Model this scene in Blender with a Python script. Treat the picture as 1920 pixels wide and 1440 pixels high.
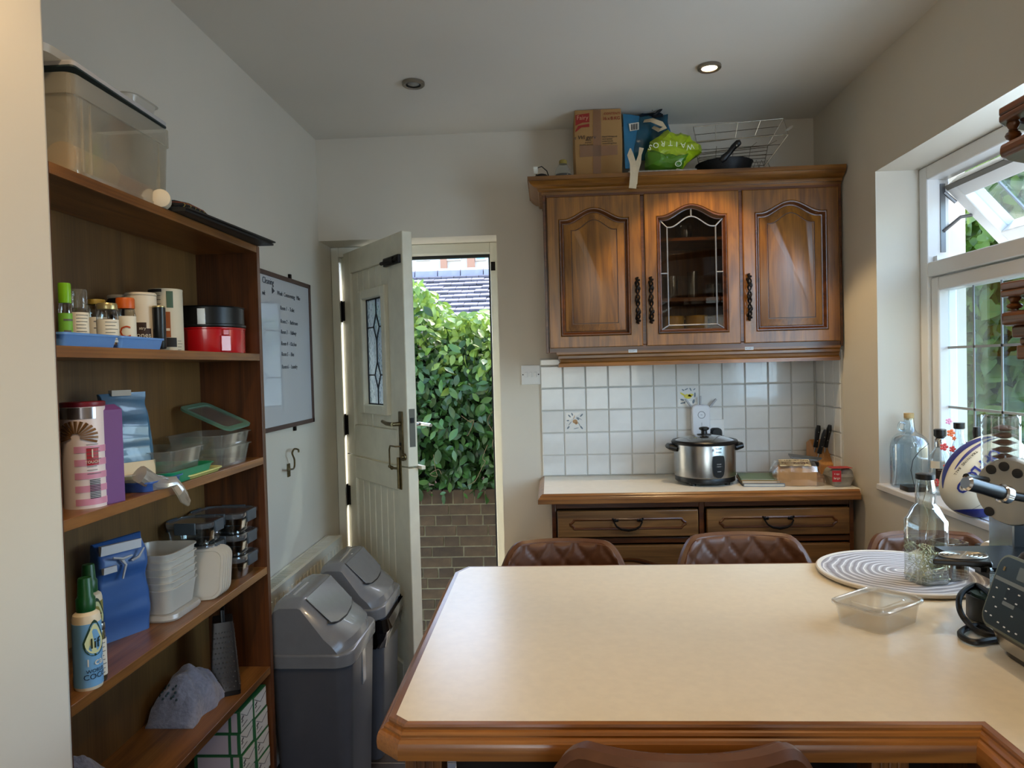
import bpy, bmesh, math, random
from mathutils import Vector, Matrix, noise
random.seed(7)
R = math.radians; PI = math.pi
SC = bpy.context.scene; COL = SC.collection
for o in list(bpy.data.objects): bpy.data.objects.remove(o)

# ------------------------------------------------------------ camera
F = 1346.05; CZ = 1.382
_y, _p, _r = R(3.0383), R(1.3906), R(1.4818)
FW = Vector((-math.sin(_y)*math.cos(_p), math.cos(_y)*math.cos(_p), -math.sin(_p)))
RT = Vector((math.cos(_y), math.sin(_y), 0)); UP = RT.cross(FW)
RX = RT*math.cos(_r) - UP*math.sin(_r); UX = RT*math.sin(_r) + UP*math.cos(_r)
cam = bpy.data.cameras.new('camera'); cam.sensor_width = 36; cam.lens = F/1920*36; cam.clip_start = .02; cam.clip_end = 200
cam_o = bpy.data.objects.new('camera', cam); COL.objects.link(cam_o); SC.camera = cam_o
cam_o.matrix_world = Matrix(((RX.x, UX.x, -FW.x, 0), (RX.y, UX.y, -FW.y, 0), (RX.z, UX.z, -FW.z, CZ), (0, 0, 0, 1)))

def at(px, py, X=None, Y=None, Z=None):
    """world point seen at photo pixel (px,py) on the plane x=X, y=Y or z=Z"""
    d = FW + RX*((px-960)/F) - UX*((py-720)/F)
    t = X/d.x if X is not None else Y/d.y if Y is not None else (Z-CZ)/d.z
    return Vector((0, 0, CZ)) + d*t

# ------------------------------------------------------------ world, sun, fill lamps, exposure
SC.view_settings.view_transform = 'Standard'; SC.view_settings.look = 'None'
SC.view_settings.gamma = 1; SC.view_settings.use_curve_mapping = False
SC.view_settings.exposure = -0.06
w = bpy.data.worlds.new('sky'); SC.world = w; w.use_nodes = True
nt = w.node_tree; bg = nt.nodes['Background']
sky = nt.nodes.new('ShaderNodeTexSky'); sky.sky_type = 'NISHITA'; sky.sun_disc = False
sky.sun_elevation = R(48); sky.sun_rotation = R(35); sky.air_density = 1.0; sky.dust_density = 1.5; sky.ozone_density = 1.0
nt.links.new(sky.outputs[0], bg.inputs[0]); bg.inputs[1].default_value = 1.5

def light(name, kind, loc, energy, col, parent=None, aim=None, **k):
    l = bpy.data.lights.new(name, kind); l.energy = energy; l.color = col
    for a, b in k.items(): setattr(l, a, b)
    o = bpy.data.objects.new(name, l); COL.objects.link(o); o.location = loc
    if aim is not None:
        o.rotation_euler = (Vector(aim)-Vector(loc)).to_track_quat('-Z', 'Y').to_euler()
    return o
light('sun', 'SUN', (3, 6, 8), 8.0, (1, .93, .80), aim=(-.6, 0.6, 0), angle=R(1.0))
# fill lamp added in a made-up window behind the photographer
light('rear_fill', 'AREA', (.35, -2.45, 1.5), 9, (.95, .95, .98), aim=(.1, 2, 1.75), shape='RECTANGLE', size=1.3, size_y=1.2)

# area lamp added outside the side window to boost its skylight, out of frame
light('side_window_boost', 'AREA', (1.40, 1.38, 1.50), 33, (.58, .77, 1.0), aim=(-1.0, 2.1, .95), shape='RECTANGLE', size=.75, size_y=.95)

# ------------------------------------------------------------ materials
def lin(h):
    h = h.lstrip('#'); c = [int(h[i:i+2], 16)/255 for i in (0, 2, 4)]
    return tuple(x/12.92 if x <= .04045 else ((x+.055)/1.055)**2.4 for x in c)
def mat(name, col, rough=.5, metal=0, noise_s=0, amt=.1, bump=0, trans=0, ior=1.45, alpha=1, coat=0, spec=.5, sheen=0, emis=None, es=0, rnd=0):
    m = bpy.data.materials.new(name); m.use_nodes = True; n = m.node_tree; b = n.nodes['Principled BSDF']
    c = lin(col) if isinstance(col, str) else col
    b.inputs['Base Color'].default_value = (*c, 1); b.inputs['Roughness'].default_value = rough; b.inputs['Metallic'].default_value = metal
    b.inputs['Transmission Weight'].default_value = trans; b.inputs['IOR'].default_value = ior; b.inputs['Alpha'].default_value = alpha
    b.inputs['Coat Weight'].default_value = coat; b.inputs['Specular IOR Level'].default_value = spec; b.inputs['Sheen Weight'].default_value = sheen
    if emis: b.inputs['Emission Color'].default_value = (*emis, 1); b.inputs['Emission Strength'].default_value = es
    tex = None
    if noise_s or rnd:
        tc = n.nodes.new('ShaderNodeTexCoord'); tex = n.nodes.new('ShaderNodeTexNoise')
        tex.inputs['Scale'].default_value = noise_s or 5; tex.inputs['Detail'].default_value = 5
        n.links.new(tc.outputs['Object'], tex.inputs['Vector'])
        mp = n.nodes.new('ShaderNodeMapRange'); mp.inputs['From Min'].default_value = .3; mp.inputs['From Max'].default_value = .7
        mp.inputs['To Min'].default_value = 1-amt; mp.inputs['To Max'].default_value = 1+amt
        n.links.new(tex.outputs[0], mp.inputs[0])
        val = mp.outputs[0]
        if rnd:
            oi = n.nodes.new('ShaderNodeObjectInfo'); m2 = n.nodes.new('ShaderNodeMapRange')
            m2.inputs['To Min'].default_value = 1-rnd; m2.inputs['To Max'].default_value = 1+rnd
            n.links.new(oi.outputs['Random'], m2.inputs[0]); mu = n.nodes.new('ShaderNodeMath'); mu.operation = 'MULTIPLY'
            n.links.new(val, mu.inputs[0]); n.links.new(m2.outputs[0], mu.inputs[1]); val = mu.outputs[0]
        vm = n.nodes.new('ShaderNodeVectorMath'); vm.operation = 'SCALE'; vm.inputs[0].default_value = c
        n.links.new(val, vm.inputs['Scale']); n.links.new(vm.outputs[0], b.inputs['Base Color'])
    if bump:
        if tex is None:
            tc = n.nodes.new('ShaderNodeTexCoord'); tex = n.nodes.new('ShaderNodeTexNoise'); tex.inputs['Scale'].default_value = 60
            n.links.new(tc.outputs['Object'], tex.inputs['Vector'])
        bp = n.nodes.new('ShaderNodeBump'); bp.inputs['Strength'].default_value = bump; bp.inputs['Distance'].default_value = .01
        n.links.new(tex.outputs[0], bp.inputs['Height']); n.links.new(bp.outputs[0], b.inputs['Normal'])
    return m
def wood(name, c1, c2, axis='z', rough=.4, coat=.15, k=1.0, fig=14):
    m = bpy.data.materials.new(name); m.use_nodes = True; n = m.node_tree; b = n.nodes['Principled BSDF']
    tc = n.nodes.new('ShaderNodeTexCoord'); mp = n.nodes.new('ShaderNodeMapping'); n.links.new(tc.outputs['Object'], mp.inputs[0])
    s = {'x': (.12, 1, 1), 'y': (1, .12, 1), 'z': (1, 1, .12)}[axis]
    mp.inputs['Scale'].default_value = tuple(v*fig*k for v in s)
    t = n.nodes.new('ShaderNodeTexNoise'); t.inputs['Scale'].default_value = 1.2; t.inputs['Detail'].default_value = 6; t.inputs['Distortion'].default_value = 1.4
    n.links.new(mp.outputs[0], t.inputs['Vector'])
    mp2 = n.nodes.new('ShaderNodeMapping'); n.links.new(tc.outputs['Object'], mp2.inputs[0]); mp2.inputs['Scale'].default_value = tuple(v*v*170*k if v < 1 else 260*k for v in s)
    t2 = n.nodes.new('ShaderNodeTexNoise'); t2.inputs['Scale'].default_value = 1; t2.inputs['Detail'].default_value = 3; n.links.new(mp2.outputs[0], t2.inputs['Vector'])
    mx = n.nodes.new('ShaderNodeMath'); mx.operation = 'MULTIPLY_ADD'; mx.inputs[1].default_value = .45
    n.links.new(t2.outputs[0], mx.inputs[0]); n.links.new(t.outputs[0], mx.inputs[2])
    cr = n.nodes.new('ShaderNodeValToRGB'); n.links.new(mx.outputs[0], cr.inputs[0])
    cr.color_ramp.elements[0].position = .50; cr.color_ramp.elements[1].position = .92
    cr.color_ramp.elements[0].color = (*lin(c1), 1); cr.color_ramp.elements[1].color = (*lin(c2), 1)
    n.links.new(cr.outputs[0], b.inputs['Base Color']); b.inputs['Roughness'].default_value = rough; b.inputs['Coat Weight'].default_value = coat; b.inputs['Coat Roughness'].default_value = .25
    bp = n.nodes.new('ShaderNodeBump'); bp.inputs['Strength'].default_value = .12; bp.inputs['Distance'].default_value = .002
    n.links.new(t2.outputs[0], bp.inputs['Height']); n.links.new(bp.outputs[0], b.inputs['Normal'])
    return m
def pane(name, tint, refl=.12, rough=.02, body=0.0, bodycol=(1, 1, 1), bump=0, bscale=60):
    """thin clear or frosted sheet: transparent + glossy, with an optional milky body"""
    m = bpy.data.materials.new(name); m.use_nodes = True; n = m.node_tree
    out = n.nodes['Material Output']; n.nodes.remove(n.nodes['Principled BSDF'])
    tr = n.nodes.new('ShaderNodeBsdfTransparent'); tr.inputs[0].default_value = (*tint, 1)
    gl = n.nodes.new('ShaderNodeBsdfGlossy'); gl.inputs['Roughness'].default_value = rough
    lw = n.nodes.new('ShaderNodeLayerWeight'); lw.inputs[0].default_value = .35
    ma = n.nodes.new('ShaderNodeMapRange'); ma.inputs['To Min'].default_value = refl*.35; ma.inputs['To Max'].default_value = min(1, refl*5)
    n.links.new(lw.outputs['Facing'], ma.inputs[0])
    a = tr.outputs[0]
    if body > 0:
        df = n.nodes.new('ShaderNodeBsdfDiffuse'); df.inputs[0].default_value = (*bodycol, 1)
        tl = n.nodes.new('ShaderNodeBsdfTranslucent'); tl.inputs[0].default_value = (*bodycol, 1)
        m0 = n.nodes.new('ShaderNodeMixShader'); m0.inputs[0].default_value = .45; n.links.new(df.outputs[0], m0.inputs[1]); n.links.new(tl.outputs[0], m0.inputs[2])
        m1 = n.nodes.new('ShaderNodeMixShader'); m1.inputs[0].default_value = body; n.links.new(a, m1.inputs[1]); n.links.new(m0.outputs[0], m1.inputs[2]); a = m1.outputs[0]
    mx = n.nodes.new('ShaderNodeMixShader'); n.links.new(ma.outputs[0], mx.inputs[0]); n.links.new(a, mx.inputs[1]); n.links.new(gl.outputs[0], mx.inputs[2])
    if bump:
        tc = n.nodes.new('ShaderNodeTexCoord'); t = n.nodes.new('ShaderNodeTexNoise'); t.inputs['Scale'].default_value = bscale; t.inputs['Detail'].default_value = 1
        n.links.new(tc.outputs['Object'], t.inputs['Vector'])
        bp = n.nodes.new('ShaderNodeBump'); bp.inputs['Strength'].default_value = bump; bp.inputs['Distance'].default_value = .01
        n.links.new(t.outputs[0], bp.inputs['Height']); n.links.new(bp.outputs[0], gl.inputs['Normal'])
    n.links.new(mx.outputs[0], out.inputs[0])
    return m
def leafmat(name, c1, c2, tl=.35):
    m = bpy.data.materials.new(name); m.use_nodes = True; n = m.node_tree; b = n.nodes['Principled BSDF']; out = n.nodes['Material Output']
    oi = n.nodes.new('ShaderNodeObjectInfo'); tc = n.nodes.new('ShaderNodeTexCoord'); t = n.nodes.new('ShaderNodeTexNoise'); t.inputs['Scale'].default_value = 9
    n.links.new(tc.outputs['Object'], t.inputs['Vector'])
    ad = n.nodes.new('ShaderNodeMath'); ad.operation = 'MULTIPLY_ADD'; ad.inputs[1].default_value = .45
    n.links.new(oi.outputs['Random'], ad.inputs[0]); n.links.new(t.outputs[0], ad.inputs[2])
    cr = n.nodes.new('ShaderNodeValToRGB'); cr.color_ramp.elements[0].position = .35; cr.color_ramp.elements[1].position = 1.0
    cr.color_ramp.elements[0].color = (*lin(c1), 1); cr.color_ramp.elements[1].color = (*lin(c2), 1)
    n.links.new(ad.outputs[0], cr.inputs[0]); n.links.new(cr.outputs[0], b.inputs['Base Color']); b.inputs['Roughness'].default_value = .38
    ts = n.nodes.new('ShaderNodeBsdfTranslucent'); n.links.new(cr.outputs[0], ts.inputs[0])
    mx = n.nodes.new('ShaderNodeMixShader'); mx.inputs[0].default_value = tl; n.links.new(b.outputs[0], mx.inputs[1]); n.links.new(ts.outputs[0], mx.inputs[2]); n.links.new(mx.outputs[0], out.inputs[0])
    return m

PAINT = mat('wall_paint', '#d5cec0', .75, noise_s=2, amt=.025, bump=.03)
CEIL = mat('ceiling_paint', '#d8d3c9', .8, noise_s=2, amt=.02)
WHITEW = mat('white_gloss_wood', '#dcdacb', .35, noise_s=8, amt=.04)
DOORW = mat('cream_door_paint', '#e0dbc6', .38, noise_s=14, amt=.06)
UPVC = mat('white_plastic_frame', '#e8e8e6', .3)
WHITE = mat('white_plastic', '#e6e6e4', .35)
BLACK = mat('black_plastic', '#0b0b0c', .35)
BLACKM = mat('matt_black', '#141416', .65)
DKMET = mat('dark_bronze', '#1a1512', .45, .7)
BRASS = mat('aged_brass', '#6d6042', .4, .8, noise_s=60, amt=.3)
CHROME = mat('chrome', '#d8d8d8', .12, 1)
STEEL = mat('brushed_steel', '#a9a8a6', .27, 1, noise_s=30, amt=.05)
LEAD = mat('lead_came', '#8f8f93', .45, .5)
LEADD = mat('dark_lead', '#23252a', .5, .4)
OAKZ = wood('oak_vertical', '#5a340d', '#935e1c', 'z', .34, .25, k=1.5)
OAKX = wood('oak_horizontal', '#54310c', '#8d5a1b', 'x', .34, .25, k=1.5)
OAKY = wood('oak_depth', '#5e3410', '#a86c2e', 'y', .34, .25)
OAKD = wood('oak_stained_groove', '#341806', '#6b3a16', 'x', .35, .25)
TRIMX = wood('worktop_edge_oak_x', '#593412', '#98622c', 'x', .28, .4)
TRIMY = wood('worktop_edge_oak_y', '#593412', '#98622c', 'y', .28, .4)
OAKB = wood('base_unit_oak', '#4e3216', '#8c6234', 'x', .38, .2)
CASEZ = wood('bookcase_side_veneer', '#371c08', '#623614', 'z', .38, .1)
CASEY = wood('bookcase_shelf_veneer', '#573413', '#8a5c2c', 'y', .34, .15)
CASEB = wood('bookcase_back_panel', '#4d3516', '#6e4f26', 'z', .5, 0, fig=6)
LAM = mat('cream_laminate', '#dcd2bc', .28, noise_s=60, amt=.035, spec=.75)
LAMW = mat('white_laminate', '#e9e2d2', .3, noise_s=30, amt=.03)
GROUT = mat('grout', '#c4c2bb', .85)
TILE = mat('glazed_wall_tile', '#d9dad8', .16, noise_s=18, amt=.03, bump=.10, coat=.4, rnd=.02)
SLATE = mat('slate_floor_tile', '#29221f', .45, noise_s=14, amt=.35, bump=.12, rnd=.15)
LEATH = mat('brown_leather', '#55331d', .44, noise_s=45, amt=.12, bump=.06)
CLEAR = pane('clear_glass', (.93, .96, .96), .16)
CLEARB = pane('bluish_glass', (.88, .94, .97), .2)
WGLASS = pane('window_glass', (.86, .92, .93), .09)
DGLASS = pane('patterned_door_glass', (.60, .70, .74), .2, .15, body=.35, bodycol=(.72, .84, .95), bump=.6)
CGLASS = pane('cabinet_glass', (.42, .34, .26), .10)
FROST = pane('frosted_plastic', (.90, .88, .82), .10, .25, body=.30, bodycol=(.9, .88, .82))
MILKY = pane('milky_plastic', (.85, .84, .80), .10, .3, body=.62, bodycol=(.86, .85, .80))
CLEARP = pane('clear_plastic', (.90, .92, .90), .08, .1, body=.10, bodycol=(.8, .82, .8))
INK = mat('ink', '#17181c', .5)

# ------------------------------------------------------------ mesh helpers
def crv(pts, k=5, closed=False):
    """smooth Catmull-Rom curve through points"""
    P = [Vector(p) for p in pts]; n = len(P); out = []
    for i in range(n if closed else n-1):
        a = P[(i-1) % n] if (closed or i) else P[0]; b = P[i]; c = P[(i+1) % n]; d = P[(i+2) % n] if (closed or i+2 < n) else P[-1]
        for j in range(k):
            t = j/k; out.append(b*1+((c-a)*t+(a*2-b*5+c*4-d)*t*t+(b*3-a-c*3+d)*t*t*t)*.5)
    if not closed: out.append(P[-1])
    return out
class MB:
    def __init__(s): s.v = []; s.f = []
    def add(s, vs, fs, M=None):
        b = len(s.v); s.v += [tuple((M @ Vector(p)) if M else p) for p in vs]; s.f += [tuple(i+b for i in f) for f in fs]; return s
    def box(s, x0, y0, z0, x1, y1, z1, M=None):
        vs = [(x, y, z) for z in (z0, z1) for y in (y0, y1) for x in (x0, x1)]
        return s.add(vs, [(0, 2, 3, 1), (4, 5, 7, 6), (0, 1, 5, 4), (2, 6, 7, 3), (0, 4, 6, 2), (1, 3, 7, 5)], M)
    def rings(s, rs, c0=True, c1=True, M=None, loop=False):
        n = len(rs[0]); vs = [p for r in rs for p in r]; fs = []
        m = len(rs)
        for k in range(m if loop else m-1):
            a, b = k*n, ((k+1) % m)*n
            for i in range(n):
                j = (i+1) % n; fs.append((a+i, a+j, b+j, b+i))
        if not loop:
            if c0: fs.append(tuple(range(n-1, -1, -1)))
            if c1: fs.append(tuple((m-1)*n+i for i in range(n)))
        return s.add(vs, fs, M)
    def lathe(s, prof, c=(0, 0, 0), n=20, M=None, c0=True, c1=True, sx=1, sy=1):
        rs = [[(c[0]+r*sx*math.cos(2*PI*i/n), c[1]+r*sy*math.sin(2*PI*i/n), c[2]+z) for i in range(n)] for r, z in prof]
        return s.rings(rs, c0, c1, M)
    def cyl(s, p0, p1, r0, r1=None, n=12, cap=True):
        r1 = r0 if r1 is None else r1; p0, p1 = Vector(p0), Vector(p1); q = (p1-p0).to_track_quat('Z', 'Y').to_matrix()
        rs = [[tuple(p + q @ Vector((r*math.cos(2*PI*i/n), r*math.sin(2*PI*i/n), 0))) for i in range(n)] for p, r in ((p0, r0), (p1, r1))]
        return s.rings(rs, cap, cap)
    def tube(s, pts, r, n=8, closed=False):
        pts = [Vector(p) for p in pts]; rs = []; m = len(pts); nrm = None
        for i, p in enumerate(pts):
            a = pts[(i-1) % m] if (closed or i > 0) else p; b = pts[(i+1) % m] if (closed or i < m-1) else p
            t = (b-a).normalized()
            if nrm is None: nrm = t.orthogonal().normalized()
            nrm = (nrm - t*nrm.dot(t)); nrm = nrm.normalized() if nrm.length > 1e-6 else t.orthogonal().normalized()
            bn = t.cross(nrm); rr = r[i] if isinstance(r, (list, tuple)) else r
            rs.append([tuple(p + nrm*rr*math.cos(2*PI*k/n) + bn*rr*math.sin(2*PI*k/n)) for k in range(n)])
        return s.rings(rs, loop=closed)
    def prism(s, poly, z0, z1, M=None):
        return s.rings([[(x, y, z0) for x, y in poly], [(x, y, z1) for x, y in poly]], M=M)
    def ball(s, c, rx, ry=None, rz=None, n=12, m=8):
        ry = rx if ry is None else ry; rz = rx if rz is None else rz
        prof = [(max(1e-4, math.sin(PI*k/m)), -math.cos(PI*k/m)) for k in range(m+1)]
        rs = [[(c[0]+rx*r*math.cos(2*PI*i/n), c[1]+ry*r*math.sin(2*PI*i/n), c[2]+rz*z) for i in range(n)] for r, z in prof]
        return s.rings(rs)
def rr(w, d, r, z, n=4, cx=0, cy=0):
    """rounded rectangle ring of size w x d, corner r"""
    r = min(r, w/2-1e-4, d/2-1e-4); out = []
    for k, (sx, sy) in enumerate(((1, 1), (-1, 1), (-1, -1), (1, -1))):
        for i in range(n+1):
            a = PI/2*k + PI/2*i/n
            out.append((cx+sx*(w/2-r)+r*math.cos(a), cy+sy*(d/2-r)+r*math.sin(a), z))
    return out
def rloft(mb, spec, n=4, c0=True, c1=True, M=None):
    """spec: list of (w,d,r,z[,cx,cy])"""
    return mb.rings([rr(*q[:4], n, *(q[4:] or (0, 0))) for q in spec], c0, c1, M)
def crumple(mb, amp, sc, i0=0, seed=0, zmin=None, zfun=None):
    for i in range(i0, len(mb.v)):
        p = Vector(mb.v[i]); a = amp*(zfun(p.z) if zfun else 1)
        d = noise.noise_vector(p*sc+Vector((seed, seed*2, 0)))*a + noise.noise_vector(p*sc*2.7+Vector((seed, 0, 9)))*a*.5
        q = p+d
        if zmin is not None and q.z < zmin: q.z = zmin
        mb.v[i] = tuple(q)
    return mb
def wloc(o):
    p = Vector((0, 0, 0))
    while o is not None: p = p + o.location; o = o.parent
    return p
def rot_of(o):
    while o.parent is not None: o = o.parent
    return o.rotation_euler.to_matrix()
def mesh(name, mb, m, ang=38):
    me = bpy.data.meshes.new(name); me.from_pydata([tuple(v) for v in mb.v], [], mb.f)
    bm = bmesh.new(); bm.from_mesh(me); bmesh.ops.recalc_face_normals(bm, faces=bm.faces); bm.to_mesh(me); bm.free()
    if m: me.materials.append(m)
    me.polygons.foreach_set('use_smooth', [True]*len(me.polygons)); me.update()
    try: me.set_sharp_from_angle(angle=R(ang))
    except Exception: pass
    return me
def obj(name, mb, m, parent=None, bevel=0, local=False, ang=38, label=None, seg=2):
    """link ONE mesh object. Coordinates are world ones unless local=True (then the parent's own frame)"""
    if parent is not None and not local and isinstance(mb, MB):
        o0 = wloc(parent); Ri = rot_of(parent).inverted()
        mb.v = [tuple(Ri @ (Vector(v)-o0)) for v in mb.v]
    me = mesh(name, mb, m, ang) if isinstance(mb, MB) else mb
    o = bpy.data.objects.new(name, me); COL.objects.link(o)
    if parent is not None: o.parent = parent
    if bevel:
        b = o.modifiers.new('bevel', 'BEVEL'); b.width = bevel; b.segments = seg; b.limit_method = 'ANGLE'; b.angle_limit = R(35)
    if label: o['label'] = label
    return o
def thing(name, label, cat, loc=(0, 0, 0), rz=0, group=None):
    o = bpy.data.objects.new(name, None); COL.objects.link(o); o.location = loc; o.rotation_euler = (0, 0, rz); o.empty_display_size = .05
    o['label'] = label; o['category'] = cat
    if group: o['group'] = group
    return o
def tag(o, label, cat, group=None):
    o['label'] = label; o['category'] = cat
    if group: o['group'] = group
    return o
def struct(name, mb, m, parent=None, **k):
    o = obj(name, mb, m, parent, **k)
    if parent is None: o['kind'] = 'structure'
    return o
def recenter(o):
    """put a top-level mesh's origin at its own base"""
    vs = [v.co for v in o.data.vertices]; c = Vector(((min(v.x for v in vs)+max(v.x for v in vs))/2, (min(v.y for v in vs)+max(v.y for v in vs))/2, min(v.z for v in vs)))
    o.data.transform(Matrix.Translation(-c)); o.location = c; return o
def lettering(name, s, size, o, u, v, m, parent, bend=0, depth=.0002, align='CENTER', shear=0, off=.0006, sp=1.0, bend2=0, bold=0):
    """flat print: text s at point o, running along u with up v (world vectors), as a thin part of its thing"""
    cu = bpy.data.curves.new(name, 'FONT'); cu.body = s; cu.size = size; cu.align_x = align; cu.align_y = 'CENTER'; cu.resolution_u = 2; cu.extrude = depth; cu.shear = shear; cu.space_character = sp; cu.offset = bold
    t = bpy.data.objects.new(name, cu); COL.objects.link(t)
    me = bpy.data.meshes.new_from_object(t); bpy.data.objects.remove(t)
    if bend:
        bm = bmesh.new(); bm.from_mesh(me); bmesh.ops.triangulate(bm, faces=bm.faces)
        if size > .012:
            bmesh.ops.subdivide_edges(bm, edges=[e for e in bm.edges if e.calc_length() > size*.12], cuts=2, use_grid_fill=False); bmesh.ops.triangulate(bm, faces=bm.faces)
        bm.to_mesh(me); bm.free()
    u = Vector(u).normalized(); v = Vector(v).normalized(); n = u.cross(v)
    vs = []
    for q in me.vertices:
        x, y, z = q.co
        if bend: a = x/bend; p = Vector(o) + u*(bend*math.sin(a)) + n*(bend*(math.cos(a)-1)+z+off-(y*y/bend2/2 if bend2 else 0)) + v*y
        else: p = Vector(o) + u*x + v*y + n*(z+off)
        vs.append(p)
    mb = MB(); mb.v = [tuple(p) for p in vs]; mb.f = [tuple(p.vertices) for p in me.polygons]
    bpy.data.meshes.remove(me)
    return obj(name, mb, m, parent)
def flat(name, pts, m, parent, o, u, v, th=.0004, off=.0003):
    """thin flat printed shape given as 2d points in the frame o,u,v"""
    u = Vector(u).normalized(); v = Vector(v).normalized(); n = u.cross(v); o = Vector(o)
    mb = MB(); mb.rings([[tuple(o+u*x+v*y+n*off) for x, y in pts], [tuple(o+u*x+v*y+n*(off+th)) for x, y in pts]])
    return obj(name, mb, m, parent)
def ell(cx, cy, a, b, rot=0, n=14):
    return [(cx+a*math.cos(t)*math.cos(rot)-b*math.sin(t)*math.sin(rot), cy+a*math.cos(t)*math.sin(rot)+b*math.sin(t)*math.cos(rot)) for t in [2*PI*i/n for i in range(n)]]
def rect(x0, y0, x1, y1): return [(x0, y0), (x1, y0), (x1, y1), (x0, y1)]
def copy_tree(o, parent=None):
    c = o.copy(); COL.objects.link(c); c.parent = parent
    for ch in list(o.children): copy_tree(ch, c)
    return c

XL, XR, D, ZC = -1.004, 1.140, 3.131, 2.40
# ============================================================ ROOM SHELL
XO, YB = 1.44, -2.6          # outer face of the right wall, wall behind the camera
YO = 3.43                    # outer face of the back wall
DX0, DX1, DZ = XL, -.218, 1.956   # door opening
mb = MB(); mb.box(XL-.3, D, 0, XL, YO, ZC); mb.box(DX1, D, 0, XO, YO, ZC); mb.box(XL, D, DZ, DX1, YO, ZC)
wall_back = struct('wall_back', mb, PAINT)
struct('wall_left', MB().box(XL-.3, 1.12, 0, XL, D, ZC), PAINT)
struct('wall_left_front', MB().box(XL-.3, YB, 0, -.79, 1.12, ZC), PAINT, bevel=.012)
WY0, WY1, WZ0, WZ1 = .95, 2.562, .938, 2.023      # window opening
mb = MB(); mb.box(XR, WY1, 0, XO, D, ZC); mb.box(XR, YB, 0, XO, WY0, ZC); mb.box(XR, WY0, 0, XO, WY1, WZ0); mb.box(XR, WY0, WZ1, XO, WY1, ZC)
wall_right = struct('wall_right', mb, PAINT)
mb = MB(); mb.box(XL-.3, YB-.2, 0, -.40, YB, ZC); mb.box(1.10, YB-.2, 0, XO, YB, ZC); mb.box(-.40, YB-.2, 0, 1.10, YB, .85); mb.box(-.40, YB-.2, 2.15, 1.10, YB, ZC)
struct('wall_front', mb, PAINT)
struct('ceiling', MB().box(XL-.3, YB-.2, ZC, XO, YO, ZC+.12), CEIL)
floor = struct('floor', MB().box(XL-.3, YB-.2, -.1, XO, YO, -.0015), mat('floor_grout', '#a39b90', .8))
tm = mesh('slate_tile', MB().box(-.162, -.162, -.008, .162, .162, 0), SLATE)
tm_b = None
k = 0
for i in range(7):
    for j in range(15):
        x, y = -.84+i*.33, -.9+j*.33-.1
        if y < -.7 or y+.165 > YO: continue
        o = bpy.data.objects.new('floor_tile', tm); COL.objects.link(o); o.parent = floor; o.location = (x-.012, y, 0)
        o.rotation_euler = (0, 0, PI/2*random.randint(0, 3))
        if x+.16 > XR: bpy.data.objects.remove(o)
struct('trim_1', MB().box(XL, 2.2, 0, XL+.015, 2.95, .10), WHITEW)      # skirting on the left wall

# wall tiles (splashback) as pieces of their walls
TP, TX0, TZ0 = .0971, .0557, 1.2827
gb = MB(); gb.box(-.0425, D-.006, .90, XR, D-.0001, 1.415)
gb.v = list(gb.v); obj('tile_grout', gb, GROUT, wall_back)
gb = MB(); gb.box(XR-.006, 2.862, .90, XR-.0001, D-.006, 1.415); obj('tile_grout', gb, GROUT, wall_right)
def tile_mesh(w, h):
    m_ = MB(); a, b = w/2-.0018, h/2-.0018
    rings = [[(-a, 0, -b), (a, 0, -b), (a, 0, b), (-a, 0, b)], [(-a, -.005, -b), (a, -.005, -b), (a, -.005, b), (-a, -.005, b)], [(-a+.003, -.0072, -b+.003), (a-.003, -.0072, -b+.003), (a-.003, -.0072, b-.003), (-a+.003, -.0072, b-.003)]]
    return mesh('wall_tile', m_.rings(rings), TILE, 25)
tmesh = {}
def put_tile(parent, xc, yc, zc, wd, hg, rz=0):
    key = (round(wd, 4), round(hg, 4))
    if key not in tmesh: tmesh[key] = tile_mesh(wd, hg)
    o = bpy.data.objects.new('wall_tile', tmesh[key]); COL.objects.link(o); o.parent = parent; o.location = (xc, yc, zc); o.rotation_euler = (R(random.uniform(-.35, .35)), 0, rz+R(random.uniform(-.25, .25))); return o
zr = [(.901, .9914)] + [(.9914+k*TP, .9914+(k+1)*TP) for k in range(4)]
deco = {}
for r_, (z0, z1) in enumerate(zr):
    xs = [(-.0414, TX0)] + [(TX0+i*TP, TX0+(i+1)*TP) for i in range(11)] + [(TX0+11*TP, XR-.008)]
    for c_, (x0, x1) in enumerate(xs):
        o = put_tile(wall_back, (x0+x1)/2, D-.004, (z0+z1)/2, x1-x0, z1-z0)
        deco[(r_, c_)] = o
    ys = [(D-.010-TP*(i+1), D-.010-TP*i) for i in range(2)] + [(2.864, D-.010-2*TP)]
    for y0, y1 in ys: put_tile(wall_right, XR-.004, (y0+y1)/2, (z0+z1)/2, y1-y0, z1-z0, -PI/2)
put_tile(wall_back, .0071, D-.004, 1.396, TP, .030)
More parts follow.
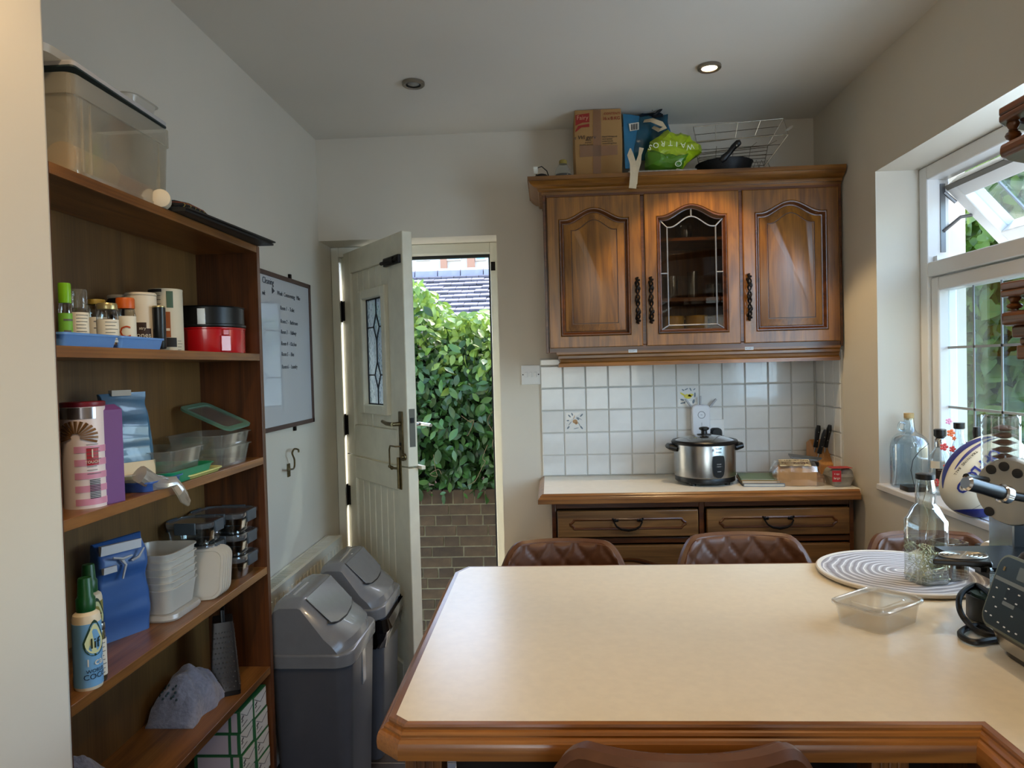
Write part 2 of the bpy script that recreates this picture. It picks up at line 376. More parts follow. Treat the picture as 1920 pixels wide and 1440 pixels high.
# painted motifs on two tiles
def motif(parent, cx, cz, kind):
    B1 = mat('motif_blue', '#6c7a86', .3); B2 = mat('motif_ochre', '#b98f63', .3); B3 = mat('motif_yellow', '#d2c43c', .3); B4 = mat('motif_white', '#e8e6e0', .25)
    O_ = Vector((cx, D-.0112, cz)); u, v = (1, 0, 0), (0, 0, 1)
    def leaves(lst, m, nm):
        mb = MB()
        for (a, b, l, wd, rot) in lst:
            pts = ell(a, b, l, wd, rot, 10); mb.rings([[(O_.x+x, O_.y, O_.z+y) for x, y in pts], [(O_.x+x, O_.y-.0005, O_.z+y) for x, y in pts]])
        return obj(nm, mb, m, parent)
    flat('motif_ground', rect(-.039, -.039, .039, .039), B4, parent, O_+Vector((0, .0008, 0)), u, v)
    if kind == 0:
        leaves([(-.024, .024, .008, .003, -.8), (-.012, .031, .007, .003, -1.2), (.028, .026, .009, .0035, .8), (.012, .012, .008, .004, -.7), (-.031, .004, .006, .003, .1), (-.030, -.026, .008, .0035, .9), (.027, -.027, .009, .0035, -.9), (-.022, -.008, .012, .0014, .9), (.018, -.014, .013, .0014, -1.1), (.004, -.03, .012, .0015, .2), (.02, .012, .012, .0012, -.6)], B1, 'painted_leaves')
        leaves([(0, 0, .011, .009, 0), (.006, -.008, .007, .005, .5), (-.004, .018, .010, .0015, 1.2)], B2, 'painted_flower')
    else:
        leaves([(0, 0, .017, .010, -.1), (-.022, .010, .013, .004, -.6), (.012, .005, .012, .006, .2)], B3, 'painted_bird')
        leaves([(-.02, .028, .006, .003, -.6), (-.006, .031, .009, .0025, .4), (.012, .030, .008, .003, -1.1), (.028, .030, .006, .0025, .7), (.03, .006, .011, .004, 1.5), (-.024, -.014, .009, .0035, -.3), (-.024, -.028, .009, .003, .2), (-.014, -.026, .006, .003, 1.), (.024, -.022, .010, .005, 1.3)], B1, 'painted_leaves')
motif(wall_back, TX0+.5*TP-.0, 1.1371, 0)
motif(wall_back, TX0+5.5*TP, 1.2342, 1)

# ============================================================ WINDOW in the right wall
XI, XG = 1.285, 1.325
def frame_empty(name, loc=(0, 0, 0), rz=0):
    o = bpy.data.objects.new(name, None); COL.objects.link(o); o.location = loc; o.rotation_euler = (0, 0, rz); o['kind'] = 'structure'; return o
win = frame_empty('window_1', (XI, WY1, WZ0))
fz = WZ0+.005; ZT0, ZT1 = 1.648, 1.697
mb = MB(); mb.box(XI, WY1-.052, fz, XI+.075, WY1-.001, WZ1-.001)
mb.box(XI, WY0+.001, fz, XI+.075, WY0+.05, WZ1-.001); mb.box(XI, WY0+.05, WZ1-.048, XI+.075, WY1-.052, WZ1-.001); mb.box(XI, WY0+.05, fz, XI+.075, WY1-.052, fz+.04)
mb.box(XI, WY0+.05, ZT0, XI+.075, WY1-.052, ZT1)
obj('window_frame', mb, UPVC, win, bevel=.004)
# lower casement
y1, y0, z0, z1 = WY1-.056, WY0+.055, fz+.044, ZT0-.004
mb = MB()
for (a, b, c, d) in ((y1-.046, z0, y1, z1), (y0, z0, y0+.046, z1), (y0+.046, z1-.046, y1-.046, z1), (y0+.046, z0, y1-.046, z0+.046)): mb.box(XI+.008, a, b, XI+.07, c, d)
cs = obj('casement', mb, UPVC, win, bevel=.006)
obj('pane', MB().box(XG, y0+.046, z0+.046, XG+.004, y1-.046, z1-.046), WGLASS, cs)
yv = [at(1827, 600, X=XG).y, at(1880, 600, X=XG).y]; st = yv[0]-yv[1]
mb = MB(); lv = [yv[0]+st-.0] if yv[0]+st < y1-.05 else []
yy = yv[0]
while yy > y0+.05: mb.box(XG-.003, yy-.004, z0+.046, XG-.0005, yy+.004, z1-.046); yy -= st
for zz in (at(1820, 650, X=XG).z, at(1820, 767, X=XG).z): mb.box(XG-.003, y0+.046, zz-.004, XG-.0005, y1-.046, zz+.004)
obj('leading', mb, mat('silver_leading', '#9aa3ab', .5), cs)
# top-hung sash, pushed open (its lower edge swung outwards)
H = ZT0; th = R(42); hz = 1.945; hx = XI+.055
Ms = Matrix.Translation((hx, 0, hz)) @ Matrix.Rotation(-th, 4, 'Y')
L = .275; ya, yb = WY1-.058, WY0+.06
mb = MB()
for (a, b, c, d) in ((ya-.055, -L, ya, 0), (yb, -L, yb+.055, 0), (yb+.055, -.055, ya-.055, 0), (yb+.055, -L, ya-.055, -L+.055)): mb.box(0, a, b, .062, c, d, Ms)
sh = obj('sash', mb, UPVC, win, bevel=.004)
obj('pane', MB().box(.03, yb+.055, -L+.055, .034, ya-.055, -.055, Ms), WGLASS, sh)
mb = MB(); yy = yv[0]
while yy > yb+.06: mb.box(.024, yy-.004, -L+.055, .029, yy+.004, -.055, Ms); yy -= st
obj('leading', mb, mat('silver_leading_sash', '#9aa3ab', .5), sh)
obj('sash_gasket', MB().box(-.004, yb+.01, -.012, .004, ya-.01, .004, Ms), mat('grey_gasket', '#6f6b62', .6), sh)
mb = MB(); p0 = Vector((hx-.01, ya+.004, 1.925)); mb.box(hx-.012, ya+.001, 1.73, hx+.004, ya+.006, 1.96)
mb.tube([(hx, ya, 1.93), (hx+.035, ya-.004, 1.895)], .006, 6); mb.tube([(hx-.004, ya, 1.80), (hx+.05, ya-.004, 1.845), (hx+.085, ya-.006, 1.85)], .006, 6)
obj('friction_stay', mb, mat('stay_steel', '#77787a', .35, .9), win)
mb = MB(); mb.box(XI+.02, WY1-.075, ZT1, XI+.05, WY1-.053, ZT1+.02); obj('stay_block', mb, WHITE, win)
sillm = mat('sill_gloss', '#dedfe2', .25)
struct('trim_2', MB().box(XR-.012, WY0, WZ0-.018, XI+.01, WY1, WZ0+.004), sillm, bevel=.004)
# unseen window frame, added to go with the rear fill lamp
mb = MB()
for (a, b, c, d) in ((-.4, .85, -.34, 2.15), (1.04, .85, 1.1, 2.15), (-.34, .85, 1.04, .91), (-.34, 2.09, 1.04, 2.15), (.32, .91, .38, 2.09)): mb.box(a, YB-.15, b, c, YB-.08, d)
struct('rear_fill_window', mb, UPVC)

# ============================================================ DOOR FRAME and stable door
FY = 3.30
fr = frame_empty('trim_3', (-.6, FY, 0))
mb = MB(); mb.box(XL+.001, FY, 0, -.968, FY+.09, DZ-.001); mb.box(-.262, FY, 0, DX1-.001, FY+.09, DZ-.001); mb.box(-.968, FY, 1.909, -.262, FY+.09, DZ-.001)
obj('frame', mb, WHITEW, fr, bevel=.003); 
mb = MB(); mb.box(-.974, FY+.055, 0, -.958, FY+.088, 1.909); mb.box(-.273, FY+.05, 0, -.262, FY+.088, 1.909); mb.box(-.958, FY+.05, 1.898, -.273, FY+.088, 1.909)
obj('weather_strip', mb, BLACKM, fr)
obj('latch_keep', MB().box(-.258, FY-.003, 1.825, -.238, FY, 1.865), DKMET, fr)
obj('threshold', MB().box(-.968, FY, 0, -.262, FY+.12, .03), mat('worn_threshold', '#8a8170', .7, noise_s=30, amt=.2), fr)
hp, fp = Vector((-.962, 3.325, 0)), Vector((-.565, 2.79, 0))
dv = (fp-hp).normalized(); DW = (fp-hp).length; ang = math.atan2(dv.y, dv.x)
ddr = frame_empty('door_1', hp, ang)
# local frame: +x along the leaf, -y = inner face (towards the left wall), +y thickness direction
T = .044
n_in = Vector((0, 0, 1)).cross(dv)   # local +y in world
# inner face must be on the side facing the camera: local y=0 plane, body at +y
DT, DS = 1.925, .990
def leaf(name, z0, z1, win_=None):
    st_, rl = .105, .10
    mb = MB(); S = []
    mb.box(0, 0, z0, st_, T, z1); mb.box(DW-st_, 0, z0, DW, T, z1); mb.box(st_, 0, z1-rl, DW-st_, T, z1)
    zb = z0+(.14 if z0 > .5 else .17); mb.box(st_, 0, z0, DW-st_, T, zb)
    p = obj(name, mb, DOORW, ddr, local=True, bevel=.004)
    # tongue and groove boards, each a piece
    a, b = st_, DW-st_; nb = 7; bw = (b-a)/nb
    for i in range(nb):
        x0, x1 = a+i*bw, a+(i+1)*bw
        parts = [(zb, z1-rl)]
        if win_:
            wx0, wx1, wz0, wz1 = win_
            if x1 > wx0+.012 and x0 < wx1-.012: parts = [(zb, wz0), (wz1, z1-rl)]
        for (q0, q1) in parts:
            obj('door_board', MB().box(x0+.0018, .010, q0, x1-.0018, T-.010, q1), DOORW, p, local=True, bevel=.0035, seg=1)
    return p
wz = (1.232, 1.692); wx = (.245, .455)
up = leaf('upper_leaf', DS+.006, DT, (wx[0]-.02, wx[1]+.02, wz[0]-.02, wz[1]+.02))
lo = leaf('lower_leaf', .012, DS)
mb = MB(); x0, x1, z0, z1 = wx[0]-.04, wx[1]+.04, wz[0]-.04, wz[1]+.04
for (a, b, c, d) in ((x0, z0, wx[0], z1), (wx[1], z0, x1, z1), (wx[0], z0, wx[1], wz[0]), (wx[0], wz[1], wx[1], z1)): mb.box(a, -.008, b, c, T+.006, d)
obj('glazing_frame', mb, DOORW, up, local=True, bevel=.005)
obj('pane', MB().box(wx[0], .020, wz[0], wx[1], .024, wz[1]), DGLASS, up, local=True)
cx = (wx[0]+wx[1])/2; hh = wz[1]-wz[0]; za, zb_ = wz[0]+hh*.28, wz[0]+hh*.73; hd = .058; wd = .030
mb = MB(); yl = .018
def ld(*p): mb.tube([(a, yl, b) for a, b in p], .0030, 5)
ld((cx, wz[0]), (cx, za-hd)); ld((cx, za+hd), (cx, zb_-hd)); ld((cx, zb_+hd), (cx, wz[1]))
for zc in (za, zb_):
    ld((cx, zc-hd), (cx+wd, zc), (cx, zc+hd)); ld((cx, zc-hd), (cx-wd, zc), (cx, zc+hd)); ld((wx[0], zc), (cx-wd, zc)); ld((cx+wd, zc), (wx[1], zc))
ld((wx[0]+.003, wz[0]), (wx[0]+.003, wz[1])); ld((wx[1]-.003, wz[0]), (wx[1]-.003, wz[1])); ld((wx[0], wz[0]+.003), (wx[1], wz[0]+.003)); ld((wx[0], wz[1]-.003), (wx[1], wz[1]-.003))
obj('leading', mb, LEADD, up, local=True)
# furniture
hx_ = DW-.052
mb = MB(); mb.box(hx_-.018, -.006, 1.018, hx_+.018, 0, 1.215); o = obj('door_handle', mb, BRASS, up, local=True, bevel=.003)
mb = MB(); mb.cyl((hx_, 0, 1.165), (hx_, -.040, 1.165), .009, .008, 10); mb.tube([(hx_+.004, -.040, 1.165), (hx_-.05, -.042, 1.166), (hx_-.105, -.036, 1.172)], [.009, .0085, .007], 8); obj('lever', mb, BRASS, o, local=True)
mb = MB(); mb.cyl((hx_, -.0062, 1.085), (hx_, -.008, 1.085), .006, n=8); mb.box(hx_-.002, -.008, 1.062, hx_+.002, -.0062, 1.082); obj('keyhole', mb, BLACKM, o, local=True)
mb = MB(); mb.tube([(hx_+.002, -.008, 1.075), (hx_-.004, -.028, 1.076), (hx_-.05, -.030, 1.076), (hx_-.058, -.03, 1.06), (hx_-.058, -.03, .998)], .0032, 6); mb.ball((hx_-.058, -.03, .992), .007); obj('key', mb, BRASS, up, local=True)
mb = MB(); mb.box(DW-.155, -.014, 1.80, DW-.012, 0, 1.834); mb.tube([(DW-.18, -.012, 1.817), (DW-.02, -.012, 1.817)], .008, 8); mb.box(DW-.14, -.022, 1.806, DW-.05, -.010, 1.828); obj('slide_bolt', mb, DKMET, up, local=True, bevel=.002)
mb = MB(); mb.box(hx_-.030, -.005, .900, hx_-.010, 0, 1.022); mb.tube([(hx_-.02, -.010, .905), (hx_-.02, -.010, 1.03)], .006, 8); mb.cyl((hx_-.02, -.01, .985), (hx_-.055, -.02, .985), .005); mb.ball((hx_-.058, -.021, .985), .008); obj('joining_bolt', mb, BRASS, up, local=True)
mb = MB(); mb.cyl((hx_+.026, 0, .965+.07), (hx_+.026, -.008, .965+.07), .014, n=12); mb.ball((hx_+.026, -.012, 1.035), .008); obj('knob', mb, BRASS, up, local=True)
obj('lock_plate', MB().box(DW, .010, 1.075, DW+.002, .034, 1.30-.075), mat('worn_steel', '#5a554c', .5, .8), up, local=True)
mb = MB(); mb.box(DW+.002, .014, 1.17, DW+.006, .028, 1.19); obj('lock_bolt', mb, BLACKM, up, local=True)
mb = MB(); mb.cyl((DW-.05, T, 1.160), (DW-.05, T+.04, 1.160), .008); mb.tube([(DW-.05, T+.04, 1.16), (DW+.03, T+.045, 1.158)], .007); obj('outer_handle', mb, CHROME, up, local=True)
mb = MB(); mb.box(DW-.03, T, .985, DW+.028, T+.018, 1.0); obj('outer_catch', mb, DOORW, up, local=True, bevel=.002)
mb = MB()
for zc in (1.66, 1.13, .80, .2):
    mb = MB(); mb.cyl((-.004, -.006, zc-.05), (-.004, -.006, zc+.05), .008, n=10); mb.box(-.002, -.003, zc-.045, .03, 0, zc+.045); obj('hinge', mb, DKMET, up if zc > 1 else lo, local=True)
obj('weather_board', MB().box(.02, T, .03, DW-.02, T+.03, .09), DOORW, lo, local=True, bevel=.004)

# ============================================================ OUTSIDE
GZ = -.75
struct('patio', MB().box(-9, YO+.02, GZ-.1, 9, 14, GZ), mat('patio_concrete', '#8f8b83', .9, noise_s=3, amt=.15))
struct('garden_ground', MB().box(XO+.02, -6, GZ-.1, 9, YO+.02, GZ), mat('garden_soil', '#5a5040', .95, noise_s=3, amt=.3))
BY = 5.0
bw = frame_empty('garden_wall', (-.8, BY, GZ))
BRM = mat('brown_brick', '#3f301d', .9, noise_s=14, amt=.32, bump=.25, rnd=.25)
MORT = mat('lime_mortar', '#6f6850', .95, noise_s=30, amt=.15, bump=.2)
ztop = .527
obj('mortar_core', MB().box(-2.3, BY+.008, GZ, .6, BY+.21, ztop-.012), MORT, bw)
def brick_mesh(l, h):
    m_ = MB().box(-l/2, 0, -h/2, l/2, .1, h/2)
    for i, v in enumerate(m_.v): m_.v[i] = (v[0]+random.uniform(-.002, .002), v[1]+random.uniform(-.003, .002), v[2]+random.uniform(-.0015, .0015))
    return mesh('brick', m_, BRM)
bms = {('s', i): brick_mesh(.213, .064) for i in range(3)}; bms.update({('h', i): brick_mesh(.100, .064) for i in range(3)}); bms.update({('u', i): brick_mesh(.065, .098) for i in range(3)})
def put_brick(kind, x, z):
    o = bpy.data.objects.new('brick', bms[(kind, random.randint(0, 2))]); COL.objects.link(o); o.parent = bw
    o.location = (x+.8, random.uniform(-.003, .003), z-GZ); return o
x = -2.25
while x < .55: put_brick('u', x, ztop-.050); x += .0755
z = ztop-.105-.037; row = 0; pat = ['s', 'h', 's2', 's', 's3', 'hs', 's', 's4', 's2', 's', 'h', 's']
while z > -.62:
    hd_ = row % 5 == 1
    x = -2.3 + (row*.137) % .225
    i = 0
    while x < .55:
        k_ = 'h' if (hd_ or (row % 5 == 3 and i % 3 == 1)) else 's'
        l = .213 if k_ == 's' else .10; put_brick(k_, x+l/2, z); x += l+.0115; i += 1
    z -= .0745; row += 1

LEAFA = leafmat('laurel_leaf', '#1d3316', '#54803a', .3)
LEAFB = leafmat('vine_leaf', '#2c4a1a', '#7ea03e', .4)
LEAFY = leafmat('young_leaf', '#527526', '#94ad50', .35)
def leaf_shape(l, wd, kind=0):
    m_ = MB()
    if kind == 0: prof = [(0, 0), (.25, .75), (.5, 1), (.75, .72), (1, 0)]
    else: prof = [(-.12, .55), (.12, 1), (.4, .85), (.62, .6), (1, 0)]
    vs = []; fs = []
    for t, q in prof: vs += [(-q*wd/2, t*l, -.12*l*t*t+.10*q*wd), (0, t*l if not(kind and t < 0) else 0, -.12*l*t*t), (q*wd/2, t*l, -.12*l*t*t+.10*q*wd)]
    for i in range(len(prof)-1):
        a = i*3; fs += [(a, a+1, a+4, a+3), (a+1, a+2, a+5, a+4)]
    m_.v = vs; m_.f = fs; return m_
def foliage(name, label, region, n_parts, n_stuff, L, W, kind, mats, nrm, dens=None, core=None, corem=None):
    """leafy hedge: region(rand)->(point, outwardness); nearest leaves are parts, the rest one joined part"""
    root = thing(name, label, 'hedge', region['base'])
    ms = [mesh('leaf', leaf_shape(L, W, kind), m) for m in mats]
    src = leaf_shape(L, W, kind); nv = Vector(nrm)
    def orient(out):
        d = (nv*out[0] + Vector((random.gauss(0, .55), random.gauss(0, .55), random.gauss(.25, .5)))).normalized()
        q = d.to_track_quat('Z', 'Y').to_matrix(); rz = Matrix.Rotation(random.uniform(0, 2*PI) if random.random() < .3 else random.gauss(PI, .9), 3, 'Z')
        return q @ rz
    for i in range(n_parts):
        p, mi, sc = region['front'](); Rm = orient((1,))
        o = bpy.data.objects.new('leaf', ms[mi]); COL.objects.link(o); o.parent = root
        o.matrix_local = Matrix.Translation(p-Vector(region['base'])) @ Rm.to_4x4() @ Matrix.Scale(sc, 4)
    groups = [MB() for _ in mats]
    for i in range(n_stuff):
        p, mi, sc = region['deep'](); Rm = orient((.7,))
        b = len(groups[mi].v); groups[mi].v += [tuple(p + Rm @ (Vector(v)*sc)) for v in src.v]; groups[mi].f += [tuple(j+b for j in f) for f in src.f]
    base = Vector(region['base'])
    for g, m in zip(groups, mats):
        if g.v:
            me = bpy.data.meshes.new('foliage'); me.from_pydata([tuple(Vector(v)-base) for v in g.v], [], g.f); me.materials.append(m)
            me.polygons.foreach_set('use_smooth', [True]*len(me.polygons))
            o = bpy.data.objects.new('foliage', me); COL.objects.link(o); o.parent = root; o['kind'] = 'stuff'
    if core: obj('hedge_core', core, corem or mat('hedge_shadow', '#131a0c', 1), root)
    return root
def zt_ivy(x): return 1.72+.10*math.sin(x*5)+.07*math.sin(x*13+1)-.14*max(0, (x+.75))
def ivy_pt(front):
    x = random.uniform(-2.1, .5) if not front else random.uniform(-1.25, .05)
    zt = zt_ivy(x); z = ztop-.03+(zt-ztop+.03)*(random.random()**.9)
    depth = .12+.25*math.sin(min(1, (z-ztop)/(zt-ztop+.01))*PI*.9)
    y = BY+.06-depth*random.uniform(.55, 1.0) if front else BY+.14-depth*random.uniform(-.7, 1.0)
    h = (z-ztop)/(zt-ztop)
    mi = 1 if random.random() < .75*max(0, (h-.60)/.3) else 0
    if not front and random.random() < .10: z = zt+random.uniform(0, .10); mi = 1
    return Vector((x, y, z)), mi, random.uniform(.55, 1.45)
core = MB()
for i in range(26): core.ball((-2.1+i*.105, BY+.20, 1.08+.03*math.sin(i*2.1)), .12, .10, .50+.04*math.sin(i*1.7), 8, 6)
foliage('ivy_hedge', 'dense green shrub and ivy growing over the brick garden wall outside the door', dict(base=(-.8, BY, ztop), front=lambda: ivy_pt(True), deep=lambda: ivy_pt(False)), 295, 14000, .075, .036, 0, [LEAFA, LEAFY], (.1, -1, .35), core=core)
mb = MB()
for i in range(9):
    p = Vector((random.uniform(-1.2, 0), BY-.24, random.uniform(.7, 1.2))); pts = [p]
    for k_ in range(5): p = p+Vector((random.uniform(-.06, .06), random.uniform(-.01, .02), random.uniform(-.10, .03))); pts.append(p)
    mb.tube(crv(pts, 4), .0018, 4)
o = obj('dry_twigs', mb, mat('dry_twig', '#6e5c40', .8)); recenter(o); o['kind'] = 'stuff'; tag(o, 'thin dry brown stems trailing down the front of the ivy', 'twigs')

# garden shrub seen through the window
def vine_pt(front):
    y = random.uniform(3.2, 7.0) if not front else random.uniform(3.35, 5.4)
    z = random.uniform(.15, 2.7) if not front else random.uniform(.75, 2.5)
    x = 2.42+.35*random.random()+.14*math.sin(y*4+z*3)+ (0 if front else random.uniform(0, .5))
    mi = 1 if random.random() < .28+.25*(z-1.2) else 0
    return Vector((x, y, z)), mi, random.uniform(.55, 1.35)
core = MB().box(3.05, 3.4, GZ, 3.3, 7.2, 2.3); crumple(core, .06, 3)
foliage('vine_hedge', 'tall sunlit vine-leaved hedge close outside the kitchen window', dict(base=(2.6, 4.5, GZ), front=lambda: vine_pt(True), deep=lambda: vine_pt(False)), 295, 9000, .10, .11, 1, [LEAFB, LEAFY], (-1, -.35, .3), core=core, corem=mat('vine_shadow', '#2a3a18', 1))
# neighbour's outbuilding with a tiled roof
RY0, RY1, RZ0, RZ1 = 7.6, 9.6, 1.75, 2.62
ob = thing('outbuilding', 'brick outbuilding with a long grey-brown tiled roof behind the hedge', 'building', (-1.5, 8.6, GZ))
obj('wall', MB().box(-6, RY0+.25, GZ, 4, RY1+1.6, RZ0+.05), mat('outbuilding_brick', '#7b5a48', .9, noise_s=6, amt=.2), ob)
sl = Vector((0, RY1-RY0, RZ1-RZ0)); Ls = sl.length; e = sl.normalized(); nn = Vector((0, -e.z, e.y))
obj('roof_deck', MB().rings([[(-6, RY0, RZ0-.02), (4, RY0, RZ0-.02), (4, RY1, RZ1-.02), (-6, RY1, RZ1-.02)], [(-6, RY0, RZ0-.12), (4, RY0, RZ0-.12), (4, RY1, RZ1-.12), (-6, RY1, RZ1-.12)]]), BLACKM, ob)
ROOFM = mat('roof_tile', '#6f6a72', .8, noise_s=5, amt=.18, rnd=.1)
mb = MB(); nc = 13
for c_ in range(nc):
    s0 = Ls*c_/nc; x = -4.2 + (.08 if c_ % 2 else 0)
    while x < 1.2:
        p = Vector((x, RY0, RZ0)) + e*s0; q = p + e*(Ls/nc*1.12); j = random.uniform(-.004, .006)
        a0, a1 = p+nn*(.035+j), q+nn*(.006+j); b0, b1 = p+nn*(.012+j), q-nn*.008
        mb.rings([[tuple(a0), tuple(a0+Vector((.158, 0, 0))), tuple(a1+Vector((.158, 0, 0))), tuple(a1)], [tuple(b0), tuple(b0+Vector((.158, 0, 0))), tuple(b1+Vector((.158, 0, 0))), tuple(b1)]])
        x += .165
o = obj('roof_tiles', mb, ROOFM, ob); o['kind'] = 'stuff'
rm = MB(); prof = [(-.11, -.05), (-.09, .03), (0, .07), (.09, .03), (.11, -.05)]
rm.rings([[(x, a, b) for a, b in prof] for x in (0, .293)]); rme = mesh('ridge_tile', rm, mat('ridge_clay', '#8f8c98', .8, noise_s=6, amt=.15))
x = -4.5
while x < 1.2:
    o = bpy.data.objects.new('ridge_tile', rme); COL.objects.link(o); o.parent = ob; o.location = (x+1.5, RY1-8.6, RZ1-GZ+.03); x += .305
# far house
fh = thing('far_house', 'white rendered house with pale blue windows far beyond the tiled roof', 'house', (-4, 16, GZ))
obj('wall', MB().box(-9, 16, GZ, 3, 22, 5.5), mat('white_render', '#d8d8d4', .9), fh)
BRK2 = mat('far_brick', '#b98a70', .9)
for px0, px1 in ((779, 806), (838, 864), (891, 912)):
    a, b = at(px0, 481, Y=15.97), at(px1, 481, Y=15.97); t_, d_ = at(px0, 462, Y=15.97).z, at(px0, 489, Y=15.97).z
    f_ = obj('window', MB().box(a.x, 15.94, d_, b.x, 15.999, t_), UPVC, fh)
    obj('pane', MB().box(a.x+.03, 15.93, d_+.03, b.x-.03, 15.939, t_-.03), mat('sky_blue_glass', '#8fc3e6', .1), f_)
for px0, px1 in ((826, 838), (876, 890)):
    a, b = at(px0, 481, Y=15.97), at(px1, 481, Y=15.97); obj('brick_pier', MB().box(a.x, 15.9, 2.5, b.x, 15.999, 5), BRK2, fh)
# ============================================================ CABINET DOORS
def outline(x0, x1, z0, z1, i, ah, N=20, notch=0):
    """points of an inset outline with a cathedral-arched top"""
    a, b, c = x0+i, x1-i, z0+i; zs = z1-i-(ah if ah else 0)
    out = [(a, c), (b, c)]
    for k in range(N+1):
        t = 1-k/N; u = abs(2*t-1); s = .5*(1+math.cos(PI*min(1, u/.86)))
        out.append((a+(b-a)*t, zs+ah*s**.9))
    return out
def loft_door(name, x0, x1, z0, z1, y, rings, m, parent, cap=False, hole_back=True):
    mb = MB(); rs = [[(px, y+dy, pz) for px, pz in outline(x0, x1, z0, z1, i, ah)] for i, ah, dy in rings]
    mb.rings(rs, c0=False, c1=cap); return obj(name, mb, m, parent, ang=28)
def pull_handle(x, y, zc, parent):
    mb = MB(); n = 26; h = .150
    for ph in (0, PI):
        pts = [(x+.0055*math.sin(t/n*4*PI*1.5+ph), y-.016-.004*math.cos(t/n*6*PI+ph), zc-h/2+h*t/n) for t in range(n+1)]
        mb.tube(pts, [.0025+.0022*abs(math.sin(t/n*PI*3)) for t in range(n+1)], 6)
    for s in (-1, 1):
        mb.tube([(x, y-.016, zc+s*h/2), (x-.003, y-.013, zc+s*(h/2+.010)), (x+.003, y-.006, zc+s*(h/2+.014))], [.005, .006, .004], 6)
        mb.ball((x+.006, y-.012, zc+s*(h/2+.004)), .005, n=8, m=5); mb.ball((x-.004, y-.004, zc+s*(h/2-.006)), .006, .004, .008, 8, 5)
    for k in (-.045, 0, .045): mb.ball((x+.005*(1 if k else -1), y-.019, zc+k), .0065, .004, .009, 8, 5)
    return obj('handle', mb, DKMET, parent)
ARC = .043
def cab_door(x0, x1, z0, z1, y, parent, hx=None, glass=False, wood_=OAKZ):
    d = loft_door('door', x0, x1, z0, z1, y, [(0.0, 0, .020), (0.0, 0, .003), (.003, 0, 0), (.044, ARC, 0), (.0465, ARC, .0025)], wood_, parent)
    loft_door('moulding', x0, x1, z0, z1, y, [(.0465, ARC, .0025), (.0485, ARC, -.002), (.052, ARC, -.0015), (.055, ARC, .004), (.060, ARC, .011), (.0635, ARC, .012)], OAKD, d)
    if not glass:
        loft_door('panel', x0, x1, z0, z1, y, [(.0635, ARC, .012), (.066, ARC-.001, .009), (.092, ARC-.004, .001)], wood_, d)
        loft_door('panel_bead', x0, x1, z0, z1, y, [(.092, ARC-.004, .001), (.0925, ARC-.004, .004), (.0945, ARC-.004, .004), (.0955, ARC-.004, .0015)], OAKD, d)
        loft_door('centre_panel', x0, x1, z0, z1, y, [(.0955, ARC-.004, .0015), (.0965, ARC-.005, .0012)], wood_, d, cap=True)
    else:
        loft_door('pane', x0, x1, z0, z1, y, [(.061, ARC, .014), (.062, ARC, .014)], CGLASS, d, cap=True)
        mb = MB(); i = .088; yl = y+.011
        o = outline(x0, x1, z0, z1, i, ARC-.003, 24); lower = -.004
        arch = [(a, yl, b-.004) for a, b in o[2:]]
        o2 = outline(x0, x1, z0, z1, .062, ARC, 24)
        mb.tube(arch, .0028, 5); mb.tube([(o[0][0], yl, o[0][1]-.010), arch[-1]], .0028, 5); mb.tube([(o[1][0], yl, o[1][1]-.010), arch[0]], .0028, 5)
        mb.tube([(o[0][0], yl, o[0][1]-.010), (o[1][0], yl, o[1][1]-.010)], .0028, 5)
        mb.tube([(o[0][0], yl, o[0][1]-.010), (o2[0][0], yl, o2[0][1])], .0028, 5); mb.tube([(o[1][0], yl, o[1][1]-.010), (o2[1][0], yl, o2[1][1])], .0028, 5)
        mb.tube([arch[-1], (o2[-1][0], yl, o2[-1][1])], .0028, 5); mb.tube([arch[0], (o2[2][0], yl, o2[2][1])], .0028, 5)
        k = len(arch)//2; kk = 2+len(arch)//2; mb.tube([arch[k], (o2[kk][0], yl, o2[kk][1])], .0028, 5)
        zm = z0+(z1-z0)*.475
        mb.tube([(o[0][0], yl, zm), (o2[0][0], yl, zm)], .0028, 5); mb.tube([(o[1][0], yl, zm), (o2[1][0], yl, zm)], .0028, 5)
        obj('leading', mb, LEAD, d)
    if hx is not None: pull_handle(hx, y, z0+(z1-z0)*.30, d)
    return d

# ============================================================ WALL CABINET
CY = 2.83
wc = thing('wall_cabinet', 'oak three-door wall cabinet with a leaded glass door in the middle, above the tiled splashback', 'cabinet', (.56, 2.98, 1.372))
X0, X1 = -.012, 1.134
mb = MB(); mb.box(X0, 2.852, 1.44, X0+.018, D-.001, 2.06); mb.box(X1-.018, 2.852, 1.44, X1, D-.001, 2.06); mb.box(X0+.018, 2.852, 1.44, X1-.018, D-.001, 1.458); mb.box(X0+.018, 2.852, 2.042, X1-.018, D-.001, 2.06)
mb.box(X0+.018, D-.012, 1.458, X1-.018, D-.001, 2.042)
for a in (.375, .752): mb.box(a-.009, 2.852, 1.458, a+.009, D-.012, 2.042)
obj('carcass', mb, OAKZ, wc)
mb = MB()
mb.box(X0, 2.838, 1.43, X0+.012, 2.852, 2.065); mb.box(X1-.010, 2.838, 1.43, X1, 2.852, 2.065); mb.box(X0+.012, 2.838, 1.43, X1-.01, 2.852, 1.455); mb.box(X0+.012, 2.838, 2.036, X1-.01, 2.852, 2.065)
for a in (.374, .751): mb.box(a-.010, 2.838, 1.455, a+.010, 2.852, 2.036)
obj('face_frame', mb, OAKD, wc, bevel=.002)
obj('shelf', MB().box(.385, 2.87, 1.622, .742, D-.013, 1.636), OAKX, wc); obj('shelf', MB().box(.385, 2.87, 1.86, .742, D-.013, 1.872), OAKX, wc)
dz0, dz1 = 1.449, 2.040
cab_door(.003, .367, dz0, dz1, CY, wc, hx=.348)
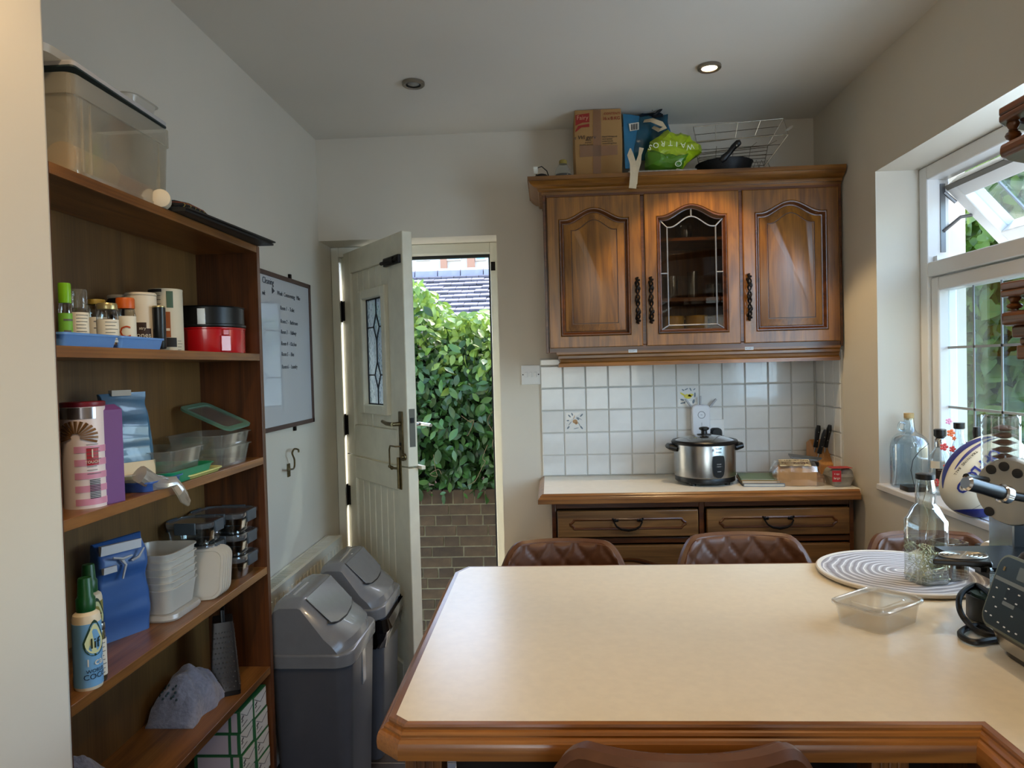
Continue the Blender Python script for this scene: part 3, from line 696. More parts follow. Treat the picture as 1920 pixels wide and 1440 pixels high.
cab_door(.381, .744, dz0, dz1, CY, wc, hx=.400, glass=True)
cab_door(.758, 1.122, dz0, dz1, CY, wc, hx=.775)
def moulded(prof, xl, yf, xr, yb, name, m, parent, left=True):
    """crown or pelmet: profile [(out,z)] swept along the left return and the front"""
    mb = MB(); rs = []
    if left: rs.append([(xl-o, yb, z) for o, z in prof])
    rs.append([(xl-(o if left else 0), yf-o, z) for o, z in prof]); rs.append([(xr, yf-o, z) for o, z in prof])
    return obj(name, mb.rings(rs), m, parent, ang=25)
cp = [(-.02, 2.050), (.004, 2.050), (.004, 2.060), (.014, 2.060), (.018, 2.066), (.018, 2.071), (.030, 2.075), (.045, 2.086), (.052, 2.096), (.056, 2.097), (.056, 2.112), (-.02, 2.112)]
moulded(cp, X0, 2.840, X1, D-.002, 'cornice', OAKX, wc)
pp = [(-.02, 1.438), (.006, 1.438), (.010, 1.432), (.010, 1.424), (.002, 1.418), (.002, 1.408), (-.004, 1.404), (-.006, 1.394), (.000, 1.388), (.002, 1.374), (-.02, 1.374)]
moulded([(o-.008, z) for o, z in pp], .030, 2.840, X1-.01, D-.01, 'pelmet', OAKX, wc)
for px, py in ((1187, 658), (1406, 653)):
    a, b = at(px-8, py+3, Y=2.828), at(px+8, py-3, Y=2.828)
    o = obj('paper_tag', MB().box(a.x, 2.8365, a.z, b.x, 2.8372, b.z), mat('white_tag', '#cfd4d8', .6), wc)
    lettering('lettering', 'ROOM 2' if px < 1300 else 'ROOM 4', .0075, ((a.x+b.x)/2, 2.8365, (a.z+b.z)/2), (1, 0, 0), (0, 0, 1), INK, wc)
# things behind the glass door
YEL = mat('mustard_china', '#c2a02c', .3)
def glassware(name, label, x, y, z, prof, m, group, cat='glass', n=18):
    o = obj(name, MB().lathe(prof, (x, y, z), n, c0=True, c1=False), m); recenter(o); return tag(o, label, cat, group)
def cup(x, y, label):
    t = thing('cup', label, 'cup', (x, y, 1.4585), group='yellow cups in the wall cabinet')
    obj('bowl', MB().lathe([(.030, 0), (.040, .004), (.044, .05), (.045, .108), (.042, .108), (.040, .05), (.02, .008)], (x, y, 1.4585), 20, c1=True), YEL, t)
    obj('handle', MB().tube([(x+.042, y, 1.555), (x+.058, y-.005, 1.558), (x+.066, y-.008, 1.535), (x+.058, y-.005, 1.505), (x+.042, y, 1.500)], .004, 6), YEL, t)
cup(.500, 2.93, 'yellow cup behind the leaded cabinet door, left one'); cup(.595, 2.93, 'yellow cup behind the leaded cabinet door, middle one'); cup(.690, 2.95, 'yellow cup behind the leaded cabinet door, right one')
glassware('tumbler', 'cut glass tumbler on the middle shelf inside the glass cabinet, nearest the left', .495, 2.93, 1.6365, [(.024, 0), (.026, .004), (.03, .075), (.032, .09), (.030, .09), (.026, .008)], CLEAR, 'glasses in the wall cabinet')
glassware('tumbler', 'tall straight glass at the centre of the shelf in the glass cabinet', .585, 2.95, 1.6365, [(.018, 0), (.020, .004), (.021, .11), (.0195, .11), (.017, .008)], CLEAR, 'glasses in the wall cabinet')
glassware('tumbler', 'small glass on the right of the shelf in the glass cabinet', .672, 2.98, 1.6365, [(.02, 0), (.024, .004), (.028, .06), (.026, .06), (.018, .008)], CLEAR, 'glasses in the wall cabinet')
t = thing('lidded_jar', 'glass jar with a knobbed lid on the top shelf inside the glass cabinet', 'jar', (.56, 2.98, 1.8725))
obj('jar', MB().lathe([(.03, 0), (.035, .01), (.035, .06), (.032, .06), (.03, .01)], (.56, 2.98, 1.8725), 16), CLEAR, t); obj('lid', MB().lathe([(.036, .061), (.03, .07), (.012, .075), (.006, .08), (.010, .088), (.004, .096)], (.56, 2.98, 1.8725), 16), CLEARB, t)

# ============================================================ BASE UNIT and worktop
UY = 2.725; UX0, UX1 = -.006, 1.120
bu = thing('base_cabinet', 'dark oak base cabinet with two drawers under the white worktop', 'cabinet', (.56, 2.93, 0))
mb = MB(); mb.box(UX0, UY+.02, .10, UX0+.018, D-.008, .862); mb.box(UX1-.018, UY+.02, .10, UX1, D-.008, .862); mb.box(UX0+.018, D-.02, .10, UX1-.018, D-.008, .862); mb.box(UX0+.018, UY+.02, .10, UX1-.018, D-.02, .118); mb.box(UX0+.02, UY+.06, 0, UX1-.02, UY+.075, .10); mb.box(.549, UY+.02, .118, .567, D-.02, .862)
obj('carcass', mb, OAKB, bu)
mb = MB(); mb.box(UX0, UY+.006, .10, UX0+.016, UY+.02, .862); mb.box(UX1-.016, UY+.006, .10, UX1, UY+.02, .862); mb.box(.549, UY+.006, .10, .569, UY+.02, .862)
for z in (.835, .700, .10): mb.box(UX0+.016, UY+.006, z, .549, UY+.02, z+.02); mb.box(.569, UY+.006, z, UX1-.016, UY+.02, z+.02)
obj('face_frame', mb, OAKD, bu, bevel=.002)
def drop_handle(x, y, z, parent):
    mb = MB(); w_ = .048
    mb.tube([(x-w_, y-.004, z+.012), (x-w_-.004, y-.014, z+.008), (x-w_*.9, y-.020, z-.006), (x-w_*.55, y-.022, z-.016), (x, y-.022, z-.020), (x+w_*.55, y-.022, z-.016), (x+w_*.9, y-.020, z-.006), (x+w_+.004, y-.014, z+.008), (x+w_, y-.004, z+.012)], [.003, .003, .0035, .0045, .0055, .0045, .0035, .003, .003], 8)
    for s in (-1, 1): mb.ball((x+s*w_, y-.003, z+.014), .009, .004, .007, 8, 5); mb.ball((x+s*(w_+.008), y-.003, z+.019), .005, .003, .004, 8, 5); mb.ball((x+s*(w_-.010), y-.004, z+.014), .004, .003, .006, 8, 5)
    return obj('handle', mb, DKMET, parent)
def drawer(x0, x1, z0, z1, parent):
    d = obj('drawer', MB().box(x0, UY-.014, z0, x1, UY+.006, z1), OAKB, parent, bevel=.004)
    # notched-corner raised bead
    a, b, c, e = x0+.045, x1-.045, z0+.026, z1-.026; r = .020; pts = []
    def q(cx, cz, a0, a1):
        for k in range(6): t = a0+(a1-a0)*k/5; pts.append((cx+r*math.cos(t), UY-.014, cz+r*math.sin(t)))
    q(a, c+0, PI/2, 0); pts2 = []
    pts = []
    for (cx, cz, a0, a1) in ((a-.002, c+.002, R(75), R(15)), (b+.002, c+.002, R(165), R(105)), (b+.002, e-.002, R(255), R(195)), (a-.002, e-.002, R(345), R(285))): q(cx, cz, a0, a1)
    mb = MB().tube(pts, .0050, 6, closed=True); obj('bead', mb, OAKD, d)
    drop_handle((x0+x1)/2, UY-.014, (z0+z1)/2, d); return d
drawer(.016, .543, .728, .829, bu); drawer(.574, 1.098, .728, .829, bu)
def arch_door(x0, x1, z0, z1):
    cab_door(x0, x1, z0, z1, UY-.014, bu, wood_=OAKB)
arch_door(.016, .543, .125, .694); arch_door(.574, 1.098, .125, .694)
wt = thing('worktop', 'white laminate worktop with an oak edge on the oak base cabinet against the back wall', 'worktop', (.55, 2.9, .862))
wx0, wy0 = -.040, 2.690
obj('laminate', MB().box(wx0+.006, wy0+.004, .868, XR-.009, D-.008, .900), LAMW, wt)
ep = [(0, .8995), (.006, .8995), (.014, .893), (.014, .889), (.018, .886), (.022, .880), (.022, .864), (.004, .862), (0, .862)]
moulded(ep, wx0+.006, wy0+.004, XR-.016, D-.008, 'edge_trim', TRIMX, wt)

# ============================================================ PENINSULA (breakfast bar)
pn = thing('peninsula_worktop', 'cream laminate breakfast bar worktop with a moulded oak edge and clipped corners', 'worktop', (.4, 1.3, .86))
lx, ly0, ly1, ix = -.226, .964, 1.716, .560
poly = [(lx+.02, ly0), (ix, ly0), (ix, -.55), (XR-.002, -.55), (XR-.002, ly1), (lx+.022, ly1), (lx, ly1-.042), (lx, ly0+.018)]
obj('laminate', MB().prism(poly, .874, .900), LAM, pn)
prof = [(0, .8995), (.0085, .8992), (.0100, .896), (.0095, .8925), (.0135, .891), (.0165, .888), (.0165, .885), (.0205, .8835), (.0240, .880), (.0245, .878), (.0255, .875), (.0262, .868), (.0255, .858), (.022, .857), (0, .857)]
def offset_path(path, d, closed=False):
    out = []
    for i, p in enumerate(path):
        p = Vector(p); a = Vector(path[i-1]) if i else None; b = Vector(path[i+1]) if i < len(path)-1 else None
        def nr(u, v): t = (v-u).normalized(); return Vector((-t.y, t.x))
        if a is None: n_ = nr(p, b); out.append(p+n_*d)
        elif b is None: n_ = nr(a, p); out.append(p+n_*d)
        else:
            n1, n2 = nr(a, p), nr(p, b); m_ = (n1+n2).normalized(); out.append(p+m_*(d/max(.3, m_.dot(n1))))
    return out
path = [(XR-.004, ly1), (lx+.022, ly1), (lx, ly1-.042), (lx, ly0+.018), (lx+.02, ly0), (ix, ly0), (ix, -.55)]
path = [Vector(p) for p in path]
def edge_piece(name, pth, m):
    rings = []
    cols = [offset_path(path, -o) for o, z in prof]
    for k in pth: rings.append([(cols[j][k].x, cols[j][k].y, prof[j][1]) for j in range(len(prof))])
    return obj(name, MB().rings(rings), m, pn, ang=22)
edge_piece('edge_trim', (0, 1), TRIMX); edge_piece('edge_trim', (1, 2), TRIMX); edge_piece('edge_trim', (2, 3), TRIMY); edge_piece('edge_trim', (3, 4), TRIMY); edge_piece('edge_trim', (4, 5), TRIMX); edge_piece('edge_trim', (5, 6), TRIMY)
pu = thing('breakfast_bar_stand', 'dark oak open base and posts holding up the breakfast bar', 'base', (.5, 1.3, 0))
DKOAK = wood('peninsula_base_oak', '#4f2a0e', '#8a5424', 'z', .4, .2)
pxp = (at(774, 1425, Y=.985).x+at(813, 1425, Y=.985).x)/2
for (x, y) in ((pxp, 1.011), (-.175, 1.62), (.47, 1.06)):
    mb = MB().box(x-.026, y-.026, 0, x+.026, y+.026, .857)
    for k in (-.012, 0, .012): mb.box(x+k-.003, y-.029, .02, x+k+.003, y-.026, .84)
    obj('post', mb, DKOAK, pu, bevel=.003)
obj('side_panel', MB().box(.66, -.52, 0, .68, 1.30, .857), DKOAK, pu); obj('end_panel', MB().box(.68, 1.28, 0, XR-.002, 1.30, .857), DKOAK, pu)
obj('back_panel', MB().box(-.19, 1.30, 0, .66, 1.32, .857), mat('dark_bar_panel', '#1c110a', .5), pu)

# ============================================================ CHAIRS
BLKL = mat('black_chair_leg', '#111111', .4, .3)
def chair(label, x, y, w_, ztop, zseat, face, depth=.085, group='quilted leather chairs at the breakfast bar', rz=0):
    """face=-1: sitter looks towards -y (back at +y); +1: the other way"""
    t = thing('bar_chair', label, 'chair', (x, y, 0), rz + (0 if face < 0 else PI), group)
    nu, nv = 84, 46; h = ztop-zseat+.03
    def surf(u, v, side):
        s = u*abs(u)**.0; X = s*w_/2*(1.0+.06*(1-v)-.10*max(0, v-.55)*abs(u)**2)
        top = 1-.30*max(0, abs(u)-.62)**2/.1444
        Z = zseat-.03 + h*v*top
        Y = -depth*(abs(u)**2.2)*1.0 + .035*v
        if side == 0:      # inner, quilted
            a = (X+(Z-zseat)*.8)*15.5; b = (X-(Z-zseat)*.8)*15.5
            q = min(abs((a % 1)-.5), .5-abs((a % 1)-.5)); q = abs(((a % 1)-.5)); q2 = abs(((b % 1)-.5))
            puff = .0075*(1-(max(q, q2)*2)**6) if 0.06 < v < .995 and abs(u) < .95 else .003
            Y -= .016+puff
        else: Y += .016*(1-.3*abs(u)**6)
        return (X, Y, Z)
    mb = MB()
    for side in (0, 1):
        b = len(mb.v)
        for j in range(nv+1):
            for i in range(nu+1): mb.v.append(surf(-1+2*i/nu, j/nv, side))
        for j in range(nv):
            for i in range(nu): a = b+j*(nu+1)+i; mb.f.append((a, a+1, a+nu+2, a+nu+1))
    n1 = (nu+1)*(nv+1)
    rim = [j*(nu+1) for j in range(nv+1)] + [nv*(nu+1)+i for i in range(1, nu+1)] + [j*(nu+1)+nu for j in range(nv-1, -1, -1)]
    for a, b in zip(rim, rim[1:]): mb.f.append((a, b, b+n1, a+n1))
    bo = [i for i in range(nu+1)]
    for a, b in zip(bo, bo[1:]): mb.f.append((b, a, a+n1, b+n1))
    br = obj('backrest', mb, LEATH, t, local=True, ang=70)
    pts = []
    for k, i in enumerate(rim[::2]):
        p, q = Vector(mb.v[i]), Vector(mb.v[i+n1]); pts.append((p+q)/2+Vector((0, .004, -.006)))
    obj('rim_roll', MB().tube(pts, .0150, 8), LEATH, br, local=True)
    obj('seam', MB().tube([p+Vector((0, .015, -.010)) for p in pts], .0014, 5), mat('stitching', '#43200f', .6), br, local=True)
    sm = MB(); rloft(sm, [(w_*.80, .36, .08, zseat-.075, 0, -.20), (w_*.94, .42, .09, zseat-.05, 0, -.20), (w_*.97, .43, .09, zseat-.02, 0, -.20), (w_*.93, .40, .09, zseat, 0, -.20), (w_*.70, .28, .07, zseat+.006, 0, -.20)], 5)
    obj('seat', sm, LEATH, t, local=True)
    for sx in (-1, 1):
        for sy in (-.06, -.33):
            obj('leg', MB().cyl((sx*w_*.33, sy, zseat-.07), (sx*w_*.46, sy+(.04 if sy > -.2 else -.04), 0), .012, .008, 10), BLKL, t, local=True)
    obj('footrest', MB().tube([(-w_*.43, -.36, .22), (w_*.43, -.36, .22)], .006, 6), BLKL, t, local=True)
    return t
chair('brown quilted leather chair beyond the breakfast bar, nearest the open door', .022, 1.868, .350, at(1100, 1020, Y=1.87).z, .55, -1)
chair('brown quilted leather chair in the middle beyond the breakfast bar, below the drawers', .482, 1.868, .365, at(1390, 1008, Y=1.87).z, .55, -1)
chair('brown quilted leather chair beyond the breakfast bar under the window, behind the round mat', .942, 1.868, .350, at(1716, 1006, Y=1.87).z, .55, -1)
chair('smooth-backed brown leather chair on the near side of the breakfast bar', .143, .825, .345, .940, .56, 1, depth=.075)

# ============================================================ SWING BINS
BINL = mat('bin_lid_grey', '#6d7074', .22, noise_s=40, amt=.03, coat=.3)
BINB = mat('bin_body_grey', '#4b4d53', .32, noise_s=20, amt=.05)
def bin_(label, x0, x1, y0, y1, zt, zr, bag=False):
    cx, cy = (x0+x1)/2, (y0+y1)/2; w_, d = x1-x0, y1-y0
    t = thing('swing_bin', label, 'bin', (cx, cy, 0), group='grey swing bins by the radiator')
    mb = MB(); rloft(mb, [(w_*.80, d*.80, .03, 0, cx, cy), (w_*.82, d*.82, .035, .01, cx, cy), (w_*.97, d*.97, .045, zr-.02, cx, cy)], 5); obj('body', mb, BINB, t)
    mb = MB(); rloft(mb, [(w_*1.0, d*1.0, .05, zr-.038, cx, cy), (w_*1.02, d*1.02, .052, zr-.036, cx, cy), (w_*1.02, d*1.02, .052, zr, cx, cy), (w_*1.0, d*1.0, .05, zr+.004, cx, cy)], 6)
    lid = obj('rim', mb, BINL, t, bevel=.002)
    # wedge-shaped hood: flat strip at the wall side, slanting down to the front lip
    def hood(ins, dz, xr_in):
        xa, xb, ya, yb = x0+ins, x1-ins, y0+ins, y1-ins; n = 10; pr = []
        return xa, xb, ya, yb
    zl = zr+.055; xf = x0+w_*.42
    sec = [(x0+.004, zr+.003), (x0+.010, zr+.09), (x0+.030, zt-.010), (x0+.05, zt), (xf-.006, zt), (xf+.004, zt-.004), (x1-.060, zl+.012), (x1-.030, zl-.008), (x1-.010, zl-.026), (x1-.004, zr+.003)]
    def bow(u, y_side): return 0
    m2 = MB(); rs = []; ny = 12
    for k in range(ny+1):
        v = k/ny; e = abs(2*v-1); sh = .020*max(0, e-.80)/.20
        ring = []
        for (x, z) in sec:
            fr_ = (x-x0)/w_; xx = x-.035*(e**3)*max(0, fr_-.5)*2*1.0
            ring.append((xx, y0+.004+(d-.008)*v, max(zr+.003, z-sh*(1 if z > zr+.02 else 0))))
        rs.append(ring)
    m2.rings(rs); hd = obj('hood', m2, BINL, t, ang=30)
    # flap lying in the slope
    sl_ = Vector((x1-.060-xf, 0, zl+.012-zt)); ln = sl_.length; e_ = sl_.normalized(); n_ = Vector((-e_.z, 0, e_.x))
    if n_.z < 0: n_ = -n_
    fo = Vector((xf+.002, cy, zt-.003)); fp_ = []
    hw = d*.365
    o2 = [(0.004, -hw), (.004, hw), (ln*.84, hw*.93), (ln*.95, hw*.62), (ln*1.0, 0), (ln*.95, -hw*.62), (ln*.84, -hw*.93)]
    mb = MB(); mb.rings([[tuple(fo+e_*a+Vector((0, b, 0))+n_*.002) for a, b in o2], [tuple(fo+e_*a+Vector((0, b, 0))+n_*.0045) for a, b in o2]])
    obj('flap', mb, BINL, t, bevel=.0012)
    o3 = [(ln*.80, hw*1.04), (ln*.92, hw*.80), (ln*1.0, hw*.45), (ln*1.03, 0), (ln*1.0, -hw*.45), (ln*.92, -hw*.80), (ln*.80, -hw*1.04), (ln*.76, -hw*.9), (ln*.9, -hw*.5), (ln*.96, 0), (ln*.9, hw*.5), (ln*.76, hw*.9)]
    mb = MB(); mb.rings([[tuple(fo+e_*a+Vector((0, b, 0))+n_*.0012) for a, b in o3], [tuple(fo+e_*a+Vector((0, b, 0))+n_*.0022) for a, b in o3]]); obj('flap_gap', mb, BLACKM, t)
    if not bag:
        mb = MB(); mb.box(x0+.045, cy-.10, zt+.0002, x0+.052, cy+.03, zt+.0012); mb.box(x0+.068, cy-.10, zt+.0002, x0+.075, cy+.03, zt+.0012); obj('lid_ribs', mb, mat('lid_rib', '#a5a8ac', .4), t)
        obj('front_clip', MB().box(x1-.012, cy-.02, zr-.15, x1-.004, cy+.02, zr-.04), BINL, t, bevel=.003)
    else:
        obj('maker_badge', MB().box(xf-.006, cy-.010, zt+.0002, xf-.001, cy+.005, zt+.001), mat('badge', '#b9bcc0', .4), t)
        mb = MB(); rings = []
        for z, e in ((zr-.14, .002), (zr-.11, .010), (zr-.07, .016), (zr-.04, .012)): rings.append(rr(w_*.98+2*e, d*.98+2*e, .05, z, 8, cx, cy))
        mb.rings(rings, False, False); crumple(mb, .014, 22); 
        for i, v in enumerate(mb.v):
            if v[0] < x1-.08: mb.v[i] = (v[0]*.98+cx*.02, v[1], max(v[2], zr-.075))
        obj('bin_liner', mb, mat('black_liner', '#08080a', .18, coat=.3), t, ang=15)
    return t
bin_('grey swing bin nearer the bookcase, two pale ribs on its lid', -.862, -.604, 2.052, 2.385, .707, .547)
bin_('grey swing bin nearer the door, black liner showing under its rim', -.850, -.602, 2.450, 2.775, .703, .545, bag=True)

# ============================================================ RADIATOR, WHITEBOARD, HOOK, SWITCHES, DOWNLIGHTS
rd = thing('radiator', 'white panel radiator on the left wall behind the grey bins', 'radiator', (-.97, 2.55, .12))
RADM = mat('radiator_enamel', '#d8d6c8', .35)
ra, rb = 2.06, 3.10
mb = MB().box(-.942, ra, .12, -.932, rb, .655)
for i in range(26): y = ra+.02+i*.04; mb.box(-.932, y, .15, -.928, y+.018, .63)
obj('front_panel', mb, RADM, rd, bevel=.001)
obj('back_panel', MB().box(-1.0, ra, .12, -.992, rb, .65), RADM, rd)
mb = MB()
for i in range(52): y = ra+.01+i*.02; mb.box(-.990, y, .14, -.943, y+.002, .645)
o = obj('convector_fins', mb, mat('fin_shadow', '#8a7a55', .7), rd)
mb = MB(); mb.box(-1.0, ra, .655, -.990, rb, .660); mb.box(-.945, ra, .655, -.930, rb, .660)
for i in range(70): y = ra+.006+i*.01478; mb.box(-.990, y, .655, -.945, y+.006, .660)
obj('top_grille', mb, RADM, rd)

wb = thing('whiteboard', 'large whiteboard in a thin brown frame on the left wall, handwritten room list', 'whiteboard', (XL, 2.65, 1.17))
wy0_, wy1_, wz0_, wz1_ = 2.20, 2.962, 1.172, 1.744
obj('board', MB().box(XL+.001, wy0_+.01, wz0_+.01, XL+.009, wy1_-.01, wz1_-.01), mat('whiteboard_gloss', '#c9cdd4', .06, coat=1), wb)
mb = MB()
for (a, b, c, d_) in ((wy0_, wz0_, wy0_+.016, wz1_), (wy1_-.016, wz0_, wy1_, wz1_), (wy0_, wz0_, wy1_, wz0_+.016), (wy0_, wz1_-.016, wy1_, wz1_)): mb.box(XL+.001, a, b, XL+.014, c, d_)
obj('frame', mb, mat('whiteboard_frame', '#54403a', .5), wb)
mb = MB(); mb.box(XL+.001, 2.74, wz1_, XL+.01, 2.755, wz1_+.018); mb.box(XL+.001, 2.74, wz0_-.018, XL+.01, 2.755, wz0_); obj('clips', mb, DKMET, wb)
MK = mat('marker_ink', '#3a3e48', .5)
def hand(s, px, py, size):
    p = at(px, py, X=XL+.0092); lettering('handwriting', s, size, p, (0, 1, 0), (0, 0, 1), MK, wb, align='LEFT', shear=.18, sp=.95)
hand('Cleaning', 491, 524, .032); hand('wk', 491, 548, .024); hand('Week  Commencing   Mike', 519, 549, .023)
p = at(512, 545, X=XL+.0092); flat('arrow', [(-.012, -.012), (.014, 0), (-.012, .012)], MK, wb, p, (0, 1, 0), (0, 0, 1), off=.0006)
for i, s in enumerate(('Room 1  -  Toilet', 'Room 2  -  Bathroom', 'Room 3  -  Hallway', 'Room 4  -  Kitchen', 'Room 5  -  Bins', 'Room 6  -  Laundry')):
    hand(s, 525+i*.6, (577, 602, 622, 644, 664, 688)[i], .022)

hk = thing('wall_hook', 'old brass swing hook screwed to the left wall below the whiteboard', 'hook', (XL, 2.70, 1.04))
hy = 2.675; mb = MB().box(XL+.001, hy-.012, .985, XL+.005, hy+.012, 1.035); obj('plate', mb, BRASS, hk)
P_ = lambda px, py: (XL+.03, at(px, py, X=XL+.03).y, at(px, py, X=XL+.03).z)
obj('arm', MB().tube(crv([(XL+.004, hy, 1.01), P_(541, 880), P_(551, 878), P_(552, 862), P_(548, 850), P_(552, 842), P_(559, 843), P_(560, 848)]), .0036, 6), BRASS, hk)

sw = thing('light_switch', 'white three-gang light switch plate beside the tiles', 'switch', (-.083, D, 1.345))
obj('plate', MB().box(-.124, D-.008, 1.302, -.042, D-.001, 1.386), WHITE, sw, bevel=.002)
for k in (-.020, 0, .020): obj('rocker', MB().box(-.083+k-.006, D-.012, 1.334, -.083+k+.006, D-.008, 1.356), WHITE, sw, bevel=.0015)
mb = MB()
for s in (-1, 1): mb.cyl((-.083+s*.034, D-.0095, 1.345), (-.083+s*.034, D-.008, 1.345), .0028, n=8)
obj('screws', mb, DKMET, sw)
def downlight(label, px, py, lit):
    c = at(px, py, Z=ZC-.001); t = thing('downlight', label, 'light', (c.x, c.y, ZC-.012), group='ceiling downlights')
    obj('bezel', MB().lathe([(.027, 0), (.036, -.003), (.040, 0), (.040, .009), (.026, .010)], (c.x, c.y, ZC-.010), 28, c0=False, c1=False), mat('bezel_nickel', '#8d8579', .35, .8), t)
    if lit:
        obj('lamp', MB().lathe([(.0268, 0), (.0268, .004)], (c.x, c.y, ZC-.008), 24), mat('lit_lamp', '#ffffff', .5, emis=(1, .80, .50), es=14), t)
        light('downlight_beam', 'SPOT', (c.x, c.y, ZC-.020), 30, (1, .72, .38), aim=(c.x, c.y+.02, 0), spot_size=R(84), spot_blend=.25, shadow_soft_size=.02)
    else:
        obj('dark_well', MB().lathe([(.0268, 0), (.0268, .004)], (c.x, c.y, ZC-.007), 24), BLACKM, t)
        obj('lamp', MB().lathe([(.006, -.003), (.018, 0), (.022, .003)], (c.x, c.y, ZC-.009), 12), mat('dead_lamp', '#8a8a86', .2, .4), t)
    return c
c1 = downlight('unlit nickel downlight in the ceiling towards the door', 775, 155, False)
c2 = downlight('lit warm downlight in the ceiling above the wall cabinet', 1330, 124, True)
for i, (x, y, e) in enumerate(((.62, 1.15, 20), (-.45, .70, 30), (.30, -.7, 22))):
    light('ceiling_spot', 'SPOT', (x, y, ZC-.02), e, (1, .70, .38), aim=(x, y, 0), spot_size=R(140), spot_blend=.6, shadow_soft_size=.03)
# ============================================================ BOOKCASE
XB, BX0 = -.8185, -1.0005
BY0, BY1 = 1.135, 2.016
bc = thing('bookcase', 'tall brown wood-veneer bookcase of kitchen storage against the left wall', 'bookcase', (-.91, 1.58, 0))
SH = [1.742, 1.437, 1.143, .829, .542, .20]
TH = .020
obj('side_panel', MB().box(BX0, BY0, 0, XB, BY0+.020, 1.742), CASEZ, bc, bevel=.001); obj('side_panel', MB().box(BX0, BY1-.020, 0, XB, BY1, 1.742), CASEZ, bc, bevel=.001)
obj('back_panel', MB().box(BX0, BY0+.020, .02, BX0+.005, BY1-.020, 1.722), CASEB, bc)
for k, z in enumerate(SH):
    mb = MB(); n = 16; sag = .006 if k in (1, 2, 3) else .002
    if k == 0: mb.box(BX0, BY0+.020, z-TH, XB, BY1-.020, z)
    else:
        rs = []
        for i in range(n+1):
            y = BY0+.020+(BY1-BY0-.04)*i/n; s = 0
            rs.append([(BX0+.005, y, z-TH-s), (XB-.001, y, z-TH-s), (XB-.001, y, z-s), (BX0+.005, y, z-s)])
        mb.rings(rs)
    obj('shelf', mb, CASEY, bc, bevel=.001)
obj('plinth', MB().box(XB-.02, BY0+.02, 0, XB-.005, BY1-.02, .18), CASEZ, bc)

def spec(pl, pr, pt, X, zs, pyb=None):
    """centre, radius and height of an upright thing between two photo columns, standing at x=X on height zs"""
    pc = (pl+pr)/2; c = at(pc, pt, X=X); r = (pr-pl)/2*math.hypot(c.x, c.y)/F*.97
    return Vector((c.x, c.y, zs)), r, c.z-zs
PAPER = mat('paper_label', '#d8d3c2', .6); PAPERD = mat('printed_text', '#5a5856', .6)
def text_rows(parent, c, r, z0, z1, n, col=PAPERD, a0=R(-70), a1=R(10), frac=1.0):
    mb = MB()
    for i in range(n):
        z = z0+(z1-z0)*(i+.5)/n; h = (z1-z0)/n*.15; e = a0+(a1-a0)*random.uniform(.6, 1); k = 6
        rs = [[(c.x+(r+q)*math.cos(a0+(e-a0)*j/k), c.y+(r+q)*math.sin(a0+(e-a0)*j/k), z+w_) for q, w_ in ((.0002, -h/2), (.0006, -h/2), (.0006, h/2), (.0002, h/2))] for j in range(k+1)]
        mb.rings(rs)
    return obj('small_print', mb, col, parent)
def wrap(name, m, parent, c, r, z0, z1, a0=0, a1=2*PI, off=.0005, n=24):
    mb = MB(); rs = []
    for j in range(n+1):
        a = a0+(a1-a0)*j/n; rs.append([(c.x+(r+q)*math.cos(a), c.y+(r+q)*math.sin(a), z) for q, z in ((0, z0), (off, z0), (off, z1), (0, z1))])
    return obj(name, mb.rings(rs), m, parent)
VIEW = R(-57)   # direction from the shelves towards the camera
S1 = SH[1]
# blue double tray
t = thing('drawer_tray', 'long blue plastic tray holding spice jars on the upper shelf', 'tray', (-.87, 1.30, S1))
TRB = mat('tray_blue', '#5f8fd0', .4)
y0t, y1t = at(112, 630, X=-.822).y+.012, at(312, 640, X=-.822).y
for a, b in ((y0t, (y0t+y1t)/2-.002), ((y0t+y1t)/2+.002, y1t)):
    w_, d_ = .150, b-a; cy_ = (a+b)/2; cx_ = -.898
    mb = MB(); rloft(mb, [(w_*.90, d_*.92, .008, S1+.0005, cx_, cy_), (w_*.97, d_*.97, .010, S1+.020, cx_, cy_), (w_*1.0, d_, .010, S1+.020, cx_, cy_), (w_*1.0, d_, .010, S1+.024, cx_, cy_), (w_*.94, d_*.95, .009, S1+.024, cx_, cy_), (w_*.88, d_*.90, .007, S1+.004, cx_, cy_)], 3); obj('tray_half', mb, TRB, t)
ZJ = S1+.0045
def jar(name, label, pl, pr, pt, X, lidh, lidm, glassm, fill=None, labelm=None, lz=(.15, .7), cat='jar', group='spice jars in the blue tray', neck=.92, z=None, rows=7, shoulder=.8, la=(R(-150), R(20))):
    zz = ZJ if z is None else z
    c, r, h = spec(pl, pr, pt, X, zz); t = thing(name, label, cat, c, group=group)
    hb = h-lidh
    mb = MB().lathe([(r*.9, 0), (r, .003), (r, hb*shoulder), (r*neck*.97, hb*.97), (r*neck*.9, hb)], c, 20); obj('body', mb, glassm, t)
    if fill: obj('contents', MB().lathe([(r*.86, .003), (r*.9, .005), (r*.9, hb*shoulder*.85), (r*.5, hb*shoulder*.88)], c, 16), fill, t)
    obj('lid', MB().lathe([(r*neck, hb), (r*neck*1.02, hb+.002), (r*neck*1.02, h-.003), (r*neck*.95, h)], c, 22), lidm, t)
    if labelm:
        wrap('label_sticker', labelm, t, c, r, zz+hb*lz[0], zz+hb*lz[1], *la)
        if rows: text_rows(t, c, r+.0006, zz+hb*lz[0]+.002, zz+hb*lz[1]-.002, rows)
    return t, c, r, h
GRN = mat('lime_green_plastic', '#74b51e', .35); GRNL = mat('green_label', '#6fae3a', .5); SPICE = mat('brown_spice', '#5a4120', .8, noise_s=90, amt=.3); DSPICE = mat('dark_spice', '#2a1c12', .8)
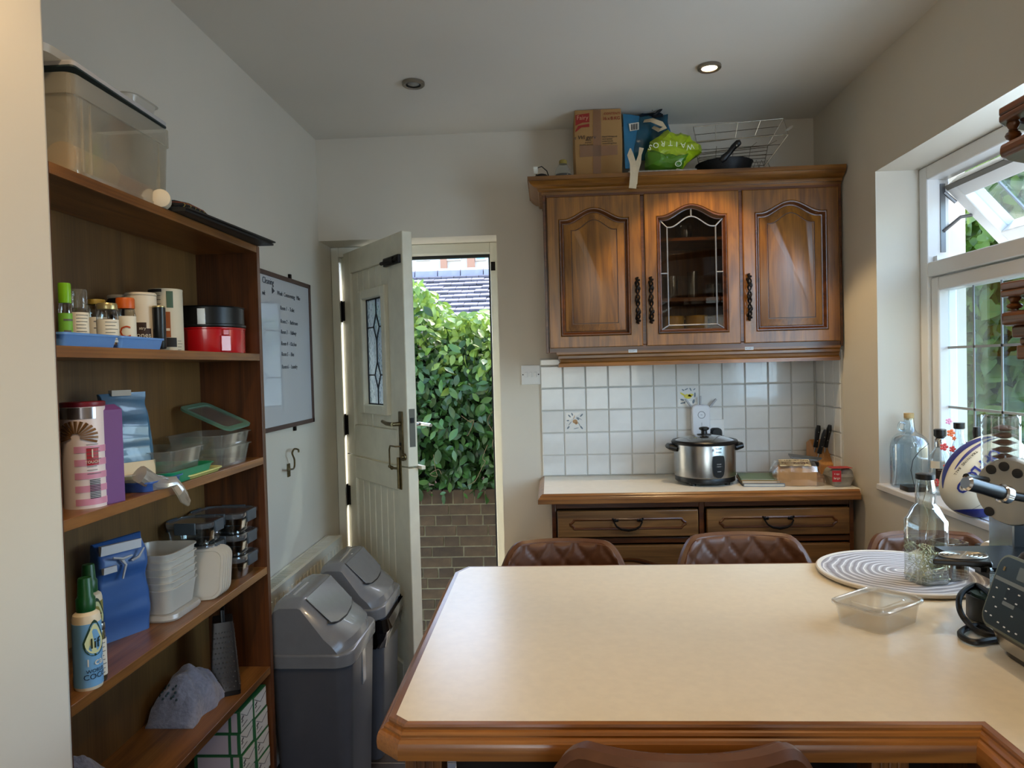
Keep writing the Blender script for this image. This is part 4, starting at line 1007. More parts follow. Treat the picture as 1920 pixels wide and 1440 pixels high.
GOLDL = mat('brass_lid', '#b3a679', .3, .7); ORG = mat('orange_lid', '#c25a18', .4); CRM = mat('cream_tub', '#d6ccb8', .45)
jar('spice_jar', 'herb jar with a bright lime green lid, first in the blue tray', 110, 130, 531, -.850, .035, GRN, CLEAR, SPICE, GRNL, (.15, .75), rows=2)
jar('spice_jar', 'tall clear pepper grinder jar with a printed label, second in the blue tray', 131, 160, 543, -.852, .034, CLEARP, CLEAR, SPICE, PAPER, (.02, .88), rows=9)
jar('spice_jar', 'jar with a dull yellow lid behind the squat gold-lidded jar', 163, 195, 562, -.925, .010, mat('ochre_lid', '#9a8335', .4), CLEAR, DSPICE, PAPER, (.05, .7), rows=4)
jar('spice_jar', 'squat glass jar with a gold screw lid in the blue tray', 184, 217, 569, -.852, .012, GOLDL, CLEAR, SPICE, PAPER, (.1, .72), rows=6, shoulder=.85)
tj, cj, rj, hj = jar('spice_jar', 'spice jar with an orange lid and a big letter C on its label', 219, 250, 559, -.868, .022, ORG, CLEAR, SPICE, PAPER, (.05, .80), rows=0)
a = VIEW-.15; o_ = cj+Vector(((rj+.001)*math.cos(a), (rj+.001)*math.sin(a), hj*.30)); lettering('lettering', 'C', .034, o_, (-math.sin(a), math.cos(a), 0), (0, 0, 1), mat('orange_print', '#b3471a', .5), tj, bend=rj)
tt, ct, rt_, ht = jar('gravy_tub', 'cream cardboard drum with a brown splash picture, behind the orange-lidded jar', 238, 288, 550, -.905, .006, CRM, CRM, cat='drum', group='food drums on the upper shelf', neck=1.0, shoulder=.99)
BRN = mat('gravy_brown', '#35221a', .6); wrap('brown_splash', BRN, tt, ct, rt_, ZJ+.004, ZJ+.045, VIEW-.9, VIEW+.55)
wrap('brown_splash', BRN, tt, ct, rt_+.0001, ZJ+.044, ZJ+.058, VIEW-.6, VIEW+.25)
for s_, dz, sz in (('sing', .052, .009), ('stry', .045, .009), ('Bones,', .030, .016), ('pastries', .017, .011)):
    a = VIEW+.0; o_ = ct+Vector(((rt_+.0012)*math.cos(a), (rt_+.0012)*math.sin(a), dz)); lettering('lettering', s_, sz, o_, (-math.sin(a), math.cos(a), 0), (0, 0, 1), PAPER if dz < .05 else BRN, tt, bend=rt_)
jar('spice_jar', 'pale-lidded tub half hidden behind the orange-lidded jar', 205, 240, 554, -.955, .008, CRM, mat('dark_tub', '#241a18', .5), cat='tub', neck=1.0, shoulder=.98)
jar('pepper_tin', 'slim black tin with a gold rim standing right of the cream drum', 287, 308, 574, -.862, .003, GOLDL, mat('black_tin', '#15191c', .3), None, None, cat='tin', group='food drums on the upper shelf', neck=.98, shoulder=.99)
# hot chocolate carton
t = thing('drink_carton', 'patterned cream and brown drinks drum with leaf print, left of the cake tins', 'carton', (0, 0, 0)); c, r, h = spec(283, 337, 544, -.915, S1); t.location = c
obj('drum', MB().lathe([(r, 0), (r, h-.004), (r*1.01, h-.004), (r*1.01, h), (r*.95, h+.001)], c, 28), mat('carton_cream', '#c9c3ae', .5), t)
wrap('orange_panel', mat('carton_orange', '#8d4a1c', .5), t, c, r, S1+.035, S1+.095, VIEW-.6, VIEW+.15)
wrap('dark_band', BLACKM, t, c, r, S1+.012, S1+.034, VIEW-.3, VIEW+.5); wrap('dark_band', BLACKM, t, c, r+.0004, S1+h-.008, S1+h-.001, VIEW-1.6, VIEW-.3)
wrap('green_leaf_print', mat('carton_green', '#3f5a48', .5), t, c, r, S1+h-.045, S1+h-.006, VIEW-.05, VIEW+.35)
wrap('pale_ring', CRM, t, c, r+.0006, S1+.050, S1+.056, VIEW-.5, VIEW+.1); text_rows(t, c, r+.0008, S1+h-.05, S1+h-.012, 4, a0=VIEW-.75, a1=VIEW-.2); text_rows(t, c, r+.0008, S1+.002, S1+.03, 4, a0=VIEW+.55, a1=VIEW+.95)
# cake tins
c, r, h = spec(340, 492, 598, -.925, S1); c.y -= .012; c.x = -.912; r = .086
RED = mat('red_cake_tin', '#b5121b', .22, coat=.5); DKT = mat('nonstick_tin', '#25282a', .35, .6)
t = thing('cake_tin', 'red round cake tin on the upper shelf under the dark tin', 'tin', (c.x, 1.896, S1), group='stacked cake tins'); yy = 1.896; rx = .086; 
obj('wall', MB().lathe([(rx*.985, .0005), (rx, .004), (rx, .062), (rx*1.02, .064), (rx*1.02, .067), (rx*.97, .067), (rx*.965, .008)], (c.x, yy, S1), 40, sy=1.12), RED, t)
a = R(-38); p = Vector((c.x+rx*math.cos(a), yy+rx*1.12*math.sin(a), S1)); mb = MB(); mb.box(-.014, -.004, .004, .014, .004, .046, Matrix.Translation(p) @ Matrix.Rotation(a+PI/2, 4, 'Z')); mb.box(-.009, -.006, .046, .009, .004, .062, Matrix.Translation(p) @ Matrix.Rotation(a+PI/2, 4, 'Z')); obj('clasp', mb, RED, t, bevel=.002)
t = thing('cake_tin', 'dark non-stick springform tin resting on the red tin', 'tin', (c.x, yy, S1+.0675), group='stacked cake tins')
obj('wall', MB().lathe([(rx*1.0, .0), (rx*1.03, .003), (rx*1.03, .008), (rx*.99, .010), (rx*.99, .052), (rx*1.02, .055), (rx*.98, .056), (rx*.96, .012)], (c.x, yy, S1+.0675), 40, sy=1.12), DKT, t)
a = R(-75); p = Vector((c.x+rx*math.cos(a), yy+rx*1.12*math.sin(a), S1+.0675)); mb = MB().box(-.010, -.004, .006, .010, .003, .048, Matrix.Translation(p) @ Matrix.Rotation(a+PI/2, 4, 'Z')); obj('clasp', mb, STEEL, t, bevel=.001)

# ---- shelf 3
S2 = SH[2]
c, r, h = spec(122, 187, 754, -.868, S2)
t = thing('tea_drum', 'tall pink and white striped drum with a whisk picture and dark red lid', 'drum', c)
obj('drum', MB().lathe([(r, 0), (r, h-.008)], c, 32), mat('drum_white', '#d8cdd0', .3), t)
PK = mat('drum_pink', '#c78aa6', .35); MAR = mat('maroon', '#6d1426', .35)
obj('lid', MB().lathe([(r*1.01, h-.008), (r*1.02, h-.007), (r*1.02, h), (r*.97, h+.001)], c, 32), MAR, t)
for i in range(5): z0_ = S2+.006+i*.024; wrap('pink_stripe', PK, t, c, r, z0_, z0_+.012, VIEW-.45, VIEW+1.5)
wrap('silver_band', mat('drum_silver', '#8f8a8e', .2, .8), t, c, r, S2+h-.030, S2+h-.009, VIEW-1.5, VIEW+.6)
fan = MB()
for i in range(15):
    a0_ = R(-20+i*15.5); 
    for (ra_, rb_) in ((.008, .036),):
        p0 = (ra_*math.cos(a0_), ra_*math.sin(a0_)*.8); p1 = (rb_*math.cos(a0_), rb_*math.sin(a0_)*.8)
        pts = []
        for q in range(4):
            f_ = q/3; x_ = p0[0]+(p1[0]-p0[0])*f_-.006; z_ = p0[1]+(p1[1]-p0[1])*f_; aa = VIEW-.18+x_/r
            pts.append((c.x+(r+.001)*math.cos(aa), c.y+(r+.001)*math.sin(aa), S2+h-.062+z_))
        fan.tube(pts, [.0010, .0018, .0026, .0030], 4)
obj('whisk_picture', fan, mat('picture_bronze', '#7a5a3a', .4, .3), t)
aa = VIEW+.35; o_ = c+Vector(((r+.0012)*math.cos(aa), (r+.0012)*math.sin(aa), h-.098)); uu = (-math.sin(aa), math.cos(aa), 0)
wrap('red_panel', mat('red_print', '#9c1b2c', .4), t, c, r+.0004, S2+h-.115, S2+h-.084, aa-.25, aa+.3)
lettering('lettering', '1', .022, o_+Vector((0, 0, .004)), uu, (0, 0, 1), PAPER, t, bend=r); lettering('lettering', 'TOUCH', .007, o_-Vector((0, 0, .011)), uu, (0, 0, 1), PAPER, t, bend=r)
text_rows(t, c, r+.0008, S2+.06, S2+.12, 9, a0=VIEW+.1, a1=VIEW+.8)
mb = MB()
for i in range(12): z = S2+.018+i*.003; aa = VIEW+.45; mb.rings([[(c.x+(r+q)*math.cos(aa+k_*.05), c.y+(r+q)*math.sin(aa+k_*.05), zz) for q, zz in ((.0008, z), (.0014, z), (.0014, z+.0015), (.0008, z+.0015))] for k_ in range(-5, 6)])
obj('barcode', mb, INK, t)

def frame_from(pA, pB, z, X=None):
    A, B = (at(*pA, Z=z), at(*pB, Z=z)); u = (B-A); ln = u.length; return A, u.normalized(), ln, math.atan2(u.y, u.x)
# purple box
A = Vector((-.835, at(190, 925, X=-.835).y, S2)); 
t = thing('tea_box', 'open purple cardboard box standing between the striped drum and the blue bag', 'box', (A.x, A.y, S2), R(90-14))
L_, W_, H_ = .054, .130, at(205, 768, X=-.835).z-S2
PUR = mat('purple_card', '#6a3f7c', .5); BLKC = mat('box_front_black', '#16121a', .4)
# local x along the narrow spine (seen), +y into the shelf (towards the wall)
mb = MB(); mb.box(0, 0, 0, L_, .0015, H_); mb.box(0, W_, 0, L_, W_+.0015, H_); mb.box(0, .0015, 0, .0015, W_, H_); mb.box(L_-.0015, .0015, 0, L_, W_, H_); mb.box(0, 0, 0, L_, W_, .0015)
obj('card_body', mb, PUR, t, local=True)
mb = MB(); mb.box(0, .0, 0, L_, .001, .020, Matrix.Translation((0, 0, H_)) @ Matrix.Rotation(R(-62), 4, 'X')); obj('top_flap', mb, PUR, t, local=True)
obj('black_face', MB().box(-.0006, .0015, .05, 0, W_, H_), BLKC, t, local=True)
mb = MB().lathe([(.016, 0), (.016, .0006)], n=20, M=Matrix.Translation((-.0012, .035, .115)) @ Matrix.Rotation(R(90), 4, 'Y')); obj('round_badge', mb, mat('badge_grey', '#6d7274', .4), t, local=True)
obj('green_corner', MB().box(-.0008, .005, .008, 0, .04, .030), GRNL, t, local=True)
# blue and cream foil bag
def soft_bag(name, label, cat, loc, rz, w_, d_, h_, m, amp=.006, topf=.65, group=None, seed=1, fold=0):
    t = thing(name, label, cat, loc, rz, group); mb = MB(); n = 22; rs = []
    for k in range(n+1):
        v = k/n; dd = d_*(1 if v < topf else max(.10, 1-(v-topf)/(1-topf)*.92)); ww = w_*(1+.04*math.sin(v*5)) 
        rs.append(rr(ww, dd, min(.012, dd*.3), h_*v, 6, 0, d_/2))
    mb.rings(rs); 
    for i, v in enumerate(mb.v):
        f_ = .35+.65*v[2]/h_; q = Vector(v); dn = noise.noise_vector(q*16+Vector((seed, 0, 0)))*amp*f_*1.6+noise.noise_vector(q*42+Vector((0, seed, 0)))*amp*f_*.8
        if v[2] < .004: dn = dn*0
        mb.v[i] = tuple(q+dn)
    return t, obj('bag', mb, m, t, local=True, ang=60)
FOIL = mat('blue_foil_bag', '#255577', .28, noise_s=14, amt=.22, coat=.3); 
yb0, yb1 = at(224, 912, X=-.850).y, at(272, 905, X=-.840).y
hb = at(250, 737, X=-.86).z-S2
t, b = soft_bag('flour_bag', 'crumpled blue foil bag with a cream base beside the purple box', 'bag', (-.886, 1.467, S2), R(58), .100, .050, hb, FOIL, .0065, .50, seed=3)
obj('cream_base', MB().box(-.0495, -.0022, .001, .0495, -.0008, .058), mat('bag_cream', '#cdbfa0', .5), t, local=True); obj('cream_base', MB().box(.0502, .002, .001, .0512, .046, .058), mat('bag_cream_side', '#cdbfa0', .5), t, local=True)
obj('blue_window', MB().box(.004, -.0034, .012, .036, -.0023, .034), mat('bag_blue_print', '#3c6f9e', .4), t, local=True)
obj('torn_top', MB().box(-.028, .015, hb-.006, .012, .030, hb+.006), mat('bag_inside', '#a8a49a', .5), t, local=True)
# tubs
def tub(name, label, c, w_, d_, h_, m, rz=0, group=None, cat='tub', lip=.006, inner=True, wall=.0012, extra=None):
    t = thing(name, label, cat, c, rz, group); mb = MB(); r = min(w_, d_)*.18
    s_ = [(w_*.84, d_*.84, r*.8, 0), (w_*.96, d_*.96, r, h_*.97), (w_*.96+lip*2, d_*.96+lip*2, r+lip, h_*.97), (w_*.96+lip*2, d_*.96+lip*2, r+lip, h_), (w_*.95, d_*.95, r, h_)]
    if inner: s_ += [(w_*.83, d_*.83, r*.8, .0022)]
    rloft(mb, s_, 5); obj('tub', mb, m, t, local=True); return t
tub('food_tub', 'clear empty food tub lying in the middle of the third shelf on a green lid', (-.895, 1.585, S2+.024), .15, .175, .050, CLEARP, group='clear tubs on the third shelf')
tub('food_tub', 'clear tub at the bottom of the right-hand pair on the third shelf', (-.895, 1.838, S2+.0005), .15, .20, .052, CLEARP, group='clear tubs on the third shelf')
tub('food_tub', 'clear tub on top of the right-hand pair, under the sage green lid', (-.895, 1.838, S2+.033), .15, .20, .052, CLEARP, group='clear tubs on the third shelf')
SAGE = mat('sage_lid', '#5c8270', .35, alpha=.85)
t = thing('tub_cover', 'sage green tub lid with a clear centre leaning on the upper clear tub', 'lid', (-.93, 1.80, S2+.075))
cB, cC, cA = Vector((-.975, 1.975, 1.303)), Vector((-.840, 1.975, 1.240)), Vector((-.840, 1.830, 1.232))
lu, lv = (cC-cB), (cC-cA); lw_, ll_ = lv.length, lu.length; lu.normalize(); lv = (lv-lu*lv.dot(lu)).normalized(); ln_ = lu.cross(lv); lc_ = (cA+cB)/2
M_ = Matrix(((lv.x, lu.x, ln_.x, lc_.x), (lv.y, lu.y, ln_.y, lc_.y), (lv.z, lu.z, ln_.z, lc_.z), (0, 0, 0, 1)))
mb = MB(); o1 = [rr(lw_, ll_, .022, z, 5) for z in (-.003, .003)]; i1 = [rr(lw_-.030, ll_-.030, .014, z, 5) for z in (.003, -.003)]
mb.rings(o1+i1, loop=True, M=M_); obj('rim', mb, SAGE, t); obj('centre', MB().rings([rr(lw_-.031, ll_-.031, .014, -.001, 5), rr(lw_-.031, ll_-.031, .014, .001, 5)], M=M_), CLEARP, t)
GRT = mat('emerald_plastic', '#1f8a63', .3)
tub('green_tub', 'shallow emerald green tub under the clear one on the third shelf', (-.893, 1.60, S2+.0005), .155, .225, .028, GRT, cat='tub', lip=.004)
t = thing('yellow_cover', 'flat pale yellow lid at the front of the third shelf beside the green tub', 'lid', (-.85, 1.68, S2)); mb = MB(); rloft(mb, [(.06, .16, .02, S2+.0005, -.856, 1.665), (.07, .17, .022, S2+.007, -.856, 1.665), (.074, .18, .022, S2+.008, -.856, 1.665), (.074, .18, .022, S2+.011, -.856, 1.665)], 4); obj('lid', mb, mat('pale_yellow', '#c9c77a', .4), t)
t = thing('blue_cover', 'thick blue lid under a clear one at the front edge of the third shelf', 'lid', (-.86, 1.50, S2)); mb = MB(); rloft(mb, [(.09, .13, .015, S2+.0005, -.872, 1.49), (.10, .14, .018, S2+.018, -.872, 1.49), (.105, .145, .018, S2+.018, -.872, 1.49), (.105, .145, .018, S2+.021, -.872, 1.49)], 4); obj('lid', mb, mat('mid_blue_plastic', '#33559a', .35), t)
mb = MB(); rloft(mb, [(.09, .12, .02, S2+.0215, -.885, 1.475), (.095, .125, .02, S2+.027, -.885, 1.475)], 4); o = obj('clear_cover', mb, CLEARP); recenter(o); tag(o, 'clear lid lying on the blue lid on the third shelf', 'lid')
t = thing('round_cover', 'pale round plastic lid standing on edge behind the clear bag', 'lid', (-.945, 1.42, S2)); M_ = Matrix.Translation((-.94, 1.44, S2+.048)) @ Matrix.Rotation(R(70), 4, 'Y') @ Matrix.Rotation(R(8), 4, 'X')
mb = MB().lathe([(.047, -.003), (.047, .003), (.040, .003), (.040, -.001)], n=28, M=M_, c0=False, c1=False); obj('rim', mb, MILKY, t); obj('disc', MB().lathe([(.041, 0), (.041, .001)], n=28, M=M_), CLEARP, t)
# clear bag of straws/hanging end
mb = MB(); P = [(at(262, 890, X=-.84), .030), (at(285, 905, X=-.835), .034), (at(305, 908, X=-.825), .030), (at(325, 905, X=-.812), .022), (at(335, 918, X=-.803), .018), (at(344, 932, X=-.800), .017), (at(352, 943, X=-.798), .012)]
rs = []
for p, r_ in P:
    fl = .42 if p.z > S2 else .5
    rs.append([(p.x+r_*.45*math.cos(2*PI*i/14), p.y+r_*.55*math.sin(2*PI*i/14)*.6, max(p.z+r_*fl*math.sin(2*PI*i/14)*1.3, S2+.001 if p.x < XB-.0 else -9)) for i in range(14)])
mb.rings(rs); crumple(mb, .004, 40); mb.v = [(x, y, z if (x > XB+.001 or z > S2+.001) else S2+.001) for x, y, z in mb.v]
o = obj('plastic_bag', mb, pane('cellophane', (.86, .82, .74), .22, .15, body=.45, bodycol=(.82, .76, .66)), ang=15); recenter(o); tag(o, 'crinkled clear plastic bag hanging over the edge of the third shelf', 'bag')
mb = MB().rings([[(-.93, 1.36, S2+.030), (-.86, 1.36, S2+.040), (-.84, 1.46, S2+.035), (-.93, 1.47, S2+.028)], [(-.93, 1.36, S2+.031), (-.86, 1.36, S2+.041), (-.84, 1.46, S2+.036), (-.93, 1.47, S2+.029)]]); o = obj('plastic_sheet', mb, MILKY); recenter(o); tag(o, 'thin milky plastic sheet lying behind the clear bag', 'sheet')

# ---- shelf 4
S3 = SH[3]
def bottle(label, pl, pr, pt, X, m):
    c, r, h = spec(pl, pr, pt, X, S3); t = thing('syrup_bottle', label, 'bottle', c, group='green-capped pump bottles'); hb = h*.70
    obj('bottle', MB().lathe([(r*.95, 0), (r, .004), (r, hb*.90), (r*.92, hb*.96), (r*.62, hb)], c, 26), mat('bottle_white', '#d6c8ad', .35), t)
    wrap('blue_label' if m is LBL else 'yellow_label', m, t, c, r, S3+.006, S3+hb*.86)
    obj('cap', MB().lathe([(r*.66, hb), (r*.68, hb+.002), (r*.68, hb+.022), (r*.55, hb+.026), (r*.50, h-.003), (r*.45, h)], c, 22), mat('bottle_green_cap', '#0f4a22', .35), t)
    return t, c, r, h, hb
LBL = mat('label_sky', '#6d9fc8', .45); LBY = mat('label_olive', '#8f8438', .45)
t1_ = bottle('blue-labelled bottle with a tall green cap at the front left of the fourth shelf', 137, 180, 1083, -.838, LBL)
t2_ = bottle('olive-labelled bottle with a green cap standing behind the blue-labelled one', 146, 184, 1058, -.925, LBY)
for (t, c, r, h, hb), big in ((t1_, True), (t2_, False)):
    aa = VIEW+.55; fr_ = Vector((c.x+(r+.0014)*math.cos(aa), c.y+(r+.0014)*math.sin(aa), S3+hb*.62)); uu = (-math.sin(aa), math.cos(aa), 0)
    def drop(sc, m, off, nm):
        mb = MB(); pts = []
        for q in range(20):
            an = 2*PI*q/20; xx = .017*sc*math.cos(an)*(1-.35*max(0, math.sin(an))); zz = .022*sc*math.sin(an)+(.012*sc*max(0, math.sin(an))**3)
            a2 = aa+xx/r; pts.append((a2, zz))
        mb.rings([[(c.x+(r+off+q)*math.cos(a2), c.y+(r+off+q)*math.sin(a2), fr_.z+zz) for a2, zz in pts] for q in (0, .0005)]); obj(nm, mb, m, t)
    drop(1.15, mat('dark_drop', '#1e3a2a', .4), .0006, 'drop_logo_rim'); drop(.95, mat('pale_drop', '#c9cc9a', .4), .0010, 'drop_logo')
    lettering('lettering', 'lif', .026, fr_+Vector((0, 0, -.003)), uu, (0, 0, 1), mat('logo_black', '#16241a', .4), t, bend=r)
    if big:
        lettering('lettering', '1 cal', .019, fr_-Vector((0, 0, .036)), uu, (0, 0, 1), PAPER, t, bend=r); lettering('lettering', 'WORLD', .009, fr_-Vector((0, 0, .051)), uu, (0, 0, 1), mat('navy_print', '#1d3550', .4), t, bend=r); lettering('lettering', 'COCO', .014, fr_-Vector((0, 0, .061)), uu, (0, 0, 1), mat('navy_print2', '#1d3550', .4), t, bend=r)
jar('spice_jar', 'small jar with a ribbed silver lid in front of the deep blue flour bag', 174, 195, 1168, -.832, .012, STEEL, CLEAR, SPICE, PAPER, (.12, .82), group='jars on the fourth shelf', z=S3+.0005, rows=8, la=(R(-150), R(60)))
A, B = at(197, 1200, Z=S3), at(285, 1176, Z=S3); ub = (B-A); rz_ = math.atan2(ub.y, ub.x); hb = at(235, 1014, X=-.905).z-S3
BLUEB = mat('deep_blue_bag', '#2f5591', .38, noise_s=10, amt=.12)
t, b = soft_bag('flour_bag', 'deep blue paper flour bag with a torn folded top on the fourth shelf', 'bag', (-.912, 1.471, S3), R(65), .112, .045, hb, BLUEB, .0062, .80, seed=8)
w2 = .112/2
mb = MB(); mb.box(-w2+.004, -.004, hb-.022, w2-.02, .006, hb-.004); mb.box(-w2+.006, -.006, hb-.062, -w2+.035, -.001, hb-.047); crumple(mb, .003, 60); obj('torn_white_edge', mb, mat('torn_paper', '#b9bcc2', .6), t, local=True)
mb = MB(); mb.tube([(-.012, -.006, hb-.036), (-.004, -.010, hb-.050), (-.012, -.010, hb-.078)], [.004, .003, .002], 5); mb.tube([(.012, -.006, hb-.046), (.026, -.010, hb-.040), (.04, -.008, hb-.024)], [.003, .003, .002], 5); mb.tube([(-.03, -.008, hb-.030), (-.01, -.010, hb-.036), (.012, -.008, hb-.034)], [.002, .003, .002], 5); obj('torn_strips', mb, mat('torn_strip', '#a7aab0', .6), t, local=True)
# stack of nested takeaway tubs
ny0, ny1 = 1.545, 1.690; nc_ = Vector((-.922, (ny0+ny1)/2, S3)); 
for k in range(6):
    tub('takeaway_tub', ['lowest of the nested white takeaway tubs beside the blue flour bag', 'second from bottom of the nested white takeaway tubs', 'third from bottom of the nested white takeaway tubs', 'fourth from bottom of the nested white takeaway tubs', 'fifth from bottom of the nested white takeaway tubs', 'topmost of the nested white takeaway tubs, open and empty'][k], (nc_.x, nc_.y, S3+.0155+.0160*k), .128, (ny1-ny0)*1.0, .056, MILKY, group='nested white takeaway tubs', cat='tub', lip=.004)
mb = MB(); rloft(mb, [(.134, (ny1-ny0)*1.0, .03, S3+.001, nc_.x+.002, nc_.y), (.138, (ny1-ny0)*1.05, .03, S3+.006, nc_.x+.002, nc_.y), (.134, (ny1-ny0)*1.0, .03, S3+.0145, nc_.x+.002, nc_.y)], 5); o = obj('tub_cover', mb, MILKY); recenter(o); tag(o, 'white lid lying flat under the nested takeaway tubs', 'lid')
# leaning lids
for k in range(5):
    yc_ = 1.722+k*.012; t = thing('tub_cover', ['first of the leaning milky lids, resting on the white tub stack', 'second of the leaning milky tub lids', 'third of the leaning milky tub lids', 'fourth of the leaning milky tub lids', 'last of the leaning milky tub lids, nearest the clip-lid boxes'][k], 'lid', (-.86, yc_, S3), group='milky lids leaning on the fourth shelf')
    M_ = Matrix.Translation((-.872, yc_, S3+.058)) @ Matrix.Rotation(R(14), 4, 'Z') @ Matrix.Rotation(R(66), 4, 'X')
    mb = MB(); rloft(mb, [(.092, .118, .025, -.003), (.098, .124, .027, -.003), (.098, .124, .027, .002), (.086, .112, .022, .002), (.084, .110, .022, 0)], 5, M=M_); obj('lid', mb, MILKY, t)
# clip-lid glass boxes
CLIPG = mat('clip_grey', '#3c464e', .4)
def clipbox(label, cx, cy, z, w_, d_, h_):
    t = thing('clip_lid_box', label, 'box', (cx, cy, z), group='grey clip-lid food boxes')
    mb = MB(); rloft(mb, [(w_*.80, d_*.82, .02, .0), (w_*.92, d_*.94, .024, h_*.72), (w_*.90, d_*.92, .024, h_*.72), (w_*.78, d_*.8, .02, .002)], 5); obj('box', mb, CLEAR, t, local=True)
    mb = MB(); rloft(mb, [(w_*.96, d_*.97, .026, h_*.70), (w_, d_, .028, h_*.78), (w_, d_, .028, h_*.90), (w_*.88, d_*.90, .024, h_*.93), (w_*.84, d_*.86, .02, h_*.88)], 5); obj('lid', mb, pane('lid_clear_grey', (.62, .66, .68), .25, .15, body=.35, bodycol=(.42, .46, .50)), t, local=True)
    for (px_, py_, sx_, sy_) in ((w_/2, 0, .003, d_*.22), (-w_/2, 0, .003, d_*.22), (0, d_/2, w_*.22, .003), (0, -d_/2, w_*.22, .003)): obj('clip', MB().box(px_-sx_, py_-sy_, h_*.48, px_+sx_, py_+sy_, h_*.95), CLIPG, t, local=True, bevel=.002)
    return t
for k in range(3): clipbox(['bottom', 'middle', 'top'][k]+' clip-lid food box in the right-hand stack by the bookcase side', -.908, 1.925, S3+.0005+k*.0595, .156, .130, .064)
for k in range(3): clipbox(['bottom', 'middle', 'top'][k]+' clip-lid food box in the left-hand stack behind the leaning lids', -.925, 1.802, S3+.0005+k*.0595, .124, .108, .064)

# ---- shelf 5
S4 = SH[4]
gy0, gy1 = at(405, 1265, X=-.86).y, at(468, 1265, X=-.86).y
t = thing('box_grater', 'tall steel box grater in the shadow of the fifth shelf', 'grater', (-.90, (gy0+gy1)/2, S4))
gh = at(440, 1150, X=-.87).z-S4; GST = mat('grater_steel', '#5d5a58', .3, .9)
gc = Vector((-.885, (gy0+gy1)/2, S4)); Mg = Matrix.Translation(gc) @ Matrix.Rotation(R(25), 4, 'Z')
mb = MB(); rloft(mb, [(.072, .092, .006, .012), (.050, .066, .005, gh)], 3, M=Mg); obj('body', mb, GST, t)
mb = MB(); rloft(mb, [(.078, .098, .008, .0005), (.078, .098, .008, .012)], 3, M=Mg); obj('base_rim', mb, BLACK, t)
obj('handle', MB().tube([tuple(Mg @ Vector(p)) for p in ((0, -.028, gh), (0, -.026, gh+.026), (0, .026, gh+.026), (0, .028, gh))], .006, 8), BLACK, t)
mb = MB()
for i in range(6):
    for j in range(12):
        f_ = j/12; w2_ = .028*(1-f_*.3)
        p = Mg @ Vector((-w2_+2*w2_*(i+.5*(j % 2))/5.5, -(.046-.013*(.02+f_))-.0006, .022+f_*(gh-.035))); mb.ball(tuple(p), .0022, n=5, m=3)
        q = Mg @ Vector(((.036-.011*(.02+f_))+.0006, -.036*(1-f_*.3)+.072*(1-f_*.3)*(i+.5*(j % 2))/5.5, .022+f_*(gh-.035))); mb.ball(tuple(q), .0022, n=5, m=3)
o = obj('grater_teeth', mb, mat('tooth_steel', '#9a9896', .3, .9), t); o['kind'] = 'stuff'
def cloth(name, label, pts_h, X0_, X1_, z, m, seed, amp=.012):
    """heaped cloth: heights along y"""
    mb = MB(); nx, ny = 34, 60; ys = [p[0] for p in pts_h]
    def H_(y):
        for (a, ha), (b, hb_) in zip(pts_h, pts_h[1:]):
            if a <= y <= b: t_ = (y-a)/(b-a); t_ = t_*t_*(3-2*t_); return ha+(hb_-ha)*t_
        return 0
    for j in range(ny+1):
        for i in range(nx+1):
            y = ys[0]+(ys[-1]-ys[0])*j/ny; u = i/nx; x = X0_+(X1_-X0_)*u; pf = math.sin(PI*min(1, max(0, u*.94+.03)))**.42
            h = H_(y)*pf; nz = noise.noise(Vector((x*28, y*22, seed)))*amp + noise.noise(Vector((x*60, y*55, seed+4)))*amp*.4 + (abs(math.sin((x*1.6+y+.15*noise.noise(Vector((x*9, y*9, seed))))*55))-.5)*amp*.30*min(1, h/.04)
            e = min(1, pf*1.6)*min(1, h/.02); x2 = x+noise.noise(Vector((y*20, seed, x*12)))*amp*.8; mb.v.append((min(x2, XB-.003), y, z+.001+max(0, h+nz*e)))
    for j in range(ny):
        for i in range(nx): a = j*(nx+1)+i; mb.f.append((a, a+1, a+nx+2, a+nx+1))
    n0 = len(mb.v); mb.v += [(x, y, z+.0005) for x, y, _ in mb.v[:n0]]
    rim = [i for i in range(nx+1)]+[j*(nx+1)+nx for j in range(1, ny+1)]+[ny*(nx+1)+i for i in range(nx-1, -1, -1)]+[j*(nx+1) for j in range(ny-1, 0, -1)]
    for a, b in zip(rim, rim[1:]+rim[:1]): mb.f.append((a, b, b+n0, a+n0))
    o = obj(name, mb, m, ang=80); recenter(o); tag(o, label, 'cloth', 'grey tea towels on the lower shelves'); return o
TOWEL = mat('grey_towel', '#7d8294', .95, noise_s=110, amt=.18, bump=.5, sheen=.4); TOWEL2 = mat('grey_towel_dark', '#777b8c', .95, noise_s=90, amt=.2, bump=.5, sheen=.4)
ty = [1.640, 1.668, 1.70, 1.745, 1.785, 1.822]
tw = cloth('tea_towel', 'crumpled grey tea towel with a checked patch heaped on the fifth shelf', list(zip(ty, (.010, .078, .100, .098, .086, .004))), -.985, -.868, S4, TOWEL, 3, .014)
cb = MB(); tv = [tw.matrix_basis @ v.co for v in tw.data.vertices]; tw_w = 35
def near_(px, py):
    def sc_(v): q = v-Vector((0, 0, CZ)); return math.hypot(960+F*q.dot(RX)/q.dot(FW)-px, 720-F*q.dot(UX)/q.dot(FW)-py)
    c_ = sorted(tv, key=sc_)[:8]; return min(c_, key=lambda v: (v-Vector((0, 0, CZ))).length)
for i in range(6):
    for j in range(5):
        if (i+j) % 2:
            p = near_(298+i*6, 1285+j*6); cb.ball((p.x+.001, p.y-.001, p.z), .003, .0042, .0032, 6, 4)
o = obj('checked_patch', cb, mat('towel_check', '#2f4348', .9), tw); o['kind'] = 'stuff'
